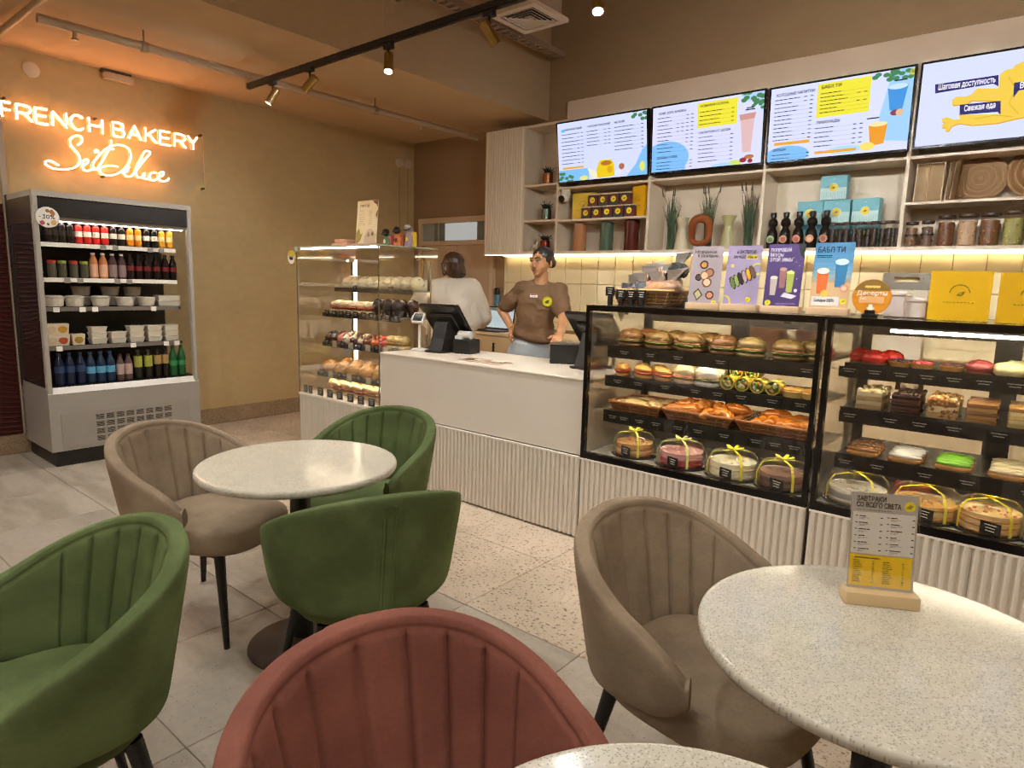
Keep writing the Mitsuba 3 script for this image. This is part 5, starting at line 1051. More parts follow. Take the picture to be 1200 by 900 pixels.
for x, c, r, w in ((-3.66, '#a5704a', .062, 'terracotta brown'), (-3.36, '#4a5a48', .064, 'dark green'), (-3.09, '#4a1d16', .068, 'dark maroon')):
    k = thing('ceramic_vase', f'{w} straight cylinder vase on the lowest shelf under the gift boxes', 'vase'); h = .265 + (.01 if r > .066 else 0)
    part(k, 'body', MB().lathe([(0, 0), (r - .004, 0), (r, .005), (r, h - .004), (r - .004, h), (r - .01, h), (r - .012, .02), (0, .015)], c, 32, at(x, SY, Z1)), 'mat_gloss')
k = thing('security_camera', 'white dome camera with a black lens under the first menu screen', 'camera')
part(k, 'housing', MB().cyl((-3.79, 5.34, 2.36), (-3.79, 5.34, 2.31), .045, '#d9d2c6', 20).ball((-3.79, 5.33, 2.29), .048, '#d2cabd', 16), 'mat_satin'); part(k, 'lens', MB().cyl((-3.80, 5.30, 2.275), (-3.805, 5.275, 2.265), .030, '#1a1513', 18), 'mat_gloss')
def gift_bag(x, y, z, w, d, h, c, label, rz=0, mark='#8a6a10', logo='plain'):
    k = thing('gift_box', label, 'box'); M = at(x, y, z, rz)
    part(k, 'box', MB().box((-w/2, -d/2, 0), (w/2, d/2, h), c), 'mat_satin', M=M)
    pr = MB(); F = M @ to4(rotx(PI/2), (0, -d/2 - .0006, 0))
    ringp = Point(0, h * .55).buffer(w * .17, 24).difference(Point(0, h * .55).buffer(w * .155, 24)).intersection(Polygon([(-w, h * .56), (w, h * .56), (w, h), (-w, h)]))
    pr.flat(ringp, 0, mark, F); pr.flat(Polygon([(-.05 * w, h * .5), (0, h * .56), (.09 * w, h * .59), (.06 * w, h * .52), (.02 * w, h * .49)]).difference(Polygon([(-.02 * w, h * .52), (0, h * .545), (.05 * w, h * .565), (.03 * w, h * .53)])), 0, mark, F)
    for q in range(9): pr.flat(Polygon([(-.26 * w + q * .058 * w, h * .36), (-.26 * w + q * .058 * w + .04 * w, h * .36), (-.26 * w + q * .058 * w + .04 * w, h * .372), (-.26 * w + q * .058 * w, h * .372)]), 0, mark, F)
    part(k, 'print', pr, 'mat_satin'); return k
gift_bag(-3.63, 5.45, Z2, .24, .10, .25, '#d8b53c', 'pale yellow gift box left of the stacked mugs'); gift_bag(-2.985, 5.44, Z2, .16, .16, .27, '#d69f12', 'deep yellow gift box right of the stacked mugs', -.35)
MUGB = {}
def mug_box(x, z, label, var):
    k = thing('mug_box', label, 'box', 'printed boxes between the yellow gift boxes'); M = at(x, 5.38, z)
    c1, c2 = [('#4a2a26', '#2a3a34'), ('#3a2a30', '#5a2a24'), ('#52302a', '#2f3a3a')][var % 3]
    part(k, 'box', MB().box((-.052, -.05, 0), (.052, .05, .108), c1).box((-.0525, -.0505, 0), (.0525, .0, .03), c2).box((.0, -.0506, .03), (.0526, -.01, .07), '#5d1f26'), 'mat_satin', M=M)
    F = M @ to4(rotx(PI/2), (0, -.0512, .055)); part(k, 'badge', MB().flat(Point(-.004, 0).buffer(.028, 12), 0, '#e0c22a', F).flat(Polygon([(-.016, -.006), (0, .008), (.014, .004), (.004, -.008)]), .0006, '#8a7412', F), 'mat_satin')
    part(k, 'lid', MB().box((-.053, -.051, .1), (.053, .051, .112), '#b9a58e'), 'mat_satin', M=M)
for i in range(5): mug_box(-3.545 + i * .117, Z2, f'{ORD[i]} printed mug box from the left in the lower row', i)
for i in range(4): mug_box(-3.475 + i * .114, Z2 + .112, f'{ORD[i]} printed mug box from the left in the upper row', i + 1)
for i, x in enumerate((-2.70, -2.36, -2.02)):
    k = thing('grass_plant', f'{ORD[i]} bunch of tall dark artificial grass from the left on the lowest shelf', 'plant'); m = MB(); r_ = np.random.default_rng(40 + i)
    for q in range(46):
        a, rr = r_.random() * 2 * PI, .035 * math.sqrt(r_.random()); p = np.array([x + rr * math.cos(a), 5.43 + rr * math.sin(a), Z1]); h = r_.uniform(.30, .46); l = r_.normal(0, .035, 2)
        m.tube([p, p + [l[0] * .3, l[1] * .2, h * .55], p + [l[0], l[1] * .4, h]], [.0042, .0038, .001], ('#2f4326', '#3f5430', '#26361f')[q % 3], 4, caps=False)
    for q in range(4):
        l = r_.normal(0, .05, 2); p = np.array([x, 5.43, Z1]); m.tube([p, p + [l[0] * .5, 0, .4], p + [l[0], l[1] * .3, .50]], .0025, '#5a4a34', 5); m.tube([p + [l[0] * .93, l[1] * .28, .47], p + [l[0] * 1.1, l[1] * .3, .54]], [.007, .002], '#4a3a28', 6)
    part(k, 'blades', m, 'mat_satin', kind='stuff')
for x, w in ((-2.585, 'left'), (-2.175, 'right')):
    k = thing('flared_vase', f'{w} tapered pale vase with a flared rim on the lowest shelf', 'vase'); c = '#b3a587' if w == 'left' else '#9f9669'
    part(k, 'body', MB().lathe([(0, 0), (.062, 0), (.064, .006), (.05, .08), (.036, .17), (.033, .20), (.06, .275), (.056, .275), (.028, .20), (.03, .17), (0, .16)], c, 28, at(x, SY - .02, Z1)), 'mat_satin')
k = thing('knot_sculpture', 'glossy brown looped ceramic ornament between the pale vases', 'ornament'); x = -2.40
pts = [(x + (.095 + .02 * math.cos(2 * t)) * math.sin(t) * (1 - .25 * math.cos(t)), 5.36 + .02 * math.sin(2 * t), Z1 + .135 + .105 * math.cos(t) + .02) for t in np.linspace(0, 2 * PI, 41)]
part(k, 'loop', MB().tube(pts, [.030 + .006 * math.cos(t) for t in np.linspace(0, 2 * PI, 41)], '#7a3f20', 14, caps=False), 'mat_gloss')
def tea_box(x, y, z, label, rz=0.0):
    k = thing('tea_box', label, 'box', None); M = at(x, y, z, rz); w, h, d = .185, .178, .075
    part(k, 'box', MB().box((-w/2, -d/2, 0), (w/2, d/2, h), '#5f9ca6'), 'mat_satin', M=M)
    F = M @ to4(rotx(PI/2), (0, -d/2 - .0006, 0)); pr = MB().flat(Polygon([(-w/2 + .002, .002), (w/2 - .002, .002), (w/2 - .002, h * .5), (-w/2 + .002, h * .5)]), 0, '#a9c2be', F)
    for q in range(11): pr.flat(Polygon([(-w/2 + .012 + q * .0155, .004), (-w/2 + .018 + q * .0155, .004), (-w/2 + .018 + q * .0155, h * .34), (-w/2 + .012 + q * .0155, h * .34)]), .0004, '#8fb3b2', F)
    pr.flat(Point(0, h * .5).buffer(.033, 16), .0005, '#c9c6a0', F).flat(Point(0, h * .5).buffer(.028, 16), .0009, '#d2bb2a', F).flat(Polygon([(-.014, h * .5 - .006), (0, h * .5 + .008), (.014, h * .5 + .004), (.004, h * .5 - .008)]), .0013, '#6a5f1a', F); pr.flat(Polygon([(-.012, h * .84), (0, h * .87), (.012, h * .84), (0, h * .85)]), .0004, '#b9d2cf', F)
    part(k, 'print', pr, 'mat_satin')
for i, x in enumerate((-1.555, -1.365, -1.165)): tea_box(x, 5.47, Z1 + .18, f'{ORD[i]} blue and white box from the left in the middle row of boxes', (0, 0, -.12)[i])
for i, x in enumerate((-1.555, -1.365, -1.165)): tea_box(x, 5.50, Z1, f'blue and white box standing on the shelf under the {ORD[i]} one, behind the syrup bottles')
tea_box(-1.40, 5.47, Z1 + .36, 'single blue and white box on top of the others')
for i in range(5):
    k = thing('syrup_bottle', f'{ORD[i]} black syrup bottle from the left with a round label', 'bottle', 'black syrup bottles'); x = -1.80 + i * .0975; M = at(x, 5.36, Z1)
    part(k, 'body', MB().lathe([(0, 0), (.036, 0), (.040, .01), (.040, .10), (.034, .135), (.022, .155), (.022, .165), (.034, .18), (.036, .205), (.026, .225), (.018, .23), (.018, .24)], '#14100e', 20, M), 'mat_gloss')
    part(k, 'cap', MB().lathe([(.019, .24), (.022, .242), (.022, .275), (0, .278)], '#0e0c0b', 16, M), 'mat_satin')
    part(k, 'label', MB().flat(Point(0, 0).buffer(.030, 16), 0, ('#8f9c74', '#a97a5c', '#a8694c', '#a97558', '#a0664a')[i], M @ to4(rotx(PI/2), (0, -.0415, .07))).flat(Point(0, -.004).buffer(.018, 12), .0005, ('#5d6a4a', '#8a4a34', '#8a4030', '#c29a7a', '#7a4434')[i], M @ to4(rotx(PI/2), (0, -.0415, .07))), 'mat_satin')
def glass_jar(x, y, z, r, h, fill, lid, label, group, lv=.8, extra=None):
    k = thing('glass_jar', label, 'jar', group); M = at(x, y, z)
    part(k, 'glass', MB().lathe([(0, 0), (r - .002, 0), (r, .004), (r, h)], '#ffffff', 20, M), 'mat_glass')
    m = MB().lathe([(0, .004), (r - .004, .004), (r - .004, h * lv), (0, h * lv + .004)], fill[0], 18, M)
    for q in range(34):
        a = rng.random() * 2 * PI; zz = rng.uniform(.01, h * lv); m.ball(np.array([x, y, z]) + [(r - .005) * math.cos(a), (r - .005) * math.sin(a), zz], rng.uniform(.004, .007), fill[1 + q % (len(fill) - 1)], 6)
    part(k, 'contents', m, 'mat_satin')
    part(k, 'lid', MB().lathe([(0, h), (r + .002, h), (r + .003, h + .004), (r + .003, h + .018), (0, h + .02)], lid, 20, M), 'mat_satin')
    if extra: part(k, 'middle_ring', MB().lathe([(r, h * .48), (r + .004, h * .48), (r + .004, h * .56), (r, h * .56)], lid, 20, M), 'mat_satin')
for i in range(10): glass_jar(-1.355 + i * .0465, 5.35 + (.03 if i % 2 else 0), Z1, .023, .165, ('#1d130e', '#3a271c', '#120c0a', '#4d3524'), '#3a2418', f'{ORD[i]} slim jar of dark beans from the left beside the syrup bottles', 'slim dark jars')
JC = [(('#6b4a34', '#a8876a', '#3a2418'), .036, .15, '#1f1512', 'small jar with a dark ring, first'), (('#5a4134', '#b8a292', '#2c1c16'), .036, .155, '#1f1512', 'small jar with a dark ring, second'), (('#5a3218', '#8a5428', '#3a1e0e'), .05, .185, '#2a1b14', 'jar of brown spice'), (('#a8896a', '#cbb090', '#8a6a4a'), .056, .19, '#3a281c', 'jar of pale grains'), (('#5d3a20', '#8a4a28', '#b0703a', '#2f1a10'), .055, .19, '#2f2018', 'jar of brown nuts'), (('#8a8248', '#b0a45c', '#6a6434'), .055, .20, '#3a3020', 'jar of greenish seeds'), (('#4a3b3a', '#b08a7a', '#2a2022', '#6a4a48'), .06, .225, '#17120f', 'large jar with a black middle ring')]
x = -.845
for i, (fl, r, h, lid, w) in enumerate(JC):
    glass_jar(x, 5.36, Z1, r, h, fl, lid, f'{w} on the lowest shelf under the round plates' if i > 1 else f'{w} from the left in the last bay', None, .85, extra=(i in (0, 1, 6))); x += r + (JC[i + 1][1] if i < 6 else 0) + (.012 if i > 1 else .022)
k = thing('mirror_frame', 'folding metal framed mirrors leaning in the last bay', 'mirror')
for a, x0, w in ((.0, -.865, .17), (-.55, -.69, .09)):
    M = to4(rotz(a) @ rotx(-.10), (x0, 5.38, Z2)); e = .007
    fr = MB()
    for lo, hi in (((0, 0, 0), (e, .012, .27)), ((w - e, 0, 0), (w, .012, .27)), ((0, 0, 0), (w, .012, e)), ((0, 0, .27 - e), (w, .012, .27)), ((w * .45, .0, 0), (w * .45 + e * .6, .012, .27))): fr.box(lo, hi, '#a08a70')
    part(k, 'frame', fr, 'mat_metal', M=M); part(k, 'mirror', MB().box((e, .006, e), (w - e, .010, .27 - e), '#ffffff'), 'mat_mirror', M=M)
for x, r, w, c in ((-.50, .155, 'round woven straw plate with rings, standing beside the mirrors', '#8a6a4a'), (-.19, .175, 'large brown straw plate cut off by the right edge', '#7a5634')):
    k = thing('straw_plate', w, 'plate'); M = to4(rotx(PI/2 - .12), (x, 5.50, Z2 + r * .99))
    m = MB()
    for q in range(int(r / .013)): 
        rr = .008 + q * .013; a = np.linspace(0, 2 * PI, 37)[:-1]; m.tube(np.column_stack([rr * np.cos(a), rr * np.sin(a), np.full(36, .006 + .004 * (q % 2))])[list(range(36)) + [0]], .0072, c if q % 3 else '#967553', 6, caps=False)
    part(k, 'coils', m.lathe([(0, 0), (r, 0), (r, .004), (0, .004)], c, 36), 'mat_matte', M=M)

# ---------------------------------------------------------------- menu screens
TVS = [(-3.845, 5.288, 2.407, .133), (-2.864, 5.288, 2.415, .061), (-1.874, 5.288, 2.412, .049), (-.888, 5.288, 2.420, .004)]
TW, TH = .967, .555
DK = '#23264a'
def tv_frame(i, label):
    x, y, z, a = TVS[i]; k = thing('menu_screen', label, 'screen')
    s_, c_ = math.sin(a), math.cos(a)
    M = np.eye(4); M[:3, :3] = np.array([[1, 0, 0], [0, -s_, -c_], [0, c_, -s_]]); M[:3, 3] = (x, y, z)
    e = .013
    part(k, 'bezel', MB().poly(Polygon([(0, 0), (TW, 0), (TW, TH), (0, TH)], [[(e, e + .004), (TW - e, e + .004), (TW - e, TH - e), (e, TH - e)]]), -.03, .004, '#0d0d10').box((0.02, .02, -.045), (TW - .02, TH - .02, -.03), '#0d0d10'), 'mat_gloss', M=M)
    W, H = TW - 2 * e, TH - 2 * e - .004
    class S:
        def __init__(s): s.layers = {}
        def P(s, u, v): return (e + u * W, e + .004 + (1 - v) * H)
        def poly(s, pts, col, z=0, w=.1): s.layers.setdefault((col, z), []).append(Polygon([s.P(*p) for p in pts]).buffer(0)); return s
        def shape(s, sh, col, z=0): s.layers.setdefault((col, z), []).append(sh); return s
        def disc(s, u, v, ru, rv, col, z=0): 
            p = affinity.scale(Point(0, 0).buffer(1, 24), ru * W, rv * H); s.layers.setdefault((col, z), []).append(affinity.translate(p, *s.P(u, v))); return s
        def rect(s, u0, v0, u1, v1, col, z=0): return s.poly([(u0, v0), (u1, v0), (u1, v1), (u0, v1)], col, z)
        def clip(s):
            full = Polygon([s.P(0, 0), s.P(1, 0), s.P(1, 1), s.P(0, 1)])
            return {q: unary_union(v).intersection(full) for q, v in s.layers.items()}
    S_ = S(); ink = MB()
    def words(txt, u, v, h, bold=True, col=DK, width=None): ink.text(txt, h * H, S_.P(u, v), .0042, col, bold=bold, width=width * W if width else None, depth=.0003)
    def row(u0, u1, v, price=1, frac=.5, h=.008):
        x_ = u0; r_ = np.random.default_rng(int(u0 * 977 + v * 7919 + i)); end = u0 + (u1 - u0) * frac * r_.uniform(.6, 1.0)
        while x_ < end:
            l = r_.uniform(.012, .035); S_ink((x_, v - h), (min(x_ + l, end), v + h * .4)); x_ += l + .006
        for q in range(price): S_ink((u1 - .028 - .045 * q, v - h), (u1 - .045 * q - .006, v + h * .4))
        S_ink((end + .01, v + h * .25), (u1 - .035 - .045 * (price - 1), v + h * .45), '#8c90b4')
    def S_ink(a, b, col=DK): ink.flat(Polygon([S_.P(a[0], a[1]), S_.P(b[0], a[1]), S_.P(b[0], b[1]), S_.P(a[0], b[1])]), .0042, col)
    return k, M, S_, ink, words, row, S_ink
def tv_done(k, M, S_, ink, base='#c9d0f4'):
    S_.rect(0, 0, 1, 1, base, -1)
    L = S_.clip()
    for (col, z), sh in sorted(L.items(), key=lambda q: q[0][1]):
        m = MB().flat(sh, .0012 + .0006 * (z + 1), '#ffffff')
        if not m.n: continue
        a = sh.area / (TW * TH)
        part(k, 'screen' if z == -1 else 'picture', m, 'mat_screen', M=M, emit=glow(lin(col) * (1.0 if z == -1 else .95), 1.5 if z == -1 else .15))
    if ink.n: part(k, 'lettering', ink, 'mat_screen', M=M, kind='stuff')
BLU, YEL, ORA, GRN = '#7db9f2', '#e9de34', '#e8a024', '#3f7d52'
def leaves(S_, u, v, sc):
    for q in range(9):
        a = q * .7; S_.disc(u + sc * .07 * math.cos(a * 1.7), v + sc * .07 * math.sin(a * 2.3), .022 * sc, .028 * sc, GRN, 2)
k, M, S_, ink, words, row, box_ = tv_frame(0, 'first menu screen from the left with tea list and yellow teapot picture')
words('ЧАЙ ФРУКТОВЫЙ', .09, .135, .033, width=.20); words('ЧАЙ КЛАССИЧЕСКИЙ', .36, .135, .033, width=.25); words('НЕ КОФЕ', .66, .135, .033, width=.11)
for q in range(9): row(.05, .31, .20 + q * .062, 2, .8)
for q in range(5): row(.35, .62, .20 + q * .058, 2, .6)
for q in range(7): row(.66, .97, .20 + q * .06, 1, .75)
S_.rect(.0, .80, .36, 1.0, BLU, 0); S_.poly([(1, .52), (.95, .60), (.88, .82), (.78, 1), (1, 1)], BLU, 0); S_.disc(.07, .13, .024, .026, '#5db2ea', 1)
S_.rect(.05, .755, .30, .785, ORA, 1)
S_.disc(.55, .72, .055, .05, '#cfd6d8', 1); S_.poly([(.47, .76), (.49, .70), (.62, .70), (.65, .78), (.65, .97), (.46, .99), (.45, .85)], '#e6c414', 2); S_.disc(.56, .75, .06, .04, '#b0701c', 3); S_.disc(.60, .86, .03, .06, '#d8a010', 3); S_.poly([(.34, .80), (.40, .98), (.46, .99), (.44, .86)], '#e8e2c4', 2); S_.disc(.73, .83, .03, .05, '#a86848', 2); S_.disc(.69, .92, .03, .05, '#d9dfe8', 2); S_.disc(.95, .86, .03, .08, '#d6dc6a', 2); S_.disc(.30, .96, .05, .04, '#d9e07a', 2)
leaves(S_, .09, .93, 1.0); leaves(S_, .93, .05, 1.0)
tv_done(k, M, S_, ink)
k, M, S_, ink, words, row, box_ = tv_frame(1, 'second menu screen from the left with coffee list and pink milkshake picture')
words('КОФЕ. 100% АРАБИКА', .06, .12, .036, width=.26)
for q in range(10): row(.05, .40, .175 + q * .058, 4 if 1 < q < 5 else 2 if q < 8 else 1, .45)
S_.disc(.14, .80, .22, .26, BLU, 0); S_.rect(0, .8, .33, 1, BLU, 0); words('ДОБАВЬ К КОФЕ', .05, .80, .036, width=.20)
for q in range(3): row(.05, .40, .86 + q * .05, 1, .5)
S_.rect(.43, .035, .78, .40, YEL, 0); words('НОВИНКИ СЕЗОНА', .45, .10, .034, width=.25)
for q in range(4): row(.45, .76, .175 + q * .06, 1, .7)
words('НАПИТКИ ОТ ШЕФА', .45, .49, .034, width=.28)
for q in range(7): row(.45, .76, .545 + q * .06, 1, .6)
S_.poly([(.81, .33), (.93, .32), (.91, .83), (.84, .83)], '#d9b4b4', 1); S_.poly([(.80, .29), (.94, .28), (.93, .36), (.81, .37)], '#c98f86', 2); S_.disc(.90, .90, .04, .03, '#b5703a', 2); S_.disc(.85, .94, .03, .035, '#8f2430', 2); S_.disc(.91, .96, .02, .03, '#8f2430', 2); S_.disc(.78, .98, .05, .05, '#c6dc5a', 1); S_.disc(.68, .99, .1, .04, '#a9cdf0', 1); S_.poly([(1, 0), (.80, 0), (.86, .12), (.93, .10), (1, .3)], '#a9c9ee', 1); leaves(S_, .91, .07, 1.1); leaves(S_, .97, .17, .8)
box_((.86, .20), (.92, .215)); box_((.85, .225), (.93, .24))
tv_done(k, M, S_, ink, '#cfd1f6')
k, M, S_, ink, words, row, box_ = tv_frame(2, 'third menu screen from the left with cold drinks, blue and orange glass pictures')
words('ХОЛОДНЫЕ НАПИТКИ', .04, .115, .038, width=.29)
for q in range(11): row(.035, .33, .165 + q * .055, 2 if q < 2 or q == 9 else 1, .65)
S_.rect(.05, .745, .32, .785, ORA, 1); S_.disc(.15, .93, .17, .13, BLU, 0); S_.rect(0, .93, .28, 1, BLU, 0); words('ФРЕШИ', .04, .865, .036, width=.10)
for q in range(2): row(.035, .33, .92 + q * .05, 1, .5)
S_.rect(.355, .03, .725, .47, YEL, 0); words('БАБЛ ТИ', .38, .10, .042, width=.14)
for q in range(6): row(.38, .71, .165 + q * .05, 2 if q in (1, 3) else 0, .6)
words('ЛИМОНАДЫ', .36, .555, .038, width=.17)
for q in range(5): row(.355, .70, .615 + q * .06, 2, .45)
S_.rect(.365, .92, .66, .955, ORA, 1); S_.disc(.58, .93, .12, .05, '#a9d2f6', 0)
S_.poly([(.84, .20), (.86, .0), (1, 0), (1, .9), (.82, .86), (.80, .55)], '#9cc9f6', 0); S_.poly([(.84, .22), (.97, .20), (.945, .50), (.865, .50)], '#3c8fd6', 2); S_.disc(.905, .21, .062, .035, '#c3dcf2', 3); S_.disc(.90, .53, .03, .035, '#7a3a4a', 3); S_.disc(.93, .53, .025, .04, '#e0b48a', 4)
S_.poly([(.735, .66), (.86, .64), (.845, .90), (.755, .92)], '#e6961c', 2); S_.disc(.80, .65, .06, .03, '#f0dca0', 3); S_.disc(.735, .92, .05, .055, '#f0d868', 3); leaves(S_, .82, .04, 1.0); leaves(S_, .92, .05, .9); S_.disc(.99, .06, .02, .04, '#e0c840', 2)
box_((.72, .56), (.80, .575)); box_((.88, .13), (.96, .145))
tv_done(k, M, S_, ink, '#cfd3f7')
k, M, S_, ink, words, row, box_ = tv_frame(3, 'last menu screen, cut off on the right, with a yellow shape and dark blue banners')
body = [(.148, .689), (.179, .677), (.225, .719), (.257, .719), (.247, .663), (.472, .716), (.474, .562), (.311, .513), (.277, .56), (.239, .544), (.202, .542), (.196, .484), (.221, .444), (.277, .458), (.306, .44), (.333, .382), (.453, .415), (.451, .262), (.48, .212), (.514, .211), (.534, .171), (.60, .13), (.70, .16), (.80, .30), (.86, .50), (.80, .66), (.72, .74), (.608, .782), (.563, .789), (.473, .816), (.33, .809), (.253, .768), (.211, .79), (.196, .849), (.176, .84), (.177, .791), (.157, .804), (.155, .761), (.174, .745), (.15, .72)]
S_.poly([(a + .004, b + .012) for a, b in body], '#d99a1c', 0); S_.poly(body, '#ebc544', 1)
for q in ([(.5, .3), (.55, .45), (.52, .6), (.58, .74)], [(.64, .2), (.66, .4), (.72, .55)], [(.34, .74), (.45, .72), (.55, .76)]): S_.shape(LineString([S_.P(*p) for p in q]).buffer(.0022), '#d2a524', 2)
for pts in ([(.084, .263), (.443, .26), (.451, .391), (.439, .376), (.42, .352), (.09, .372)], [(.246, .548), (.474, .562), (.484, .723), (.464, .685), (.251, .669)], [(.534, .375), (.76, .37), (.76, .46), (.565, .469), (.541, .544)]): S_.poly(pts, '#2b2566', 3)
tx = MB()
for t, u, v, wd in (('Шаговая доступность', .104, .338, .325), ('Свежая еда', .272, .632, .175), ('Выгодно', .565, .447, .15)): tx.text(t, .036, (.013 + u * (TW - .026), .017 + (1 - v) * (TH - .03)), .0052, '#ffffff', bold=True, width=wd * (TW - .026), depth=.0002)
part(k, 'banner_lettering', tx, 'mat_screen', M=M, emit=glow(lin('#f2f0fb'), .1), kind='stuff')
tv_done(k, M, S_, ink, '#ccd2f4')
# ---------------------------------------------------------------- on the counter
k = thing('card_terminal', 'white card reader on a thin stand at the left end of the counter', 'card reader')
x, y, z = -3.66, 3.33, .931
part(k, 'base', MB().lathe([(0, 0), (.062, 0), (.064, .008), (.05, .018), (.02, .024), (0, .024)], '#d6cec2', 28, at(x, y, z)), 'mat_satin'); part(k, 'pole', MB().cyl((x, y, z + .02), (x, y, z + .22), .0115, '#d2cabd', 14), 'mat_satin')
KM = to4(rotz(.35) @ rotx(.95), (x + .0, y - .01, z + .245)); part(k, 'head', MB().rbox((-.046, -.045, -.012), (.046, .045, .012), .007, '#d9d2c7', M=KM).box((-.055, -.02, -.01), (-.045, .02, .008), '#cfc7bb', KM), 'mat_satin'); part(k, 'display', MB().rbox((-.036, -.030, .0115), (.036, .034, .0135), .003, '#2a3438', M=KM, seg=1), 'mat_gloss')
def pos(x, y, rz, label):
    k = thing('cash_register', label, 'cash register'); M = at(x, y, .931, rz)
    foot = MB().poly(Polygon([(-.07, -.11), (.07, -.11), (.07, .11), (-.07, .11)]).buffer(.01), 0, .014, '#1d1a18'); part(k, 'foot', foot, 'mat_satin', M=M)
    side = Polygon([(-.09, .012), (.09, .012), (.10, .06), (.07, .20), (.03, .25), (-.02, .22), (-.055, .10)])
    S_M = M @ to4(np.array([[0, 0, 1.0], [1, 0, 0], [0, 1, 0]]), (-.06, 0, 0)); part(k, 'stand', MB().poly(side.buffer(.006), 0, .12, '#211e1c', S_M), 'mat_satin', M=None)
    t_ = .72; DM = M @ to4(np.array([[1, 0, 0], [0, -math.sin(t_), -math.cos(t_)], [0, math.cos(t_), -math.sin(t_)]]), (0, .03, .245))
    part(k, 'screen_back', MB().rbox((-.185, -.14, -.014), (.185, .14, .014), .010, '#181615', M=DM).rbox((-.11, -.10, .008), (.11, .07, .034), .012, '#211f1d', M=DM), 'mat_gloss'); part(k, 'display', MB().box((-.175, -.13, -.0155), (.175, .13, -.0142), '#2a3034', DM), 'mat_gloss')
    part(k, 'cable', MB().tube([(M @ [-.06, .08, .05, 1])[:3], (M @ [-.12, .12, .05, 1])[:3], (M @ [-.18, .1, .02, 1])[:3], (M @ [-.22, .05, .008, 1])[:3]], .004, '#171412', 6), 'mat_satin')
pos(-3.51, 3.43, .12, 'black cash register with a tilted screen at the left of the counter'); pos(-2.24, 3.50, -.1, 'black cash register partly hidden behind the left showcase')
k = thing('receipt_printer', 'black receipt printer with white paper on top beside the left cash register', 'printer'); PM = at(-3.335, 3.50, .931, .2)
part(k, 'body', MB().rbox((-.075, -.075, 0), (.075, .075, .105), .008, '#161413', M=PM), 'mat_satin'); 
k2 = solo('paper_roll', MB().cyl((PM @ [-.055, -.01, .135, 1])[:3], (PM @ [.045, -.01, .135, 1])[:3], .030, '#d2cdc4', 18).box((-.07, -.05, .105), (-.01, .02, .13), '#cfcac1', PM), 'mat_satin', 'white paper rolls lying on the black receipt printer', 'paper roll')
k = thing('receipt_printer', 'square black box under the hand of the person in the brown shirt', 'printer'); BM2 = at(-2.505, 3.60, .931, .5); part(k, 'body', MB().rbox((-.10, -.085, 0), (.10, .085, .125), .008, '#191615', M=BM2), 'mat_satin'); part(k, 'lid', MB().rbox((-.104, -.089, .125), (.104, .089, .136), .004, '#4a423b', M=BM2, seg=1), 'mat_satin')
k = thing('coin_tray', 'flat clear tray with leaflets lying on the counter', 'tray'); part(k, 'tray', MB().rbox((-3.07, 3.14, .931), (-2.72, 3.30, .936), .002, '#b59f88', seg=1), 'mat_gloss'); part(k, 'leaflets', MB().cbox((-3.0, 3.21, .938), (.10, .07, .003), '#6a4a34', rotz(.2)).cbox((-2.93, 3.2, .940), (.07, .05, .003), '#e0d6c6', rotz(-.3)).cbox((-2.80, 3.22, .938), (.13, .08, .003), '#a08468', rotz(.15)).cbox((-2.79, 3.23, .941), (.09, .05, .002), '#e6dccb', rotz(.4)), 'mat_satin')
k = thing('pastry_plate', 'small plate of food behind the card reader', 'plate'); part(k, 'plate', MB().lathe([(0, 0), (.05, 0), (.085, .012), (.083, .014), (.05, .004), (0, .004)], '#6a6a60', 24, at(-3.66, 3.5, .931)), 'mat_satin')
f_ = MB(); [add_lump(f_, at(-3.66 + .03 * math.cos(q), 3.5 + .03 * math.sin(q), .935), (.05, .05, .04), '#c9a83c', '#8f9a3c', seed=q, freq=5, amp=.2) for q in range(4)]; part(k, 'food', f_, 'mat_satin')
# ---------------------------------------------------------------- on top of the showcases
ZT = 1.345
def poster(x, y, w, h, rz, col, label):
    k = thing('poster_stand', label, 'poster stand'); M = at(x, y, ZT, rz)
    part(k, 'block', MB().rbox((-w / 2 - .008, -.022, 0), (w / 2 + .008, .028, .032), .003, '#d0b08a', M=M, seg=1), 'mat_satin')
    PM = M @ to4(rotx(PI/2 - .10), (-w / 2, -.002, .022))
    part(k, 'sheet', MB().box((0, 0, -.003), (w, h, 0), col), 'mat_satin', M=PM)
    return k, PM
EMB = '#d9c630'
def emblem(mb, x, y, r, M, z=.0012): mb.flat(Point(x, y).buffer(r, 14), z, EMB, M).flat(Polygon([(x - r * .5, y - r * .2), (x, y + r * .35), (x + r * .5, y + r * .15), (x + r * .1, y - r * .3)]), z + .0004, '#8f8220', M)
k, PM = poster(-1.415, 3.25, .16, .30, .10, '#9a8c90', 'grey lilac poster of round pastries, first from the left on the left showcase')
m = MB().text('Новинки', .020, (.012, .262), .0006, '#2a2226', PM).text('в пекарне', .016, (.03, .244), .0006, '#2a2226', PM)
for a, b, r, c1, c2 in ((.068, .205, .022, '#3a221a', '#b5803a'), (.10, .165, .024, '#6a4234', '#9a6a4a'), (.075, .15, .026, '#8a6a50', '#c9a888'), (.045, .14, .018, '#2f2422', '#4a3a34'), (.09, .115, .026, '#7a5040', '#d9b090'), (.11, .05, .022, '#5d3426', '#b58262')): m.flat(Point(a, b).buffer(r, 14), .0008, c1, PM).flat(Point(a, b).buffer(r * .66, 12), .0012, c2, PM)
m.flat(Polygon([(.022, .06), (.05, .085), (.075, .05), (.045, .018)]), .0008, '#5a5034', PM).flat(Polygon([(.03, .058), (.05, .075), (.066, .05), (.046, .028)]), .0012, '#a89a70', PM); emblem(m, .135, .012, .012, PM)
part(k, 'print', m, 'mat_satin')
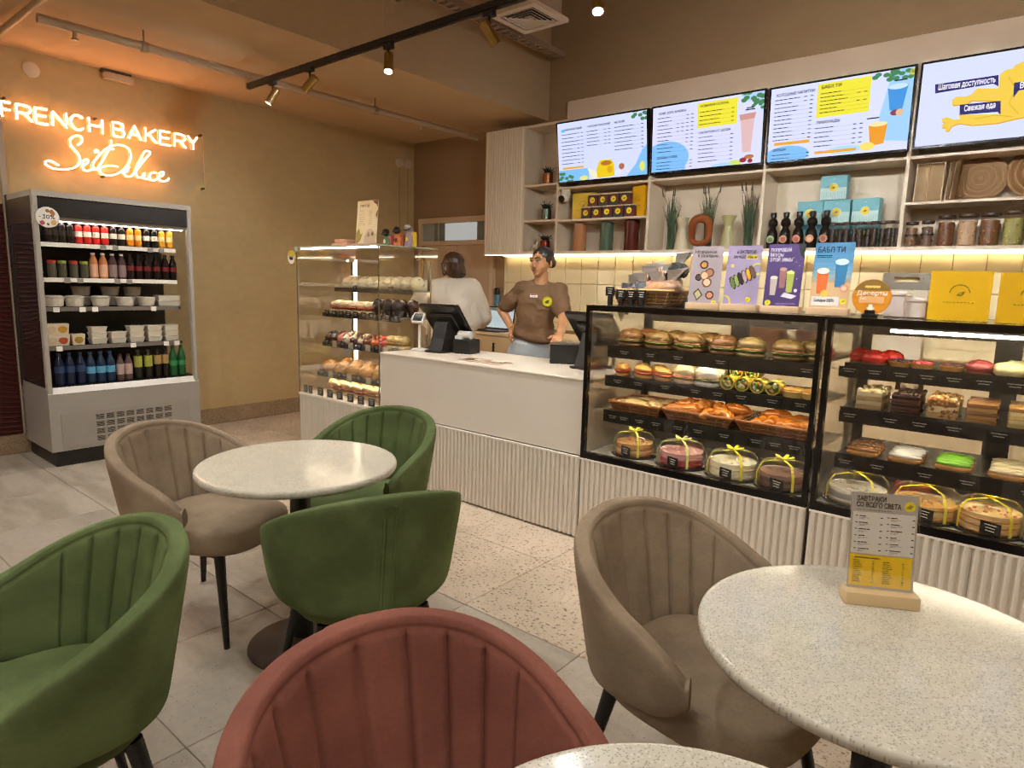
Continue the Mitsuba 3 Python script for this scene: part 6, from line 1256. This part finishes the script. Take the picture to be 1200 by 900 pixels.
k, PM = poster(-1.225, 3.25, .17, .30, .0, '#93849f', 'lilac poster of a row of eclairs, second from the left on the left showcase')
m = MB().text('6 ЭКЛЕРОВ', .015, (.045, .262), .0006, '#2a2030', PM, bold=True, width=.095).flat(Polygon([(.095, .233), (.152, .233), (.152, .254), (.095, .254)]), .0006, '#e0c630', PM).text('ЗА 900', .014, (.03, .237), .0006, '#2a2030', PM, bold=True, width=.06).text('750 ₽', .014, (.099, .237), .001, '#2a2030', PM, bold=True, width=.048)
for q, c in enumerate(('#5d6a3a', '#7d8a4a', '#241a18', '#b59aa0', '#d0901c', '#5a4434')):
    cx, cy = .04 + q * .019, .115 + q * .011; s_ = affinity.rotate(affinity.scale(Point(cx, cy).buffer(1, 12), .013, .034), 25); m.flat(s_, .0008 + .0003 * q, '#2c1c16', PM).flat(affinity.scale(s_, .75, .9), .001 + .0003 * q, c, PM)
m.flat(Point(.155, .185).buffer(.03).difference(Point(.155, .185).buffer(.022)).intersection(Polygon([(0, 0), (.168, 0), (.168, .3), (0, .3)])), .0006, '#c9b84a', PM).flat(Point(.005, .02).buffer(.035).difference(Point(.005, .02).buffer(.026)).intersection(Polygon([(.002, .002), (.16, .002), (.16, .3), (.002, .3)])), .0006, '#c9b84a', PM).flat(Point(.03, .20).buffer(.009), .0006, '#c9b84a', PM); emblem(m, .125, .035, .013, PM)
part(k, 'print', m, 'mat_satin')
k, PM = poster(-1.025, 3.25, .168, .305, .0, '#43305e', 'dark purple poster of three milkshakes, third from the left on the left showcase')
m = MB().text('ПОПРОБУЙ', .016, (.010, .268), .0006, '#e9e4ee', PM, bold=True, width=.095).text('ВКУСЫ', .016, (.010, .245), .0006, '#e9e4ee', PM, bold=True, width=.06).text('ЭТОЙ ЗИМЫ', .016, (.010, .222), .0006, '#e9e4ee', PM, bold=True, width=.105)
for a, b, w, h, c, c2 in ((.04, .06, .034, .085, '#b0a098', '#cfc4bc'), (.08, .095, .034, .09, '#8a5c58', '#a8847c'), (.115, .075, .036, .095, '#9aa048', '#c2c86a')): m.flat(Polygon([(a - w * .38, b), (a + w * .38, b), (a + w / 2, b + h), (a - w / 2, b + h)]), .0008 + a * .004, c, PM).flat(affinity.scale(Point(a, b + h).buffer(1, 10), w / 2, .008), .001 + a * .004, c2, PM)
m.flat(Polygon([(.08, .055), (.13, .045), (.155, .06), (.095, .075)]), .0007, '#d6d0dc', PM).flat(Polygon([(.135, .304), (.167, .304), (.167, .24), (.15, .25)]), .0007, '#1f2420', PM).flat(Point(.145, .085).buffer(.008), .0008, '#d6d0dc', PM)
for q in range(7): m.flat(Point(.11 + .05 * ((q * 37) % 10) / 10, .12 + .02 * q).buffer(.0022, 4), .0007, '#d6d0e0', PM)
m.flat(Polygon([(.06, .018), (.15, .021), (.15, .024), (.06, .021)]), .0007, '#8f7ab0', PM); emblem(m, .022, .024, .014, PM); part(k, 'print', m, 'mat_satin')
k, PM = poster(-.805, 3.22, .165, .305, .0, '#c9a478', 'blue and sand poster of two iced drinks, rightmost on the left showcase')
m = MB()
for q in range(10): m.flat(Polygon([(0, .125 + q * .018), (.165, .125 + q * .018), (.165, .1435 + q * .018), (0, .1435 + q * .018)]), .0004, ('#a89880', '#8a9a9c', '#6f95a6', '#5f8da8', '#5486a6', '#4d80a2', '#487b9e', '#44779a', '#417396', '#3f7092')[q], PM)
m.text('БАБЛ ТИ', .024, (.010, .262), .0008, '#1c2a48', PM, bold=True, width=.115)
for a, b, w, h, c, c2 in ((.045, .075, .05, .10, '#c9612c', '#d9d2c6'), (.12, .105, .052, .11, '#2f6a92', '#b9cdd6')): m.flat(Polygon([(a - w * .38, b), (a + w * .38, b), (a + w / 2, b + h), (a - w / 2, b + h)]), .0012, c, PM).flat(affinity.scale(Point(a, b + h + .003).buffer(1, 10), w * .54, .014), .0016, c2, PM)
m.flat(Point(.14, .10).buffer(.018, 12), .0018, '#c98a6a', PM).flat(Point(.14, .10).buffer(.011, 12), .0022, '#e6b48a', PM).flat(Point(.06, .075).buffer(.016, 12), .0018, '#e0b04a', PM).flat(Polygon([(.012, .026), (.12, .026), (.12, .056), (.012, .056)]).buffer(.006), .0008, '#ddd6cc', PM).text('Скидка 20%', .013, (.018, .038), .0012, '#2a2a34', PM, bold=True, width=.085)
for zz in (.245, .238): m.flat(Polygon([(.012, zz), (.075, zz), (.075, zz + .004), (.012, zz + .004)]), .0008, '#1f3556', PM)
emblem(m, .143, .042, .014, PM); part(k, 'print', m, 'mat_satin')
k = thing('clip_sign', 'round orange sign in a black clip between the two showcases', 'sign'); DM = to4(rotx(PI/2 - .06), (-.635, 3.24, 1.432))
part(k, 'disc', MB().poly(Point(0, 0).buffer(.078, 32), -.003, 0, '#c9801e'), 'mat_satin', M=DM)
m = MB().flat(Point(0, 0).buffer(.076, 32).intersection(Polygon([(-.1, .028), (.1, .028), (.1, .1), (-.1, .1)])), .0005, '#7a5a24', DM).flat(Polygon([(-.03, .040), (.03, .040), (.03, .050), (-.03, .050)]), .0009, '#d9b45a', DM).text('Десерты', .020, (0, .008), .0009, '#efe2cc', DM, bold=True, centre=True, width=.12).flat(Polygon([(-.045, -.022), (.045, -.022), (.045, -.002), (-.045, -.002)]).buffer(.005), .0009, '#e0a86a', DM).text('без', .010, (-.045, -.012), .0013, '#f4e6d0', DM, bold=True).flat(Polygon([(-.008, -.032), (.008, -.032), (.008, -.046), (.018, -.046), (0, -.064), (-.018, -.046), (-.008, -.046)]), .0009, '#efe2cc', DM)
part(k, 'print', m, 'mat_satin'); part(k, 'clip', MB().rbox((-.665, 3.215, ZT), (-.605, 3.262, ZT + .014), .004, '#141210').box((-.655, 3.228, ZT + .014), (-.615, 3.25, ZT + .03), '#141210'), 'mat_gloss')
# basket of wrapped sweets
basket(-1.955, -1.62, 3.26, 3.52, ZT + .012, .075, 'wicker basket of wrapped pastries at the left end of the left showcase', cols=('#b08450', '#8a6236', '#c9a06a'))
solo('grey_riser', MB().rbox((-1.79, 3.50, ZT), (-1.56, 3.62, ZT + .05), .006, '#4d4f4c'), 'mat_satin', 'dark grey riser block behind the wicker basket', 'riser')
solo('small_riser', MB().rbox((-1.93, 3.29, ZT), (-1.66, 3.5, ZT + .012), .003, '#b9a284'), 'mat_satin', 'thin wooden board under the wicker basket', 'board')
def bag(x, y, z, c1, c2, label, s=1.0, seed=0, lbl=None, film=False):
    k = thing('wrapped_pastry', label, 'wrapped pastry', None)
    m = MB(); add_lump(m, at(x, y, z, seed * .7), (.11 * s, .085 * s, .07 * s), c1, c2, seed=seed, freq=4, amp=.3, flat=.2, res=(11, 18)); part(k, 'pastry', m, 'mat_gloss')
    t = MB(); a = np.array([x, y, z + .05 * s]); d = np.array([math.cos(seed * 2.1) * .03, .0, .05]) * s; nrm = np.array([-d[1], d[0], 0])
    for q in range(5): an = q * .5 - 1; t.raw([a + [-.012 * s, 0, 0], a + [.012 * s, 0, 0], a + d + [.03 * s + .01 * an, .02 * an, .004 * q], a + d + [-.025 * s + .012 * an, .03 * an, 0]], [[0, 1, 2], [0, 2, 3]], c2 if q % 2 else '#bdb6ad')
    part(k, 'wrapper_end', t, 'mat_gloss', smooth=False)
    if lbl: part(k, 'label', MB().cbox((0, 0, 0), (.045 * s, .002, .035 * s), lbl, M=to4(rotz(.2 * seed) @ rotx(-.4), (x + .01, y - .045 * s, z + .05 * s))), 'mat_satin')
for i, (x, y, dz, c1, c2, lb, w) in enumerate(((-1.89, 3.34, .02, '#3a342f', '#8a847c', '#17130f', 'dark grey'), (-1.80, 3.33, .03, '#8a5a3a', '#b58a66', '#17130f', 'orange brown'), (-1.71, 3.33, .035, '#9a6440', '#c09672', None, 'light orange'), (-1.85, 3.42, .07, '#4a4540', '#a8a39b', '#2a2826', 'smoky clear'), (-1.77, 3.42, .085, '#7a6a62', '#b9b2a8', '#9db8d0', 'clear one with a pale blue label'), (-1.69, 3.43, .08, '#5a5450', '#b8b2aa', '#141210', 'grey and black'), (-1.66, 3.36, .05, '#8f6a50', '#b8967c', None, 'pale brown'), (-1.75, 3.37, .055, '#8f5f4a', '#b58a74', None, 'pinkish brown'))):
    bag(x, y, ZT + .012 + dz, c1, c2, f'{w} wrapped pastry in the basket on the left showcase', 1.4, i + 3, lb)
bag(-1.655, 3.44, ZT + .16, '#1c1a19', '#3a3836', 'black wrapped pastry at the top of the basket', 1.35, 21)
for i, x in enumerate((-1.965, -1.895, -1.83, -1.765)):
    k = thing('price_card', f'{ORD[i]} black price card clipped to the front of the wicker basket', 'price card', 'price cards on the basket'); part(k, 'card', tag_card(.06, .05, to4(rotz(-.1), (x, 3.235, ZT + (.05 if i == 0 else .036))), 3), 'mat_satin'); part(k, 'clip', MB().box((x - .012, 3.232, ZT), (x + .012, 3.25, ZT + (.052 if i == 0 else .04)), '#1d1917'), 'mat_satin')
# white boxes and yellow carriers
for i, (x0, x1, y0, y1, h, c) in enumerate(((-.60, -.52, 3.34, 3.5, .115, '#cdbdb4'), (-.55, -.44, 3.36, 3.52, .09, '#d2c4ba'))): solo('white_box', MB().rbox((x0, y0, ZT), (x1, y1, ZT + h), .006, c).rbox((x0 - .003, y0 - .003, ZT + h - .02), (x1 + .003, y1 + .003, ZT + h), .004, '#dccfc6'), 'mat_satin', f'{("taller", "lower")[i]} of the two white boxes beside the yellow gift boxes', 'box')
gift_bag(-.325, 3.36, ZT, .215, .10, .205, '#d9a812', 'yellow gift box with a round printed emblem standing on the right showcase', .06, '#6a5410'); gift_bag(-.085, 3.35, ZT, .215, .10, .20, '#d6a410', 'yellow gift box cut off by the right edge, on the right showcase', .06, '#6a5410')
# paper flag behind the glass and breakfast menu
# ---------------------------------------------------------------- breakfast menu stand on the right table
k = thing('menu_stand', 'acrylic breakfast menu stand with a yellow panel in a wooden block on the right table', 'menu stand')
MX = at(-.236, 1.622, .75, .50)
KS = 1.34                                    # the sheet below is drawn at 1/KS of its size
part(k, 'block', MB().rbox((-.078, -.024, 0), (.078, .024, .030), .003, '#cbb083', M=MX, seg=1), 'mat_satin')
PM = MX @ to4(rotx(PI/2 - .12), (-.0697, .004, .020)) @ np.diag([KS, KS, 1, 1]); w, h = .104, .152
part(k, 'sheet', MB().box((0, -.012, -.002), (w, h + .02, 0), '#a9a197'), 'mat_satin', M=PM); part(k, 'cover', MB().box((-.003, -.012, .0022), (w + .003, h + .022, .0034), '#ffffff'), 'mat_glass', M=PM)
m = MB().text('ЗАВТРАКИ', .0085, (.007, .158), .0003, '#1d1a18', PM, bold=True, width=.046).text('СО ВСЕГО СВЕТА', .0085, (.007, .1475), .0003, '#1d1a18', PM, bold=True, width=.070).flat(Point(.091, .153).buffer(.0088, 18), .0003, '#d9c22a', PM).flat(Polygon([(.085, .151), (.091, .157), (.097, .155), (.092, .149)]), .0005, '#8f7f14', PM).flat(Polygon([(.003, .068), (w - .003, .068), (w - .003, .139), (.003, .139)]), .0003, '#d2cabf', PM).flat(Polygon([(.002, .012), (w - .004, .012), (w - .004, .066), (.002, .066)]), .0003, '#dfb80c', PM)
def bar(a, b, c, d, col, zz=.0006): m.flat(Polygon([(a, b), (c, b), (c, d), (a, d)]), zz, col, PM)
bar(.007, .1425, .062, .1432, '#5a544c')
for c_ in (0, 1):
    for q in range(6):
        x0, y0 = .010 + c_ * .050, .131 - q * .0112
        bar(x0 - .003, y0, x0 + .0005, y0 + .0016, '#3a342e'); bar(x0 + .003, y0, x0 + .013 + .004 * (q % 3), y0 + .0017, '#3a342e'); bar(x0 + .003, y0 - .0026, x0 + .016 + .003 * ((q + 1) % 3), y0 - .0017, '#8f887e'); bar(x0 + .003, y0 - .0045, x0 + .012, y0 - .0036, '#8f887e'); bar(x0 + .036, y0 - .0015, x0 + .040, y0 + .0003, '#3a342e')
    for q in range(11):
        x0, y0 = .008 + c_ * .047, .0545 - q * .0036
        bar(x0, y0, x0 + .010 + .005 * ((q * 5) % 4) / 3, y0 + .0013, '#5d4c0a'); bar(x0 + .030, y0, x0 + .033, y0 + .0013, '#5d4c0a')
bar(.010, .0595, .05, .0615, '#4a3c08')
part(k, 'print', m, 'mat_satin')
# ---------------------------------------------------------------- people
from manifold3d import Manifold
def sph(p, r, n=20):
    r = np.broadcast_to(np.asarray(r, float), (3,)); return Manifold.sphere(1.0, n).scale(tuple(map(float, r))).translate(tuple(map(float, p)))
def bone(a, ra, b, rb): return Manifold.batch_hull([sph(a, ra), sph(b, rb)])
def hull(*pr): return Manifold.batch_hull([sph(p, r) for p, r in pr])
def chain(pts): 
    m = bone(*pts[0], *pts[1])
    for q in range(1, len(pts) - 1): m = m + bone(*pts[q], *pts[q + 1])
    return m
def skin_mesh(m, L=.014, it=8):
    m = m.refine_to_length(L); q = m.to_mesh(); t = trimesh.Trimesh(q.vert_properties[:, :3], q.tri_verts, process=True)
    trimesh.smoothing.filter_taubin(t, iterations=it); return np.array(t.vertices), np.array(t.faces)
def hand(wrist, palm_dir, side, thumb, curl=.35, s=1.0):
    """palm and five fingers; palm_dir along the hand, side across the knuckles towards the little finger, thumb = unit vector the thumb leaves along"""
    w, d, c = np.array(wrist), np.array(palm_dir, float), np.array(side, float); d /= np.linalg.norm(d); c -= d * (c @ d); c /= np.linalg.norm(c); nrm = np.cross(d, c)
    if nrm[2] > 0: nrm = -nrm
    m = hull((w, .024 * s), (w + d * .085 * s + c * .028 * s, .013 * s), (w + d * .09 * s - c * .028 * s, .013 * s), (w + d * .03 * s - c * .025 * s, .016 * s))
    for off, ln in ((-.03, .070), (-.010, .080), (.010, .074), (.029, .058)):
        a = w + d * .085 * s + c * off * s; dd = d * math.cos(curl) + nrm * math.sin(curl); b = a + dd * ln * .5 * s; d2 = d * math.cos(2.2 * curl) + nrm * math.sin(2.2 * curl); e = b + d2 * ln * .5 * s
        m = m + bone(a, .0092 * s, b, .0085 * s) + bone(b, .0085 * s, e, .007 * s)
    t = np.array(thumb, float); t /= np.linalg.norm(t); a = w + d * .025 * s - c * .022 * s; b = a + (t * .7 + d * .3) * .045 * s; m = m + bone(a, .013 * s, b, .0105 * s) + bone(b, .0105 * s, b + (t * .35 + d * .8) * .034 * s, .008 * s)
    return m
def head_parts(k, M, H, yaw, tilt, skin, hair, hairstyle, body):
    """adds a head (skin joined to body), with its face and hair parts; H = head centre, face along -y before yaw"""
    R = rotz(yaw) @ rotx(tilt)
    def P(x, y, z): return np.array(H) + R @ np.array([x, y, z])
    skull = hull((P(0, .012, .03), (.078, .092, .082)), (P(0, -.03, -.02), .060), (P(0, -.045, -.078), .030))
    skull = skull + hull((P(-.034, -.05, -.03), .03), (P(.034, -.05, -.03), .03), (P(0, -.062, -.085), .02))
    nose = bone(P(0, -.088, .012), .009, P(0, -.108, -.024), .0125) + sph(P(-.011, -.097, -.028), .008) + sph(P(.011, -.097, -.028), .008)
    lips = hull((P(-.018, -.083, -.054), .007), (P(.018, -.083, -.054), .007), (P(0, -.09, -.053), .008))
    brow = hull((P(-.042, -.074, .026), .011), (P(.042, -.074, .026), .011), (P(0, -.083, .024), .011))
    ears = sph(P(-.079, .01, -.012), (.010, .018, .028)) + sph(P(.079, .01, -.012), (.010, .018, .028))
    body = body + skull + nose + lips + brow + ears
    ex = MB(); wv = MB()
    for sx in (-1, 1):
        wv.ball(P(sx * .031, -.0800, .008), (.0125, .0075, .0065), '#d9cfc4', 10, R=R); ex.ball(P(sx * .031 , -.0862, .008), (.0062, .004, .0062), '#1d120c', 8, R=R)
        ex.tube([P(sx * .045, -.0795, .0135), P(sx * .031, -.0885, .0165), P(sx * .017, -.0855, .0125)], .0022, '#1d120c', 5)
        ex.tube([P(sx * .050, -.080, .033), P(sx * .034, -.0925, .0375), P(sx * .014, -.0945, .031)], [.0025, .0042, .003], '#241710', 6)
    part(k, 'eyes', wv, 'mat_gloss', M=M); part(k, 'brows_and_lashes', ex, 'mat_satin', M=M)
    lp = MB().tube([P(-.020, -.0905, -.0535), P(-.008, -.0975, -.0505), P(0, -.0985, -.052), P(.008, -.0975, -.0505), P(.020, -.0905, -.0535)], [.002, .0042, .0042, .0042, .002], '#8a4a3c', 6); lp.tube([P(-.016, -.0915, -.058), P(0, -.0985, -.0605), P(.016, -.0915, -.058)], [.002, .0052, .002], '#9a5646', 6)
    part(k, 'lips', lp, 'mat_satin', M=M)
    if hairstyle == 'tied':
        h = sph(P(0, .018, .034), (.084, .096, .084)) - hull((P(0, -.115, -.03), (.070, .075, .085)), (P(0, -.122, .04), (.080, .074, .045))) - sph(P(0, -.06, -.12), (.12, .09, .10))
        h = h + bone(P(0, .09, .02), .034, P(0, .115, -.01), .036)
    else:
        h = hull((P(0, .02, .035), (.096, .104, .092)), (P(0, .05, -.055), (.088, .06, .05))) - hull((P(0, -.13, -.03), (.066, .062, .10)), (P(0, -.14, .03), (.06, .05, .05)))
        h = h + hull((P(-.082, -.02, .02), .02), (P(-.080, -.01, -.06), .016)) + hull((P(.082, -.02, .02), .02), (P(.080, -.01, -.06), .016))
    v, f = skin_mesh(h, .010, 6); u = v - np.array(H); g = meshkit.fbm(np.column_stack([u[:, 0] * 90, u[:, 1] * 90, u[:, 2] * 16]), 3, 3)[:, None]
    v = v + (u / np.linalg.norm(u, axis=1, keepdims=True)) * (g - .5) * .006
    part(k, 'hair', MB().raw(v, f, lin(hair[0]) * (1 - g) + lin(hair[1]) * g), 'mat_satin', M=M)
    return body
def folds(v, f, amp, fr, seed):
    t = trimesh.Trimesh(v, f, process=False); n_ = t.vertex_normals; return v + n_ * ((meshkit.fbm(v * np.array(fr), 3, seed) - .5) * amp)[:, None]
# the person in the brown shirt
SK = '#a8744f'
pk = thing('person', 'person in a brown t-shirt and light jeans, hand on hip, leaning on the counter', 'person')
P1M = at(-3.0, 3.95, 0, .58)
A = lambda x, y, z: np.array([x, y, z], float)
shR, elR, wrR = A(-.155, .0, 1.405), A(-.305, .085, 1.245), A(-.215, .0, 1.115)
shL, elL, wrL = A(.145, -.02, 1.405), A(.185, -.20, 1.205), A(.172, -.42, 1.108)
body = chain([(A(0, .015, 1.52), .052), (A(-.005, .02, 1.46), .056), (A(-.01, .01, 1.39), .06)])
body = body + hull((A(-.11, 0, 1.385), .055), (A(.10, 0, 1.385), .055), (A(-.02, 0, 1.25), .09)) + hull((A(-.08, 0, 1.25), .07), (A(.04, 0, 1.25), .07), (A(-.05, .01, 1.10), .085)) + hull((A(-.12, .02, .98), .09), (A(.02, .02, .98), .09), (A(-.05, .01, 1.12), .08))
body = body + chain([(shR, .042), (elR, .038), (wrR, .027)]) + chain([(shL, .042), (elL, .040), (wrL, .027)])
body = body + hand(wrR, A(.0, -.085, -.055), A(0, .3, -.9), A(.1, -.5, .8), .2) + hand(wrL, A(-.02, -.09, -.035), A(.9, -.05, 0), A(-.9, -.2, 0), .12)
body = body + chain([(A(-.13, .02, .92), .095), (A(-.13, .0, .50), .062), (A(-.13, .03, .10), .042)]) + chain([(A(.03, .02, .92), .095), (A(.07, -.02, .50), .062), (A(.08, .02, .10), .042)])
body = head_parts(pk, P1M, (0, -.005, 1.612), -.62, .06, SK, ('#15100e', '#2a1e18'), 'tied', body)
v, f = skin_mesh(body, .011, 6)
g = meshkit.fbm(v * 12, 2, 4)[:, None]
part(pk, 'body', MB().raw(v, f, lin('#9a6845') * (1 - g) + lin('#b58259') * g), 'mat_satin', M=P1M)
sh = hull((A(-.125, .005, 1.395), .068), (A(.115, .0, 1.395), .068), (A(-.01, .0, 1.43), .065), (A(-.02, -.01, 1.27), (.148, .118, .12))) + hull((A(-.03, -.01, 1.27), (.148, .118, .12)), (A(-.045, 0, 1.12), (.142, .115, .06))) + hull((A(-.045, 0, 1.12), (.142, .115, .06)), (A(-.105, .0, 1.07), (.095, .115, .04)), (A(.025, -.01, 1.03), (.095, .12, .04)))
sh = sh + bone(shR + A(.02, 0, 0), .070, shR * .22 + elR * .78, .060) + bone(shL - A(.02, 0, 0), .070, shL * .30 + elL * .70, .066)
sh = sh - sph(A(0, -.03, 1.50), (.064, .085, .055))
v, f = skin_mesh(sh, .009, 16); v = folds(v, f, .042, (10, 8, 11), 3)
shirt_v = v; part(pk, 'shirt', MB().raw(v, f, '#62472f'), 'mat_matte', M=P1M)
jn = hull((A(-.13, .01, 1.0), (.095, .105, .06)), (A(.03, .01, 1.0), (.095, .105, .06)), (A(-.14, .02, .90), .115), (A(.035, .02, .90), .115)) + chain([(A(-.135, .02, .90), .112), (A(-.13, .0, .50), .085), (A(-.13, .03, .10), .075)]) + chain([(A(.035, .02, .90), .112), (A(.07, -.02, .50), .085), (A(.08, .02, .10), .075)])
v, f = skin_mesh(jn, .02, 8); v = folds(v, f, .014, (14, 14, 9), 8); g = meshkit.fbm(v * 9, 3, 6)[:, None]
part(pk, 'jeans', MB().raw(v, f, lin('#7d8084') * (1 - g) + lin('#a4a5a4') * g), 'mat_matte', M=P1M)
sho = MB()
for x_, y_ in ((-.13, -.02), (.08, -.03)): add_lump(sho, to4(None, (x_, y_, 0)), (.10, .27, .11), '#d0cac0', '#e2ddd4', seed=2, freq=2, amp=.03)
part(pk, 'shoes', sho, 'mat_satin', M=P1M)
# badge and name tag lie on the shirt's chest
sv = trimesh.Trimesh(v, f, process=False)
shirt_m = trimesh.Trimesh(*skin_mesh(sh, .014, 8), process=False)
def on_shirt(x, z):
    vv = shirt_v; d = (vv[:, 0] - x) ** 2 + (vv[:, 2] - z) ** 2 + np.where(vv[:, 1] > -.02, 1, 0); return float(vv[d.argmin(), 1])
by = on_shirt(.055, 1.325) - .020; BM1 = P1M @ to4(rotz(.05) @ rotx(PI/2 - .02), (.058, by, 1.325))
part(pk, 'round_badge_print', MB().poly(Point(0, 0).buffer(.036, 24), -.008, 0, '#c9b81c').flat(Polygon([(-.02, -.006), (-.004, .01), (.018, .012), (.008, -.004), (.02, -.012), (-.01, -.014)]), .0006, '#4a4010').flat(Point(0, 0).buffer(.031, 20).difference(Point(0, 0).buffer(.028, 20)), .0006, '#6a5c10'), 'mat_satin', M=BM1)
by = on_shirt(-.045, 1.365) - .008; part(pk, 'name_tag', MB().cbox((0, 0, 0), (.056, .006, .024), '#d9d2c8').cbox((0, -.0032, .007), (.05, .0008, .007), '#8a3a2c').cbox((0, -.0032, -.004), (.036, .0008, .004), '#7a726a'), 'mat_satin', M=P1M @ to4(rotz(-.10), (-.045, by, 1.365)))
# the person with the back turned
qk = thing('person', 'person with brown hair in a loose pale shirt, back turned, beside the glass tower', 'person')
P2M = at(-4.03, 4.02, 0, .70)
shR, elR, wrR = A(.185, .01, 1.395), A(.285, .05, 1.15), A(.17, .28, 1.10)
shL, elL, wrL = A(-.19, .01, 1.385), A(-.32, .06, 1.20), A(-.28, .30, 1.22)
b2 = chain([(A(.01, .03, 1.50), .054), (A(0, .02, 1.43), .06), (A(0, .0, 1.37), .08)]) + hull((A(-.14, 0, 1.37), .07), (A(.14, 0, 1.37), .07), (A(0, 0, 1.2), .11)) + hull((A(-.08, 0, 1.2), .10), (A(.08, 0, 1.2), .10), (A(-.08, 0, .95), .11), (A(.08, 0, .95), .11))
b2 = b2 + chain([(shR, .05), (elR, .04), (wrR, .027)]) + chain([(shL, .05), (elL, .04), (wrL, .027)]) + hand(wrR, A(-.04, .08, -.03), A(.5, .2, -.7), A(-.6, .3, .5), .4) + hand(wrL, A(.03, .09, .01), A(-.5, .1, -.7), A(.6, .3, .4), .4)
b2 = b2 + chain([(A(-.09, .0, .90), .10), (A(-.09, .0, .5), .065), (A(-.09, .03, .1), .045)]) + chain([(A(.09, 0, .90), .10), (A(.09, 0, .5), .065), (A(.09, .03, .1), .045)])
b2 = head_parts(qk, P2M, (.012, .03, 1.578), 3.14 + .75, .08, SK, ('#24160e', '#4a2e1c'), 'bob', b2)
v, f = skin_mesh(b2, .012, 6); g = meshkit.fbm(v * 12, 2, 4)[:, None]
part(qk, 'body', MB().raw(v, f, lin('#a5744f') * (1 - g) + lin('#bd8a62') * g), 'mat_satin', M=P2M)
s2 = hull((shR - A(.02, 0, 0), .085), (shL + A(.02, 0, 0), .085), (A(0, .02, 1.43), .075), (A(0, .0, 1.20), (.20, .15, .12))) + hull((A(0, 0, 1.22), (.205, .155, .12)), (A(0, .0, .93), (.215, .165, .06)))
s2 = s2 + chain([(shR, .085), (elR, .078), (wrR * .7 + elR * .3, .055)]) + chain([(shL, .085), (elL, .078), (wrL * .7 + elL * .3, .055)]) + hull((elR, .06), (shR, .06), (A(.14, 0, 1.1), .09)) + hull((elL, .06), (shL, .06), (A(-.14, 0, 1.1), .09))
s2 = s2 - sph(A(.01, .05, 1.51), (.07, .08, .05)) + (hull((A(-.055, .03, 1.455), .020), (A(.065, .03, 1.455), .020), (A(0, -.03, 1.46), .022)) - sph(A(.01, .06, 1.5), (.066, .08, .06)))
v, f = skin_mesh(s2, .014, 8); v = folds(v, f, .03, (10, 10, 4), 5)
part(qk, 'shirt', MB().raw(v, f, '#c6baab'), 'mat_matte', M=P2M)
tr2 = hull((A(-.09, 0, .95), .13), (A(.09, 0, .95), .13), (A(0, 0, .9), .13)) + chain([(A(-.09, .0, .90), .118), (A(-.09, .0, .5), .09), (A(-.09, .03, .1), .075)]) + chain([(A(.09, 0, .90), .118), (A(.09, 0, .5), .09), (A(.09, .03, .1), .075)])
v, f = skin_mesh(tr2, .025, 8); part(qk, 'trousers', MB().raw(v, f, '#4a4440'), 'mat_matte', M=P2M)
sho = MB()
for x_ in (-.09, .09): add_lump(sho, to4(None, (x_, .07, 0)), (.10, .27, .11), '#3a3430', '#4a4440', seed=2, freq=2, amp=.03)
part(qk, 'shoes', sho, 'mat_satin', M=P2M)
